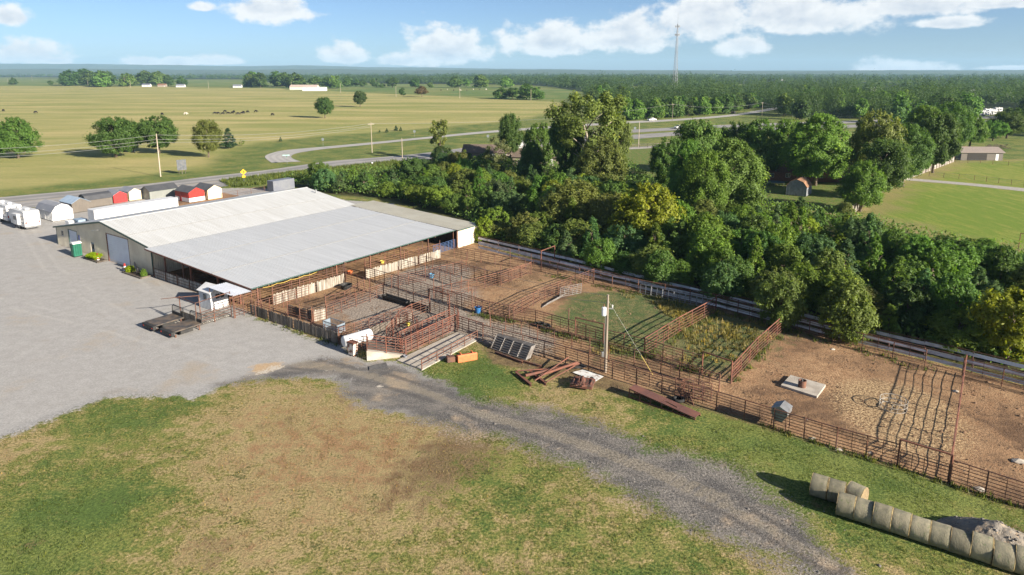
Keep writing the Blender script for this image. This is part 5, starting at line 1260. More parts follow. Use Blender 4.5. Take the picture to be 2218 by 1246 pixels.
wire('service wire from the transformer pole towards the barn', pb+Vector((-.1, 0, 6.9)), BW(55, 20, 3.1), 1.1, .012)
wire('second wire from the transformer pole towards the barn', pb+Vector((0, 0, 7.6)), BW(55, 26, 3.2), 1.0, .012)

M_bluegate = mat('blue_gate_paint', (.05, .09, .19), .5)
gate_panel('blue pipe gate in the dark opening beside the cream wall', BW(55.3, 30.6), BW(55.3, 33.2), 1.5, M_bluegate, rails=7, ups=3, r=.035); gate_panel('second blue pipe gate nearer the cream wall', BW(55.3, 33.4), BW(55.3, 35.8), 1.5, M_bluegate, rails=7, ups=3, r=.035)
hp = [BW(55.25, .5+k*.5, 2.78-.16*abs(sin(k*.8))) for k in range(17)]; o = MB().tube(hp, .03, 5).build('yellow_hose', MATS['yellow_guard']); tag(o, 'yellow hose slung along the barn eave near the little white shed', 'hose')
# ================================================================ trees
def leaf_material():
    m = bpy.data.materials.new('foliage'); m.use_nodes = True; t = NT(m.node_tree); b = t.n['Principled BSDF']; out = t.n['Material Output']
    oi = t.node('ShaderNodeObjectInfo'); tone = t.attr('tone')
    c = t.mix(1.0, oi.outputs['Color'], t.lin(tone, 0, 1, .62, 1.5), 'MULTIPLY')
    c = t.mix(t.step(tone, .72, 1.0), c, t.mix(1.0, c, (1.35, 1.1, .6), 'MULTIPLY'))
    c = t.mix(1.0, c, t.lin(oi.outputs['Random'], 0, 1, .85, 1.15), 'MULTIPLY')
    t.put(b.inputs['Base Color'], c); b.inputs['Roughness'].default_value = .55; b.inputs['Specular IOR Level'].default_value = .25
    tr = t.node('ShaderNodeBsdfTranslucent'); t.put(tr.inputs[0], t.mix(1.0, c, (1.3, 1.35, .5), 'MULTIPLY'))
    mx = t.node('ShaderNodeMixShader'); mx.inputs[0].default_value = .46; t.l.new(b.outputs[0], mx.inputs[1]); t.l.new(tr.outputs[0], mx.inputs[2]); t.l.new(mx.outputs[0], out.inputs[0])
    return m
M_leaf = leaf_material()
M_bark = mat('bark', (.10, .075, .055), .95, 0, (.16, .125, .095), 3, stretch=(1, 1, .3), rnd=.2)
M_barkpale = mat('pale_bark', (.36, .31, .25), .9, 0, (.24, .20, .16), 2, stretch=(1, 1, .3), rnd=.1)
def quads(cen, nrm, size, rng, aspect=1.5):
    """leaf quads at cen, facing nrm, numpy arrays"""
    n = len(cen); r = rng.normal(size=(n, 3)); t = np.cross(nrm, r); t /= np.linalg.norm(t, axis=1, keepdims=True)+1e-9; b = np.cross(nrm, t)
    s = size[:, None]*.5
    P = np.stack([cen-t*s*aspect, cen-b*s*.7, cen+t*s*aspect, cen+b*s*.7], 1)      # pointed leaf outline
    return P.reshape(-1, 3), np.arange(4*n).reshape(n, 4)
def env(shape, z):
    """radius of the envelope at relative height z"""
    if shape == 'round': return np.sqrt(np.clip(1-(2*z-1)**2, 0, 1))
    if shape == 'cone': return np.clip(1-z, .06, 1)**.75*np.clip(z*8, .5, 1)
    if shape == 'vase': return np.clip(.25+.95*z, 0, 1)*np.sqrt(np.clip(1-np.clip((z-.7)/.3, 0, 1)**2, 0.03, 1))
    if shape == 'column': return np.sqrt(np.clip(1-(np.abs(2*z-.9))**2.6, 0.02, 1))*.9
    if shape == 'dome': return np.sqrt(np.clip(1-np.clip(z*1.08-.08, 0, 1)**2, 0, 1))*np.clip(.6+z*2, 0, 1)
def crown_mesh(seed, R, Hc, nl, n, leaf, shape='round', lobe=.36, sprig=.0):
    rng = np.random.default_rng(seed); L = []; 
    while len(L) < nl:
        z = rng.uniform(.04, .97); a = rng.uniform(0, 2*pi); e = env(shape, np.array([z]))[0]
        rr = e*np.sqrt(rng.uniform(.15, 1))*(1-lobe*.7)
        L.append((cos(a)*rr*R, sin(a)*rr*R, z*Hc))
    L = np.array(L); lr = rng.uniform(.6, 1.25, nl)*lobe*R*np.clip(env(shape, L[:, 2]/Hc), .45, 1); tone_l = rng.uniform(-.16, .16, nl)
    w = lr**2; k = rng.choice(nl, n, p=w/w.sum())
    d = rng.normal(size=(n, 3)); d /= np.linalg.norm(d, axis=1, keepdims=True)
    rad = lr[k]*(.35+.75*np.power(rng.uniform(0, 1, n), .6))*(1+.32*rng.normal(size=n))
    c = L[k]+d*rad[:, None]*np.array([1, 1, .85])
    if sprig:                                               # shoots that break the outline upwards
        m_ = rng.uniform(size=n) < sprig; c[m_, 2] += rng.uniform(.0, .9, m_.sum())*lr[k][m_]; c[m_, :2] = L[k][m_, :2]+(c[m_, :2]-L[k][m_, :2])*.55
    keep = c[:, 2] > .02*Hc; c = c[keep]; d = d[keep]; k = k[keep]; n = len(c)
    oc = c-np.array([0, 0, Hc*.4]); oc /= np.linalg.norm(oc, axis=1, keepdims=True)+1e-6; nr = d*.5+oc*.55+rng.normal(size=(n, 3))*.5+np.array([0, 0, .3]); nr /= np.linalg.norm(nr, axis=1, keepdims=True)
    V, Q = quads(c, nr, leaf*rng.uniform(.6, 1.35, n), rng)
    me = bpy.data.meshes.new('crown'); fast_mesh(me, V, Q)
    tone = np.clip(.45+tone_l[k]+rng.normal(size=n)*.17, 0, 1)
    at = me.attributes.new('tone', 'FLOAT', 'POINT'); at.data.foreach_set('value', np.repeat(tone, 4).astype(np.float32)); me.materials.append(M_leaf)
    return me
def trunk_mesh(seed, limbs=6, spread=.3, m=None, r0=.03, start=.3):
    """unit height; limbs reach into the crown"""
    rnd = random.Random(seed); mb = MB(); mb.smooth = True
    p = [Vector((0, 0, -.02))]; 
    for k in range(1, 6): p.append(Vector((rnd.uniform(-.02, .02)*k*.6, rnd.uniform(-.02, .02)*k*.6, k*.17)))
    mb.tube(p, [r0*1.25, r0, r0*.85, r0*.65, r0*.42, r0*.2], 7)
    for k in range(limbs):
        z = start+(.75-start)*k/limbs; i = min(4, int(z/.17)); b = p[i].lerp(p[i+1], z/.17-i); a = rnd.uniform(0, 6.28); s = spread*rnd.uniform(.6, 1.1)
        e = b+Vector((cos(a)*s, sin(a)*s, rnd.uniform(.12, .3))); mid = b.lerp(e, .5)+Vector((0, 0, .03)); rr = r0*.5*(1-z*.5)
        mb.tube([b, mid, e], [rr, rr*.65, rr*.2], 5)
        e2 = mid+Vector((cos(a+.9)*s*.5, sin(a+.9)*s*.5, rnd.uniform(.08, .2))); mb.tube([mid, e2], [rr*.5, rr*.15], 4)
    return mb.mesh('trunk', m or M_bark)
BUSH = [crown_mesh(10+k, 2.4, 4.6, 150, 15000, .155, sh, lo, sp) for k, (sh, lo, sp) in enumerate((('dome', .18, .3), ('dome', .15, .45), ('round', .18, .3), ('dome', .20, .25), ('column', .20, .5), ('vase', .17, .5)))]
CONE = [crown_mesh(30+k, 1.7, 6.2, 130, 12000, .14, 'cone', .2, .45) for k in range(3)]
TREE = [crown_mesh(40+k, 4.6, 8.2, 190, 27000, .225, sh, lo, sp) for k, (sh, lo, sp) in enumerate((('round', .17, .15), ('dome', .16, .25), ('round', .14, .2), ('vase', .15, .25)))]
BIG = [crown_mesh(60+k, 7.0, 12.5, 260, 46000, .265, sh, lo, sp) for k, (sh, lo, sp) in enumerate((('round', .15, .15), ('dome', .14, .2), ('vase', .13, .2)))]
COTTON = [crown_mesh(75, 7.0, 13.5, 75, 15000, .33, 'vase', .17, .2)]
SPARSE = [crown_mesh(70, 4.2, 9, 26, 3800, .36, 'vase', .2, .3), crown_mesh(71, 4.2, 9, 24, 4200, .34, 'round', .22, .1)]
MIDT = [crown_mesh(80+k, 4.5, 8.5, 24, 2600, .75, sh, .34) for k, sh in enumerate(('round', 'dome', 'round', 'dome'))]
TRUNK = [trunk_mesh(k) for k in range(4)]
TRUNKP = trunk_mesh(9, 11, .36, M_barkpale, .034, .22); TRUNKV = trunk_mesh(12, 12, .34, None, .03, .2); TRUNKB = trunk_mesh(15, 8, .4, None, .035, .15)
COL = dict(dark=(.090, .160, .036), mid=(.120, .208, .040), fresh=(.150, .232, .036), yellow=(.215, .250, .028), olive=(.155, .188, .048), cedar=(.060, .118, .050), brown=(.19, .135, .055), pale=(.16, .19, .07), bluegreen=(.104, .178, .066), deep=(.070, .124, .032), lime=(.36, .46, .014))
def nth(cnt, k):
    cnt[k] = cnt.get(k, 0)+1; n = cnt[k]
    return '%d%s' % (n, 'th' if 10 < n % 100 < 14 else {1: 'st', 2: 'nd', 3: 'rd'}.get(n % 10, 'th'))
ntree = 0
def tree(pos, h, w, pool, color, label, cat='tree', name='tree', group=None, cb=.16, trunk=None, k=None, rot=None):
    global ntree
    ntree += 1; k = ntree if k is None else k
    r = thing(name, label, cat, pos, random.uniform(0, 6.28) if rot is None else rot, group)
    me = pool[k % len(pool)]
    R0 = max(abs(c[0]) for c in me.vertices[0:0]) if False else CROWN_DIM[me.name][0]; H0 = CROWN_DIM[me.name][1]
    c = link('crown', me, r, (0, 0, h*cb), None, (w/2/R0, w/2/R0*random.uniform(.92, 1.08), h*(1-cb)/H0)); c.color = (*[x*random.uniform(.9, 1.1) for x in COL[color]], 1)
    t = link('trunk', trunk or TRUNK[ntree % 4], r, (0, 0, 0), None, (max(w*.9, h*.5), max(w*.9, h*.5), h*.93))
    return r
CROWN_DIM = {}
for pool in (BUSH, CONE, TREE, BIG, SPARSE, MIDT, COTTON):
    for me in pool:
        co = np.zeros(len(me.vertices)*3, np.float32); me.vertices.foreach_get('co', co); co = co.reshape(-1, 3)
        CROWN_DIM[me.name] = (float(np.percentile(np.hypot(co[:, 0], co[:, 1]), 97)), float(np.percentile(co[:, 2], 99.3)))
def ptree(px, py, ty, wpx, pool, color, label, **kw): return tree(G(px, py), HT(px, py, ty), wpx*MPP(px, py), pool, color, label, **kw)
# --- trees standing in the hay field
ptree(40, 343, 257, 88, TREE, 'dark', 'spreading tree at the left edge of the hay field', cb=.12, k=1)
ptree(252, 341, 257, 92, TREE, 'dark', 'broad dark tree, largest of the group behind the roadside power pole', cb=.08, k=0)
ptree(290, 330, 266, 40, TREE, 'dark', 'tree filling the middle of the group behind the roadside power pole', cb=.1, k=2)
ptree(345, 333, 254, 78, TREE, 'dark', 'open crowned tree on the right of the group behind the power pole', cb=.14, k=2)
ptree(452, 341, 262, 58, TREE, 'olive', 'upright tree near the junction beside a small cedar', cb=.14, k=0); ptree(496, 322, 279, 35, CONE, 'cedar', 'dark cone shaped cedar near the junction', cb=.03)
ptree(524, 316, 303, 12, SPARSE, 'olive', 'tiny tree in the field right of the cedar', cb=.1)
ptree(704, 256, 212, 39, TREE, 'deep', 'round lone tree in the hay field, nearer of two', cb=.16, k=0); ptree(780, 232, 198, 30, TREE, 'deep', 'lone tree in the hay field, farther of two', cb=.16, k=2)
ptree(873, 209, 191, 16, MIDT, 'deep', 'small dark tree beside the browning tree'); ptree(914, 210, 187, 30, MIDT, 'brown', 'browning spreading tree beyond the hay field', cb=.25)
for k, (px, py, s) in enumerate(((608, 307, 10), (838, 287, 9), (858, 284, 12), (868, 284, 9), (822, 287, 6))):
    ptree(px, py, py-s, s*.8, CONE, 'cedar', ('small round cedar in the field left of the others', 'small cedar by the side road, second from left', 'small cedar by the side road, tallest of its row', 'small cedar by the side road, rightmost of its row', 'tiny cedar by the side road, leftmost of its row')[k], cat='shrub', name='cedar_shrub', cb=.02)
rowd = [(708, 192, 30), (728, 192, 34), (752, 188, 26), (771, 188, 20), (787, 188, 18), (815, 189, 24), (828, 190, 12), (850, 190, 26), (900, 190, 26), (934, 190, 14), (985, 190, 30), (1010, 188, 20), (1040, 191, 36), (1085, 215, 32), (1110, 214, 30), (1140, 216, 44), (1165, 216, 34), (1095, 190, 30)]
rc = {}
for k, (px, py, s) in enumerate(sorted(rowd)):
    ptree(px, py, py-s*.78, s*1.1, MIDT, random.choice(['deep', 'dark', 'mid']), 'dark round tree in the scattered row beyond the hay field, %s from left' % nth(rc, 1), group='scattered trees beyond the hay field', cb=.06)
GV = sorted([(random.uniform(150, 345), 1) for _ in range(18)]+[(random.uniform(525, 690), 0) for _ in range(12)]); gc = {}
for gx, a in GV:                                            # farmstead groves at the back of the field
    px = gx; py = random.uniform(183, 189) if a else random.uniform(186, 193); s = random.uniform(24, 34)
    ptree(px, py, py-s, s*1.25, MIDT, random.choice(['deep', 'dark', 'dark', 'mid']), ('dark tree in the farmstead grove at the left back of the field' if a else 'dark tree in the grove beside the far white barn')+', %s from left' % nth(gc, a), group='grove left' if a else 'grove by white barn', cb=.03)
for px, py, s, l in ((365, 187, 24, 'tree left of the gap at the end of the left grove'), (395, 188, 22, 'tree right of the gap at the end of the left grove'), (30, 184, 15, 'low tree far left beyond the field'), (110, 185, 10, 'small bush like tree far left beyond the field')): ptree(px, py, py-s, s*1.2, MIDT, 'deep', l, cb=.05)
# --- trees round the houses behind the thicket
ptree(953, 347, 261, 60, SPARSE, 'olive', 'thin half bare tree left of the brown roofed house', cb=.2, trunk=TRUNKV, k=0); ptree(958, 352, 318, 44, BUSH, 'deep', 'dark bush at the foot of the half bare tree', cat='shrub', name='shrub', cb=.02)
ptree(1106, 355, 249, 52, TREE, 'dark', 'tall dark tree right of the brown roofed house', k=0, cb=.2); ptree(1075, 372, 298, 54, SPARSE, 'pale', 'pale thin tree in front of the brown roofed house', trunk=TRUNKV, k=1)
ptree(1272, 415, 204, 150, COTTON, 'olive', 'giant cottonwood with pale limbs behind the thicket', cb=.2, trunk=TRUNKP); ptree(1330, 400, 250, 70, TREE, 'olive', 'tall tree leaning on the right of the giant cottonwood', trunk=TRUNKP, k=2); ptree(1225, 405, 262, 80, TREE, 'dark', 'dark tree on the left of the giant cottonwood', k=3)
ptree(1300, 420, 300, 110, TREE, 'olive', 'spreading tree in front of the giant cottonwood', k=1); ptree(1172, 372, 270, 70, TREE, 'mid', 'leafy tree beside the white camper among the houses', k=2); ptree(1150, 395, 310, 60, TREE, 'dark', 'dark tree in front of the second house', k=1)
for px, py, ty, w, pool, c, l, k in ((1500, 400, 264, 120, TREE, 'mid', 'green tree left of the yard', 0), (1445, 420, 302, 90, TREE, 'dark', 'dark tree at the left edge of the shady yard', 2), (1570, 478, 305, 190, BIG, 'mid', 'huge rounded tree in front of the shady yard', 1), (1520, 490, 330, 120, BIG, 'fresh', 'bright green tree in front of the huge rounded tree', 0), (1490, 470, 308, 110, BIG, 'mid', 'green tree beside the huge rounded tree', 1),
                                  (1640, 388, 262, 110, TREE, 'mid', 'leafy tree behind the shady yard', 1), (1590, 380, 268, 90, TREE, 'dark', 'dark tree between the yard and the highway', 2), (1765, 402, 250, 150, BIG, 'mid', 'spreading shade tree over the brown house', 1), (1698, 380, 262, 80, TREE, 'mid', 'tree left of the shade tree over the brown house', 0),
                                  (1862, 458, 352, 108, TREE, 'mid', 'round green tree at the end of the picket fence', 1), (1905, 432, 305, 120, TREE, 'dark', 'greyish green tree by the picket fence', 0), (1888, 405, 246, 120, TREE, 'olive', 'tall olive tree behind the round tree', 2), (1955, 405, 272, 110, BIG, 'dark', 'large dark tree behind the picket fence', 0), (1990, 370, 232, 120, BIG, 'mid', 'large tree right of the dark tree', 1), (2020, 375, 248, 100, TREE, 'dark', 'dark tree above the lawn gate', 2),
                                  (2048, 338, 224, 100, BIG, 'dark', 'tall dark tree left of the tan barn', 0), (2100, 318, 250, 70, TREE, 'mid', 'tree behind the tan barn', 1), (2180, 300, 244, 80, TREE, 'dark', 'dark tree right of the camper lot', 0), (2150, 305, 262, 60, TREE, 'mid', 'lower tree behind the tan barn on the right', 2)):
    ptree(px, py, ty, w*.9, pool, c, l, k=k, cb=.13, trunk=TRUNKB if k == 1 else None)
ptree(1732, 470, 428, 46, CONE, 'bluegreen', 'pointed blue green cedar in front of the yard', cb=.02); ptree(1830, 478, 440, 40, BUSH, 'olive', 'olive bush at the near end of the picket fence', cat='shrub', name='shrub', cb=.02)
# --- tree belts along the highway
def belt(poly, n, lo, hi, wlo, whi, label, group, cols=('dark', 'mid', 'deep', 'dark'), pool=MIDT):
    W_ = polyw(poly); mn, mx = W_.min(0), W_.max(0); i = 0; placed = []
    tries = 0
    while i < n and tries < 6000:
        tries += 1; p = RNG.uniform(mn, mx)
        if sdf(p[None], W_)[0] < 0: continue
        if any((p[0]-q[0])**2+(p[1]-q[1])**2 < (wlo*.45)**2 for q in placed): continue
        placed.append(p); i += 1
    cnt = {}
    for p in sorted(placed, key=lambda p: PX(p[0], p[1], 2)[0]):
        tree(Vector((p[0], p[1], 0)), random.uniform(lo, hi), random.uniform(wlo, whi), pool, random.choice(cols), label+', %s from left' % nth(cnt, 1), group=group, cb=.04)
belt([(1348, 262), (1450, 257), (1570, 247), (1640, 233), (1640, 227), (1570, 240), (1450, 251), (1345, 255)], 48, 8, 13, 8, 12, 'dark green tree in the belt behind the side road', 'belt behind the side road')
belt([(1290, 238), (1345, 238), (1345, 214), (1270, 214)], 8, 13, 17, 10, 14, 'taller tree at the left end of the highway belt', 'left end of the highway belt')
belt([(1690, 262), (1830, 262), (1960, 268), (1960, 225), (1700, 215)], 34, 10, 15, 10, 14, 'dark green tree in the wood right of the side road', 'wood right of the side road', ('dark', 'mid', 'mid', 'deep'))
belt([(1960, 290), (2100, 275), (2110, 225), (1960, 225)], 18, 10, 15, 10, 14, 'tree in the wood left of the camper lot', 'wood left of the camper lot')
belt([(2180, 300), (2330, 320), (2330, 225), (2180, 228)], 12, 9, 13, 9, 12, 'tree in the wood at the right edge behind the lawn', 'wood at the right edge')
# --- the thicket
TH_P = WP['thicket']
SIL = [(560, 402), (600, 400), (690, 376), (740, 373), (780, 385), (860, 378), (900, 352), (960, 334), (1000, 345), (1060, 362), (1150, 380), (1230, 376), (1300, 396), (1400, 402), (1480, 432), (1560, 445), (1640, 456), (1680, 458), (1730, 446), (1800, 472), (1860, 482), (1900, 492), (1960, 508), (2030, 522), (2080, 515), (2130, 515), (2180, 536), (2218, 560), (2400, 600)]
def thicket():
    pts = []; mn, mx = TH_P.min(0), TH_P.max(0); mx[0] = min(mx[0], 105); tries = 0
    while len(pts) < 300 and tries < 60000:
        tries += 1; p = RNG.uniform(mn, mx)
        px, py = PX(p[0], p[1], 3)
        if px > 2300 or px < 560: continue
        s = sdf(p[None], TH_P)[0]
        if s < 1.6: continue
        dd = 3.5 if p[1] < 110 else 4.4
        if any((p[0]-q[0])**2+(p[1]-q[1])**2 < dd*dd for q in pts): continue
        pts.append(p)
    pts.sort(key=lambda p: PX(p[0], p[1], 2)[0]); cnt = {}
    for p in pts:
        px, py = PX(p[0], p[1], 0); s = sdf(p[None], TH_P)[0]
        g = mnoise.noise((p[0]*.03, p[1]*.03, 3)); u = random.random()
        h = random.uniform(4.2, 6.6)+g*1.8; w = random.uniform(4.9, 7.0)
        if s < 4: h *= .72
        if 1180 < px < 1560 and s > 5: h *= 1.3; w *= 1.15
        lim = float(np.interp(px, [a for a, b in SIL], [b for a, b in SIL]))-(random.uniform(-6, 24) if px < 1200 else random.uniform(-4, 7))
        while h > 1.2 and PX(p[0], p[1], h)[1] < lim: h -= .2
        if h < 1.6: continue
        w = min(w, h*1.5)
        zone = 'behind the barn' if px < 1040 else 'behind the gravel pens' if px < 1360 else 'behind the green pen' if px < 1700 else 'near the right edge'
        if u < .3: pool, c, kind = CONE, random.choice(['bluegreen', 'mid', 'bluegreen', 'fresh']), 'pointed young tree'; w *= .62; h *= 1.15
        elif u < .42: pool, c, kind = BUSH, random.choice(['yellow', 'fresh', 'fresh']), 'bright yellow green bush'
        elif u < .56: pool, c, kind = BUSH, 'olive', 'olive green bush'
        else: pool, c, kind = BUSH, random.choice(['mid', 'mid', 'dark', 'fresh', 'bluegreen']), 'dense green bush'
        tree(Vector((p[0], p[1], 0)), h, w, pool, c, '%s %s in the thicket, %s from left' % (kind, zone, nth(cnt, kind+zone)), cat='shrub', name='shrub' if pool is BUSH else 'young_tree', group='%s thicket %s' % (kind, zone), cb=.02)
thicket()
ptree(1400, 548, 402, 165, TREE, 'yellow', 'large yellow green tree in the thicket behind the green pen', cat='tree', k=1, cb=.05); ptree(1330, 520, 425, 120, TREE, 'olive', 'olive tree left of the large yellow green tree', k=0, cb=.04)
ptree(1240, 505, 392, 150, TREE, 'olive', 'wide olive tree below the giant cottonwood', k=1, cb=.03); ptree(1480, 560, 470, 90, TREE, 'fresh', 'fresh green tree right of the large yellow green tree', k=2, cb=.03)
ptree(1050, 524, 472, 48, BUSH, 'yellow', 'yellowish bush at the corner of the cream addition wall', cat='shrub', name='shrub', cb=.02)
for px, py, ty, w, c, l in ((1688, 708, 600, 105, 'olive', 'yellowing bush overhanging the guardrail lane, left of two'), (1830, 735, 610, 110, 'olive', 'yellowing bush overhanging the guardrail lane, right of two'), (1560, 655, 575, 90, 'bluegreen', 'blue green bush by the guardrail lane below the yellow green tree'), (2180, 790, 640, 130, 'yellow', 'yellow green bush at the right edge by the guardrail lane'), (2060, 735, 600, 120, 'dark', 'dark bush by the guardrail lane near the right edge'), (1960, 720, 610, 110, 'deep', 'dark shaded bush by the guardrail lane'), (1300, 592, 520, 70, 'mid', 'green bush by the tall gate frame'), (1430, 622, 545, 80, 'dark', 'dark green bush by the lane behind the green pen')):
    ptree(px, py, ty, w, BUSH, c, l, cat='shrub', name='shrub', cb=.02)
# lime plants in the two beds
for u, v, w, h, l in ((14.2, -1.0, 1.5, .9, 'lime green plant in the bed between the doors, left'), (15.9, -1.0, 1.6, 1.0, 'lime green plant in the bed between the doors, right'), (26.4, -1.2, 1.4, .9, 'lime green plant in front of the horse statue'), (30.2, -1.2, .9, 1.1, 'green plant behind the horse statue')):
    tree(BW(u, v, .1), h, w, BUSH, 'lime' if 'lime' in l else 'fresh', l, cat='plant', name='leafy_plant', cb=.02)

# --- woods too far to count: one mass of crowns
def far_woods():
    bands = [POLY['woods']]
    rng = np.random.default_rng(5); C_ = []
    Wb = polyw(bands[0]); Wc = CUTS
    d = np.exp(rng.uniform(np.log(260), np.log(8200), 42000)); a = rng.uniform(-.78, .78, 42000); P = np.stack([d*np.tan(a), d], 1)
    ok = sdf(P, Wb) > 0
    for c in Wc: ok &= sdf(P, c) < 0
    P = P[ok][:7000]; d2 = rng.uniform(1200, 2700, 5000); P2 = np.stack([d2*np.tan(rng.uniform(-.78, .3, 5000)), d2], 1); ok = sdf(P2, Wb) > 0
    for c in Wc: ok &= sdf(P2, c) < 0
    P = np.concatenate([P, P2[ok][:2200]]); d = P[:, 1]; print('far trees', len(P))
    VV = []; TT = []
    for lo, hi, n, s in ((0, 560, 420, .72), (560, 1100, 170, 1.15), (1100, 2400, 80, 2.0), (2400, 9000, 30, 4.2)):
        q = P[(d >= lo) & (d < hi)]; m_ = len(q)
        if not m_: continue
        h = 5.5+rng.gamma(4, 1.9, m_); w = np.clip(h*rng.uniform(.3, .62, m_), 3, 10)*(1+(lo > 1000)*.3+(lo > 2000)*.6); tn = np.clip(rng.normal(.45, .11, m_)+np.array([mnoise.noise((x*.006, y*.003, 2))*.45 for x, y in q]), .02, .98)
        dr = rng.normal(size=(m_, n, 3)); dr /= np.linalg.norm(dr, axis=2, keepdims=True); rd = np.power(rng.uniform(size=(m_, n)), .35)*(1+.15*rng.normal(size=(m_, n)))
        c = np.zeros((m_, n, 3)); c[:, :, :2] = q[:, None, :]+dr[:, :, :2]*rd[:, :, None]*w[:, None, None]; c[:, :, 2] = h[:, None]*.53+dr[:, :, 2]*rd*h[:, None]*.47
        nr = dr*.9+rng.normal(size=dr.shape)*.5+np.array([0, 0, .4]); nr = nr.reshape(-1, 3); nr /= np.linalg.norm(nr, axis=1, keepdims=True)
        v, _ = quads(c.reshape(-1, 3), nr, s*rng.uniform(.7, 1.4, m_*n), rng, 1.2); VV.append(v); TT.append(np.repeat(np.clip(np.repeat(tn, n)+rng.normal(size=m_*n)*.1, 0, 1), 4))
    V = np.concatenate(VV); me = bpy.data.meshes.new('far_woods'); fast_mesh(me, V, np.arange(len(V)).reshape(-1, 4)); at = me.attributes.new('tone', 'FLOAT', 'POINT'); at.data.foreach_set('value', np.concatenate(TT).astype(np.float32)); me.materials.append(M_leaf)
    o = link('far_woods', me); o.color = (.062, .108, .032, 1); tag(o, 'dark green woods stretching to the horizon', 'woods', kind='stuff')
far_woods()
# --- undergrowth of the thicket, weeds in the pens, grass tufts
def scatter(n, poly, rng, xmax=110):
    mn, mx = poly.min(0), poly.max(0); mx = np.minimum(mx, [xmax, 400]); P = rng.uniform(mn, mx, (n, 2)); return P[sdf(P, poly) > .6]
def undergrowth():
    rng = np.random.default_rng(3); P = scatter(190000, TH_P, rng); n = len(P); hh = np.array([2.1+1.3*mnoise.noise((x*.25, y*.25, 0)) for x, y in P]); z = np.clip(hh, .25, 3.4)*np.power(rng.uniform(size=n), .6)
    nr = rng.normal(size=(n, 3))*.7+np.array([0, 0, .8]); nr /= np.linalg.norm(nr, axis=1, keepdims=True)
    V, Q = quads(np.column_stack([P, z]), nr, rng.uniform(.2, .5, n), rng); me = bpy.data.meshes.new('undergrowth'); fast_mesh(me, V, Q)
    at = me.attributes.new('tone', 'FLOAT', 'POINT'); at.data.foreach_set('value', np.repeat(np.clip(rng.normal(.45, .2, n), 0, 1), 4).astype(np.float32)); me.materials.append(M_leaf)
    o = link('undergrowth', me); o.color = (.125, .205, .046, 1); tag(o, 'tangled green undergrowth filling the thicket', 'undergrowth', kind='stuff')
undergrowth()
def blades(P, h, spread, per, rng):
    """tufts of upright blades: triangles"""
    n = len(P)*per; b = np.repeat(P, per, 0)+rng.normal(size=(n, 2))*spread; hh = np.repeat(h, per)*rng.uniform(.6, 1.2, n); a = rng.uniform(0, 2*pi, n); lean = rng.uniform(.1, .6, n)*hh; w = hh*.10+.012
    t = np.column_stack([-np.sin(a)*w, np.cos(a)*w, np.zeros(n)]); c = np.column_stack([b, np.zeros(n)-.01]); tip = np.column_stack([b[:, 0]+np.cos(a)*lean, b[:, 1]+np.sin(a)*lean, hh])
    return np.stack([c-t, c+t, tip], 1).reshape(-1, 3)
def weed_field(name, label, P, h, spread, per, color, rng, tone=(.45, .2)):
    V = blades(P, h, spread, per, rng); me = bpy.data.meshes.new(name); fast_mesh(me, V, np.arange(len(V)).reshape(-1, 3))
    n = len(V)//3; tn = np.repeat(np.clip(rng.normal(tone[0], tone[1], len(P)), 0, 1), per); at = me.attributes.new('tone', 'FLOAT', 'POINT'); at.data.foreach_set('value', np.repeat(tn, 3).astype(np.float32)); me.materials.append(M_leaf)
    o = link(name, me); o.color = (*color, 1); tag(o, label, 'weeds' if 'weed' in name else 'grass', kind='stuff')
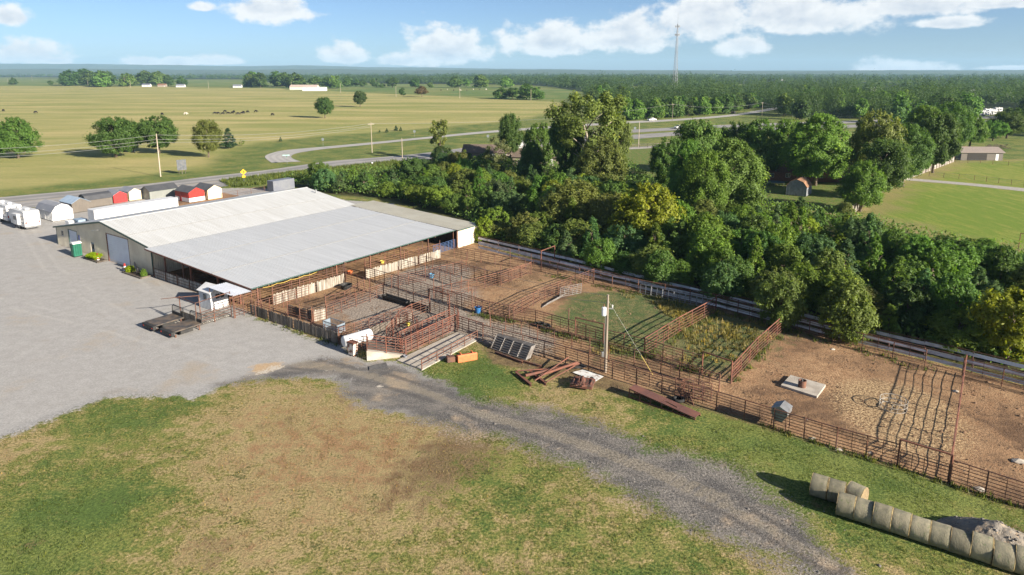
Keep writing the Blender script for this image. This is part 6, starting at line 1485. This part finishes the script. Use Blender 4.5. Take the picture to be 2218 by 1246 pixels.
def weeds():
    rng = np.random.default_rng(8); mn, mx = WP['dirt'].min(0), WP['dirt'].max(0); mx = np.minimum(mx, [70, 110]); P = rng.uniform(mn, mx, (150000, 2)); s = sdf(P, WP['dirt']); gv = sdf(P, polyw([(1230, 615), (1550, 668), (1392, 768), (1150, 700)]))
    inside = (s > .3); P = P[inside]; wv = blobs(P, WEED)+np.array([mnoise.noise((x*.5, y*.5, 1))*.55 for x, y in P]); 
    k1 = (wv > .5) & (wv > .62) & (sdf(P, polyw([(1190, 650), (1400, 640), (1480, 690), (1370, 760), (1150, 700)])) < 1) & (rng.uniform(size=len(P)) < .5)
    A = P[k1]; weed_field('weeds', 'dry and green weeds standing in the pens', A, rng.uniform(.15, .55, len(A)), .1, 4, (.22, .19, .075), rng, (.5, .28)); print('weeds', len(A))
    # tall yellowing weeds along the weedy pen and lane
    q = polyw([(1400, 655), (1550, 672), (1690, 712), (1640, 770), (1560, 740), (1470, 725), (1440, 690)]); B_ = scatter(9000, q, rng); B_ = B_[np.array([mnoise.noise((x*.4, y*.4, 6)) for x, y in B_])+.035*(sdf(B_, polyw([(1440, 700), (1560, 745), (1640, 768), (1700, 730), (1660, 705), (1560, 690)])) < 0)*8 > .36]
    weed_field('tall_weeds', 'tall yellowing weeds in the weedy pen', B_, rng.uniform(.12, .42, len(B_)), .12, 3, (.27, .24, .085), rng, (.5, .25))
    # pasture grass tufts in the foreground
    q = rng.uniform([-60, 24], [60, 72], (120000, 2)); q = q[(sdf(q, WP['gravel']) < .3) & (sdf(q, WP['track']) < .4) & (sdf(q, WP['dirt']) < .3)]; q = q[np.array([mnoise.noise((x*.35, y*.35, 9)) for x, y in q]) > -.15]
    dryq = .5+blobs(q, DRY); g = dryq < .42+.25*rng.normal(size=len(q))
    weed_field('grass', 'short green grass tufts in the foreground pasture', q[g], rng.uniform(.05, .14, g.sum()), .09, 3, (.095, .128, .032), rng, (.45, .25)); weed_field('dry_grass', 'short dry grass tufts in the foreground pasture', q[~g], rng.uniform(.05, .13, (~g).sum()), .09, 2, (.27, .215, .10), rng, (.4, .25)); print('grass', len(q))
    e = polyw([(470, 392), (640, 372), (860, 348), (900, 356), (770, 374), (690, 388), (600, 398), (500, 408)]); B_ = scatter(16000, e, rng); weed_field('verge_grass', 'tall grass on the highway verge behind the barn', B_, rng.uniform(.4, 1.0, len(B_)), .3, 4, (.10, .13, .03), rng, (.5, .25))
def fence_weeds():
    rng = np.random.default_rng(14); L = [(1030, 682), (1100, 694), (1160, 707), (1230, 729), (1308, 751), (1395, 773), (1470, 794), (1520, 812)]; M2 = [(735, 750), (650, 722), (560, 690)]; K = [(1190, 596), (1330, 628), (1550, 672), (1700, 714), (1866, 762), (2003, 798)]; pts = []
    for line, per, wd in ((L, 40, .45), (M2, 8, .25), (K, 22, .5), ([(1620, 912), (1810, 975), (1943, 1014), (2054, 1050), (2218, 1104)], 18, .2), ([(1400, 772), (1470, 724), (1550, 680)], 30, .5), ([(1588, 832), (1640, 770), (1702, 714)], 26, .4)):
        W3 = [G(*p) for p in line]
        for a, b in zip(W3, W3[1:]):
            n = int((b-a).length*per); t = rng.uniform(size=n); q = np.array([[a.x, a.y]])*(1-t)[:, None]+np.array([[b.x, b.y]])*t[:, None]+rng.normal(size=(n, 2))*wd; pts.append(q)
    q = np.concatenate(pts); q = q[np.array([mnoise.noise((x*.6, y*.6, 3)) for x, y in q]) > -.1]; weed_field('fence_weeds', 'green weeds growing along the pipe fences', q, rng.uniform(.1, .4, len(q)), .08, 4, (.10, .12, .035), rng, (.45, .28))
    c = rng.uniform([-30, 40], [60, 100], (60000, 2)); c = c[(sdf(c, WP['dirt']) > .5) & (np.array([mnoise.noise((x*.3, y*.3, 12)) for x, y in c]) > .05)]; n = len(c); sc = np.exp(rng.normal(-3.1, .5, n)); a = rng.uniform(0, 6.28, n)
    oc = np.array([(1, 0, 0), (-.8, .5, 0), (-.4, -.9, 0), (.1, .1, .8)]); R = np.stack([np.stack([np.cos(a), -np.sin(a)], 1), np.stack([np.sin(a), np.cos(a)], 1)], 1); V = np.zeros((n, 4, 3)); V[:, :, :2] = np.einsum('nij,kj->nki', R, oc[:, :2])*sc[:, None, None]+c[:, None, :]; V[:, :, 2] = oc[None, :, 2]*sc[:, None]
    F = (np.array([(0, 1, 3), (1, 2, 3), (2, 0, 3)])[None]+4*np.arange(n)[:, None, None]).reshape(-1, 3); me = bpy.data.meshes.new('dirt_clods'); fast_mesh(me, V.reshape(-1, 3), F); me.materials.append(mat('dirt_clod', (.24, .15, .09), .95, 0, (.16, .10, .06), .8)); tag(link('dirt_clods', me), 'brown clods of earth scattered over the pens', 'clods', kind='stuff')
weeds()
fence_weeds()
def stones():
    rng = np.random.default_rng(21); q = rng.uniform([-20, 24], [50, 70], (14000, 2)); s = sdf(q, WP['track']); q = q[(s > -.6) & (rng.uniform(size=len(q)) < .75)]; n = len(q)
    s2 = rng.uniform([-2, 40], [60, 80], (5000, 2)); f = sdf(s2, WP['dirt']); s2 = s2[(f > 0) & (f < 5)][:500]; q = np.concatenate([q, s2]); n = len(q)
    oc = np.array([(1, 0, 0), (-.8, .5, 0), (-.4, -.9, 0), (.1, .1, .9)]); sc = np.exp(rng.normal(-3.35, .45, n)); a = rng.uniform(0, 6.28, n); R = np.stack([np.stack([np.cos(a), -np.sin(a)], 1), np.stack([np.sin(a), np.cos(a)], 1)], 1)
    V = np.zeros((n, 4, 3)); V[:, :, :2] = np.einsum('nij,kj->nki', R, oc[:, :2])*sc[:, None, None]+q[:, None, :]; V[:, :, 2] = oc[None, :, 2]*sc[:, None]+.0
    F = (np.array([(0, 1, 3), (1, 2, 3), (2, 0, 3)])[None]+4*np.arange(n)[:, None, None]).reshape(-1, 3); me = bpy.data.meshes.new('loose_stones'); fast_mesh(me, V.reshape(-1, 3), F); me.materials.append(MATS['stone_grey'])
    tag(link('loose_stones', me), 'loose grey stones scattered on the gravel track', 'stones', kind='stuff')
stones()
# ================================================================ poles, signs, vehicles, cattle, houses
def upole(label, px, py, ty, arm=True, m=None, rr=.14, arm_ang=None):
    h = HT(px, py, ty); p = G(px, py); r = thing('utility_pole', label, 'utility pole', p, arm_ang if arm_ang is not None else .6, 'utility poles')
    MB().tube([(0, 0, -.2), (0, 0, h)], [rr, rr*.68], 8).build('pole', m or M_pole, r)
    if arm:
        MB().box(-1.2, 1.2, -.06, .06, h-.75, h-.62).build('crossarm', m or M_pole, r)
        for x in (-1.1, -.45, .45, 1.1): MB().lathe([(.03, h-.62), (.06, h-.55), (.03, h-.45)], 6, (x, 0, 0)).build('insulator', M_galv, r)
    return p+Vector((0, 0, h))
T1 = upole('tall pale power pole in the field by the highway', 348, 383, 290, False, M_polelight, .17)
T2 = upole('power pole with crossarm inside the road loop', 806, 331, 265, True, M_polelight); T3 = upole('plain pole beside the highway left of the half bare tree', 872, 358, 299, False, M_polelight); T4 = upole('pale pole by the rail fence beyond the giant cottonwood', 1383, 319, 264, False, M_polelight)
T5 = upole('brown pole at the edge of the highway tree belt', 1456, 262, 224, True); T6 = upole('pale pole at the end of the side road', 1650, 251, 221, True, M_polelight); T7 = upole('grey pole right of the side road end', 1717, 253, 228, True, M_galv)
for k, (px, py, ty, l) in enumerate(((632, 195, 177, 'far pole in front of the far white barn'), (738, 202, 181, 'far pole second from the far white barn'), (858, 210, 187, 'far pole beside the small dark field tree'), (996, 213, 189, 'far pole right of the browning tree'), (1150, 218, 193, 'far pole in front of the clump beyond the field'), (452, 193, 175, 'far pole at the green field gap'), (191, 188, 174, 'far pole before the left grove, nearer the left edge'), (283, 190, 174, 'far pole in front of the left grove'), (18, 184, 170, 'far pole at the left edge beyond the field'), (70, 176, 164, 'far pole beyond the left field fence'))): upole(l, px, py, ty, False, M_polelight, .2)
for k, dz in enumerate((-.3, -1.5, -2.3)):
    wire('power line from the pale power pole to the left, %s of three' % ('top', 'middle', 'lowest')[k], T1+Vector((0, 0, dz)), G(-260, 430)+Vector((0, 0, 11+dz)), 1.2, .03); wire('power line from the pale power pole to the road loop pole, %s of three' % ('top', 'middle', 'lowest')[k], T1+Vector((0, 0, dz)), T2+Vector((0, 0, dz*.6-.2)), 1.5, .03)
wire('power line from the road loop pole along the side road', T2+Vector((0, 0, -.4)), T5+Vector((0, 0, -.4)), 3.0, .03); wire('power line along the highway tree belt', T5+Vector((0, 0, -.4)), T6+Vector((0, 0, -.4)), 2.5, .03); wire('power line from the side road end to the grey pole', T6+Vector((0, 0, -.4)), T7+Vector((0, 0, -.4)), 1.0, .03)
# --- lattice mast
def mast():
    d = 850.0; dr = pix_dir(1461, 204); base = G(1461, 204); dcl = base.y; h = HT(1461, 204, 52); r = thing('radio_mast', 'tall lattice radio mast rising above the far trees', 'radio mast', base)
    m = mat('mast_steel', (.30, .31, .33), .5, .3)
    def leg(k, z): w = 3.4*(1-z/h)**1.0+.55; a = 2*pi*k/3+.3; return Vector((cos(a)*w, sin(a)*w, z))
    zs = np.linspace(0, h, 24)
    for k in range(3): MB().tube([leg(k, z) for z in (0, h)], [.22, .16], 6).build('leg', m, r)
    for i in range(len(zs)-1):
        mb = MB()
        for k in range(3): mb.tube([leg(k, zs[i]), leg((k+1) % 3, zs[i+1])], .09, 4); mb.tube([leg((k+1) % 3, zs[i]), leg(k, zs[i+1])], .09, 4); mb.tube([leg(k, zs[i+1]), leg((k+1) % 3, zs[i+1])], .08, 4)
        mb.build('bracing', m, r)
    MB().tube([(0, 0, h-1), (0, 0, h+13)], .14, 6).build('whip_antenna', m, r)
    for z in (h-3, h-13):
        for k in range(6):
            a = 2*pi*k/6; MB().box(-.35, .35, -.2, .2, -1.3, 1.3).turn(Matrix.Translation((cos(a)*2.8, sin(a)*2.8, z)) @ Matrix.Rotation(a+pi/2, 4, 'Z')).build('panel_antenna', M_galv, r)
        MB().tube([(cos(2*pi*k/12)*2.5, sin(2*pi*k/12)*2.5, z) for k in range(13)], .12, 5, False).build('antenna_ring', m, r)
    return base
mast()
# --- signs
def sign_post(r, h, m=None, rr=.04): MB().tube([(0, 0, 0), (0, 0, h)], rr, 6).build('post', m or M_galv, r)
sgn_y = mat('sign_yellow', (.75, .42, .02), .5); M_signg = mat('sign_green', (.02, .17, .10), .5); M_alu = mat('sign_back', (.34, .37, .40), .5, .2); M_blk = mat('print_black', (.015, .015, .015), .6)
p = G(529, 397); r = thing('warning_sign', 'yellow diamond road sign with plaque beside the highway', 'road sign', p, atan2(p.y, p.x)-pi/2); sign_post(r, 3.5); d_ = MB().prism([(-.75, 0), (0, -.75), (.75, 0), (0, .75)], -.07, -.045).turn(Matrix.Translation((0, 0, 2.9))).build('diamond_plate', sgn_y, r)
MB().box(-.07, .07, -.075, -.071, 2.5, 3.3).build('symbol_stem', M_blk, d_); MB().prism([(-.07, 0), (.4, .28), (.32, .4), (-.07, .12)], -.076, -.072).turn(Matrix.Translation((-.0, 0, 2.8))).build('symbol_branch', M_blk, d_)
MB().box(-.38, .38, -.07, -.045, 1.45, 2.0).build('plaque', sgn_y, r)
p = G(622, 356); r = thing('street_name_sign', 'green street name blades at the road junction', 'street sign', p, .2); sign_post(r, 3.0); MB().box(-1.2, .9, -.03, .0, 2.6, 2.95).build('name_blade', mat('sign_mint', (.30, .48, .44), .5), r); MB().box(-.03, .0, -.9, .9, 2.2, 2.52).build('name_blade', M_signg, r)
for px, py, ty, l in ((700, 316, 299, 'grey back of a road sign beside the side road'), (898, 297, 282, 'grey back of a road sign farther along the side road'), (1057, 306, 292, 'grey back of a road sign left of the tall dark tree'), (1375, 291, 275, 'small road sign at the highway median')):
    p = G(px, py); h = HT(px, py, ty); r = thing('road_sign', l, 'road sign', p, -.3); sign_post(r, h-.05); MB().prism([(-.4, -.5), (.4, -.5), (.55, 0), (.4, .5), (-.4, .5), (-.55, 0)], -.06, -.041).turn(Matrix.Translation((0, 0, h-.55))).build('sign_plate', M_alu, r)
p = G(395, 377); h = HT(395, 377, 346); r = thing('billboard', 'back of a dark three panel billboard at the field edge', 'billboard', p, radians(38)); M_bb = mat('billboard_back', (.075, .085, .10), .7, 0, (.12, .125, .13), 1.5)
for k in range(3): MB().box(-1.2+k*.82, -.42+k*.82, -.05, .05, 1.1, h).build('panel', M_bb, r); MB().box(-.85+k*.82, -.72+k*.82, .055, .2, 0, h-.1).build('post', M_plankd, r)
for z in (1.6, 2.4, 3.2): MB().box(-1.2, 1.25, -.11, -.052, z, z+.1).build('stringer', M_bb, r)
p = G(806, 361); r = thing('mailbox', 'white mailbox at the edge of the highway verge', 'mailbox', p, .5); MB().box(-.06, .06, -.06, .06, 0, 1.0).build('post', M_plankd, r); MB().prism([(-.2, 1.0), (.2, 1.0), (.2, 1.2), (.12, 1.35), (-.12, 1.35), (-.2, 1.2)], -.35, .35).build('box', M_white, r)
# --- vehicles
def car(label, px, py, ang, paint, kind, name):
    r = thing(name, label, 'pickup' if kind == 'pickup' else 'car', G(px, py)+Vector((0, 0, .06)), ang); L = 5.4 if kind == 'pickup' else 4.7; hl = L/2
    if kind == 'pickup': bp = [(-hl, .4), (hl, .4), (hl, .85), (hl-.3, 1.05), (1.2, 1.15), (-hl, 1.15)]; cp = [(-.7, 1.15), (1.25, 1.15), (.65, 1.78), (-.6, 1.78)]
    elif kind == 'suv': bp = [(-hl, .4), (hl, .4), (hl, .85), (hl-.25, 1.0), (1.0, 1.1), (-hl, 1.12)]; cp = [(-hl+.05, 1.1), (1.15, 1.1), (.45, 1.72), (-hl+.3, 1.74)]
    else: bp = [(-hl, .3), (hl, .3), (hl, .65), (hl-.4, .82), (.9, .92), (-hl, .95)]; cp = [(-1.5, .93), (1.05, .93), (.35, 1.42), (-.9, 1.42)]
    b = MB().prism(bp, -.92, .92).build('body', paint, r); cab = MB().prism(cp, -.78, .78).build('cabin', paint, r); c0 = sum(x for x, z in cp)/4; z0 = cp[0][1]; sc = lambda pts, k: [(c0+(x-c0)*.88, z0+.06+(z-z0)*.78) for x, z in pts]
    for s in (-1, 1): MB().prism(sc(cp, 1), min(s*.781, s*.792), max(s*.781, s*.792)).build('side_window', M_glass, cab)
    MB().obox((cp[1][0]-.02, 0, z0+.1), (cp[2][0]+.06, 0, cp[2][1]-.06), 1.4, .03).build('windscreen', M_glass, cab)
    for x in (-hl*.6, hl*.62):
        for s in (-1, 1): wheel(r, x, s*.82, .36, .22)
    for s in (-1, 1): MB().box(hl, hl+.02, s*.7-.15, s*.7+.15, .65, .8).build('headlight', M_white, r)
    if kind == 'pickup': MB().box(-hl+.08, -.78, -.78, .78, 1.151, 1.16).build('bed_floor', M_black, r)
road_a = lambda p0, p1: atan2((G(*p1)-G(*p0)).y, (G(*p1)-G(*p0)).x)
M_vwhite = mat('vehicle_white', (.75, .75, .74), .3); car('white pickup on the side road in front of the tree belt', 1412, 262, road_a((1345, 266), (1450, 261)), M_vwhite, 'pickup', 'pickup_truck'); car('white sport utility vehicle on the highway', 1470, 279, road_a((1569, 274), (1450, 280)), M_vwhite, 'suv', 'car')
car('dark car at the far end of the side road', 1589, 246, road_a((1574, 251), (1650, 240)), mat('dark_paint', (.03, .02, .022), .3), 'sedan', 'car')
# --- cattle
cow_v = [(0, 0, 1.0), (.6, 0, 1.0), (-.65, 0, 1.03), (.95, 0, .95), (1.2, 0, .6), (1.4, 0, .32), (.55, .2, .55), (.55, .2, .04), (.5, -.2, .55), (.55, -.2, .04), (-.65, .2, .6), (-.74, .2, .35), (-.68, .2, .04), (-.65, -.2, .6), (-.74, -.2, .35), (-.68, -.2, .04), (-.9, 0, .9), (-.95, 0, .4)]
cow_e = [(0, 1), (0, 2), (1, 3), (3, 4), (4, 5), (1, 6), (6, 7), (1, 8), (8, 9), (2, 10), (10, 11), (11, 12), (2, 13), (13, 14), (14, 15), (2, 16), (16, 17)]
cow_r = [.40, .36, .36, .2, .15, .1, .1, .06, .1, .06, .12, .075, .06, .12, .075, .06, .06, .04]
M_cowb = mat('black_hide', (.014, .011, .01), .7); cow_m = skin_mesh('body', cow_v, cow_e, cow_r, M_cowb, 1); cow_w = cow_m.copy(); cow_w.materials.clear(); cow_w.materials.append(mat('cream_hide', (.55, .5, .43), .8))
cows = [(8, 242, 'black cow grazing at the left edge of the field'), (78, 246, 'black cow grazing above the left edge tree'), (351, 250, 'black cow just left of the white cow'), (402, 249, 'white cow in the hay field'), (465, 248, 0), (473, 248, 0), (482, 249, 0), (487, 244, 0), (494, 248, 0), (503, 247, 0), (507, 245, 0), (516, 249, 0), (524, 248, 0), (528, 246, 0), (537, 245, 0), (554, 244, 'black cow at the right end of the herd'), (590, 251, 'lone black cow right of the herd')]
cc = {}
for k, (px, py, l) in enumerate(cows):
    r = thing('cow', l or 'black cow in the tight herd in the hay field, %s from left' % nth(cc, 1), 'cow', G(px, py), random.choice([0, pi])+random.uniform(-.6, .6), None if l else 'herd in the hay field'); r.scale = (1.25, 1.25, 1.25); link('body', cow_w if 'white' in (l or '')[:6] else cow_m, r)
for k in range(8):
    r = thing('cow', ('distant pale cow beyond the field fence' if k % 2 else 'distant dark cow beyond the field fence')+', %s from left' % nth(cc, k % 2+5), 'cow', G(955+k*14, 196+random.uniform(-1, 1)), random.uniform(0, 6), 'distant cattle'); r.scale = (1.3, 1.3, 1.3); link('body', cow_w if k % 2 else cow_m, r)
# --- houses and outbuildings
M_shingle = mat('brown_shingle', (.15, .115, .09), .9, 0, (.11, .085, .07), 1.5); M_shingle2 = mat('rust_brown_shingle', (.22, .12, .075), .9, 0, (.16, .09, .06), 1.5); M_brick = mat('grey_brown_brick', (.24, .19, .16), .9, 0, (.30, .25, .21), 3); M_redbrick = mat('red_brick', (.22, .10, .07), .9, 0, (.17, .08, .06), 3)
def house(name, label, pos, ang, L, Wd, hw, rise, wallm, roofm, wins=3, cat='house', chimney=False):
    r = thing(name, label, cat, pos, ang); a = Wd/2; MB().prism([(-a, 0), (a, 0), (a, hw), (0, hw+rise), (-a, hw)], -L/2, L/2).turn(Matrix.Rotation(pi/2, 4, 'Z')).build('wall', wallm, r); o = .45
    for s in (-1, 1):
        k = rise/a; rf = MB().prism([(0, hw+rise+.02), (a+o, hw-o*k+.02), (a+o, hw-o*k+.14), (0, hw+rise+.16)], -L/2-.4, L/2+.4).turn(Matrix.Rotation(pi/2, 4, 'Z') @ Matrix.Scale(s, 4, (1, 0, 0))).build('roof', roofm, r)
        for q in range(6): t = (q+.6)/6.2; MB().box(-L/2-.4, L/2+.4, -s*((a+o)*t)-.03, -s*((a+o)*t)+.03, hw+rise-(a+o)*t*k+.12, hw+rise-(a+o)*t*k+.16).build('shingle_course', roofm, rf)
    for k in range(wins):
        x = -L/2+(k+.7)*L/(wins+.4); f = MB().box(x-.55, x+.55, -a-.05, -a-.002, 1.0, 2.1).build('window', M_white, r)
        for q in (-1, 1): MB().box(x+q*.26-.22, x+q*.26+.22, -a-.06, -a-.051, 1.08, 2.02).build('pane', M_glass, f)
    MB().box(-.45, .45, -a-.06, -a-.003, 0, 2.05).turn(Matrix.Translation((L*.36, 0, 0))).build('door', M_white, r)
    if chimney: MB().box(1, 1.7, -.35, .35, hw+rise*.6, hw+rise+.8).build('chimney', M_redbrick, r)
    return r
house('farmhouse', 'low brick house with brown roof behind the thicket', G(1038, 347)+Vector((3, 4, 0)), -.1, 16, 8, 2.5, 2.0, M_brick, M_shingle, 4); house('farmhouse', 'second brown roofed house hidden among trees left of the giant cottonwood', G(1165, 358)+Vector((0, 4, 0)), -.2, 14, 8, 2.5, 2.0, M_brick, M_shingle)
house('farmhouse', 'long brown brick house under the spreading shade tree', G(1752, 396)+Vector((2, 6, 0)), -.12, 26, 9, 2.5, 1.9, M_redbrick, M_shingle2, 6, chimney=True)
u1, v0 = UVG(1746, 427); u0, _ = UVG(1703, 422)
shed('yard_barn', 'weathered grey gambrel barn with brown roof in the shady yard', u1, v0, v0+5.0, min(max(u1-u0, 3.2), 4.6), 2.2, 1.6, 'v', 'gambrel', mat('weathered_blue_grey_boards', (.24, .25, .27), .85, 0, (.18, .18, .19), 1.5), mat('orange_brown_shingle', (.30, .165, .095), .9, 0, (.22, .13, .08), 1.5), group=None)
g = G(2134, 349); r = house('pole_barn', 'tan metal barn with ribbed roof above the lawn', g+Vector((0, 5, 0)), -.05, 13, 7, 2.6, 1.3, M_taupe, mat('pale_brown_roof', (.24, .20, .175), .6), 0, 'barn'); MB().box(-4.5, 1.5, -3.56, -3.51, 0, 2.1).build('painted_bay_shade', M_dark, r)  # dark sheet on the solid wall, painting the shade of an open bay
house('small_outbuilding', 'small dark shed left of the tan metal barn', G(2085, 342)+Vector((0, 2, 0)), .3, 5, 4, 2.2, 1.2, M_taupe, M_shingle2, 0, 'shed')
house('far_barn', 'far long barn with tan roof beyond the hay field', G(655, 195)+Vector((0, 12, 0)), .02, 42, 16, 4.5, 3, M_wall, mat('pinkish_tan_roof', (.42, .33, .28), .6), 0, 'barn'); house('far_barn', 'far low white barn beyond the hay field', G(682, 197), .02, 34, 9, 4.6, .8, M_white, M_white, 0, 'barn')
for px, py, l, m1 in ((318, 188, 'far white house in the left grove', M_white), (352, 188, 'far house with reddish roof at the end of the left grove', M_brick), (392, 189, 'far white house right of the left grove', M_white), (515, 190, 'far white house at the edge of the white barn grove', M_white)): house('far_house', l, G(px, py), .1, 14, 9, 3, 2.4, m1, M_shingle2 if 'reddish' in l else M_greyroof, 2)
for px, py, l in ((1890, 198, 'far pale metal building in the right woods, left one'), (2115, 206, 'far pale metal building in the right woods, right one'), (1695, 176, 'pale metal roof far off behind the mast')): house('metal_building', l, G(px, py), .05, 26, 12, 4.5, 1.6, M_white, M_roofw, 0, 'building')
# campers among houses and on the distant lot
src = [o for o in bpy.data.objects if o.name == 'camper'][0]
def camper_copy(label, pos, ang, group):
    c = copy_tree(src); c.location = pos; c.rotation_euler = (0, 0, ang); c['label'] = label; c['group'] = group; return c
camper_copy('white camper standing among the trees by the brown roofed house', G(1132, 325), pi*.95, 'campers in the distance')
for k, (px, py) in enumerate(((2130, 250), (2140, 252), (2149, 247), (2158, 250), (2167, 244))): camper_copy('white camper on the distant lot at the right, %s from the left' % ('first', 'second', 'third', 'fourth', 'fifth')[k], G(px, py), .2+random.uniform(-.3, .3)+pi, 'campers on the distant lot')
# --- fences round yard and lawn
plank_wall('weathered picket fence along the left edge of the lawn', (1843, 467), (1936, 399), 1.8, M_plankg, (.4, 1.5), 2.5, 1.85, 'picket_fence', 1, None, .26); plank_wall('picket fence climbing behind the lawn towards the tan barn', (1946, 396), (2066, 351), 1.7, M_plankg, (.4, 1.5), 3, 1.75, 'picket_fence', 1, None, .42)
fence('wire_fence', 'wire fence with steel posts along the gravel path of the lawn', [(2012, 382), (2110, 391), (2218, 404), (2400, 422)], 1.3, 4, 3.2, M_rustdark, M_galv, .05, .016, stay=False); fence('wire_fence', 'wire fence in front of the tan metal barn', [(2070, 352), (2150, 356), (2218, 362)], 1.2, 3, 3.5, M_rustdark, M_galv, .05, .016, stay=False)
fence('rail_fence', 'wooden rail fence by the highway beyond the giant cottonwood', [(1350, 321), (1420, 319), (1490, 312)], 1.3, 3, 3.5, M_plankd, M_plankd, .09, .05, stay=False, z0=.4); fence('wire_fence', 'wire fence along the highway verge beside the cream shed', [(484, 430), (600, 410)], 1.3, 4, 3.5, M_rustdark, M_rustdark, .05, .02, stay=False)
portal('thin dark gate frame at the near corner of the lawn', (2205, 545), (2235, 552), 3.0, M_rustdark, False, .06)
r = thing('trampoline', 'round dark trampoline in the shady yard', 'trampoline', G(1680, 402)); MB().lathe([(2.0, .9), (2.1, .9), (2.1, .95), (2.0, .95)], 20).build('mat_frame', mat('trampoline_blue', (.03, .07, .1), .6), r)
for k in range(6): MB().tube([(2.05*cos(k*1.047), 2.05*sin(k*1.047), 0), (2.05*cos(k*1.047), 2.05*sin(k*1.047), .9)], .03, 5).build('leg', M_galv, r)
r = thing('brush_pile', 'brown brush pile on the far side of the lawn', 'brush pile', G(2160, 322)); mb = MB()
for k in range(90): a_ = random.uniform(0, 6.28); q = Vector((random.uniform(-3.5, 3.5), random.uniform(-1.5, 1.5), random.uniform(.1, 1.3))); mb.tube([q, q+Vector((cos(a_)*1.4, sin(a_)*.9, random.uniform(-.2, .5)))], .06, 4)
mb.build('branches', M_bark, r)
# scraps in the bare pen
for k, (px, py, s, l) in enumerate(((2206, 1000, .6, 'pale broken concrete chunk at the right edge of the pen'), (1817, 975, .35, 'flat pale stone at the foot of the long pen fence'), (1760, 950, .3, 'small pale stone at the foot of the long pen fence'), (2122, 1060, .4, 'pale stone by the right hand pen fence'), (1885, 982, .28, 'flat stone near the gate frame'), (1804, 757, .3, 'white scrap near the lane fence'), (2070, 848, .3, 'pale scrap beside the heavy pipe fence'))):
    bm = bmesh.new(); bmesh.ops.create_icosphere(bm, subdivisions=1, radius=s)
    for v in bm.verts: v.co = Vector((v.co.x*random.uniform(.7, 1.4), v.co.y*random.uniform(.5, 1), max(-.05, v.co.z*.4)))
    me = bpy.data.meshes.new('stone_chunk'); bm.to_mesh(me); bm.free(); me.materials.append(M_conc); tag(link('stone_chunk', me, None, G(px, py)), l, 'stone')
# --- air
hz = MB().box(-13500, 13500, -300, 13500, -3, 260).mesh('haze', [], True); hm_ = bpy.data.materials.new('haze_air'); hm_.use_nodes = True; hn = hm_.node_tree; hn.nodes.clear()
ho = hn.nodes.new('ShaderNodeOutputMaterial'); pv = hn.nodes.new('ShaderNodeVolumePrincipled'); pv.inputs['Color'].default_value = (.42, .70, .96, 1); pv.inputs['Density'].default_value = 6.5e-5; pv.inputs['Anisotropy'].default_value = .0
hn.links.new(pv.outputs[0], ho.inputs['Volume']); hz.materials.append(hm_); tag(link('haze', hz), 'thin blue haze over the far plain', 'haze', kind='stuff')
print('objects', len(bpy.data.objects), 'tris', sum(len(m.loops)-2*len(m.polygons) for m in bpy.data.meshes))
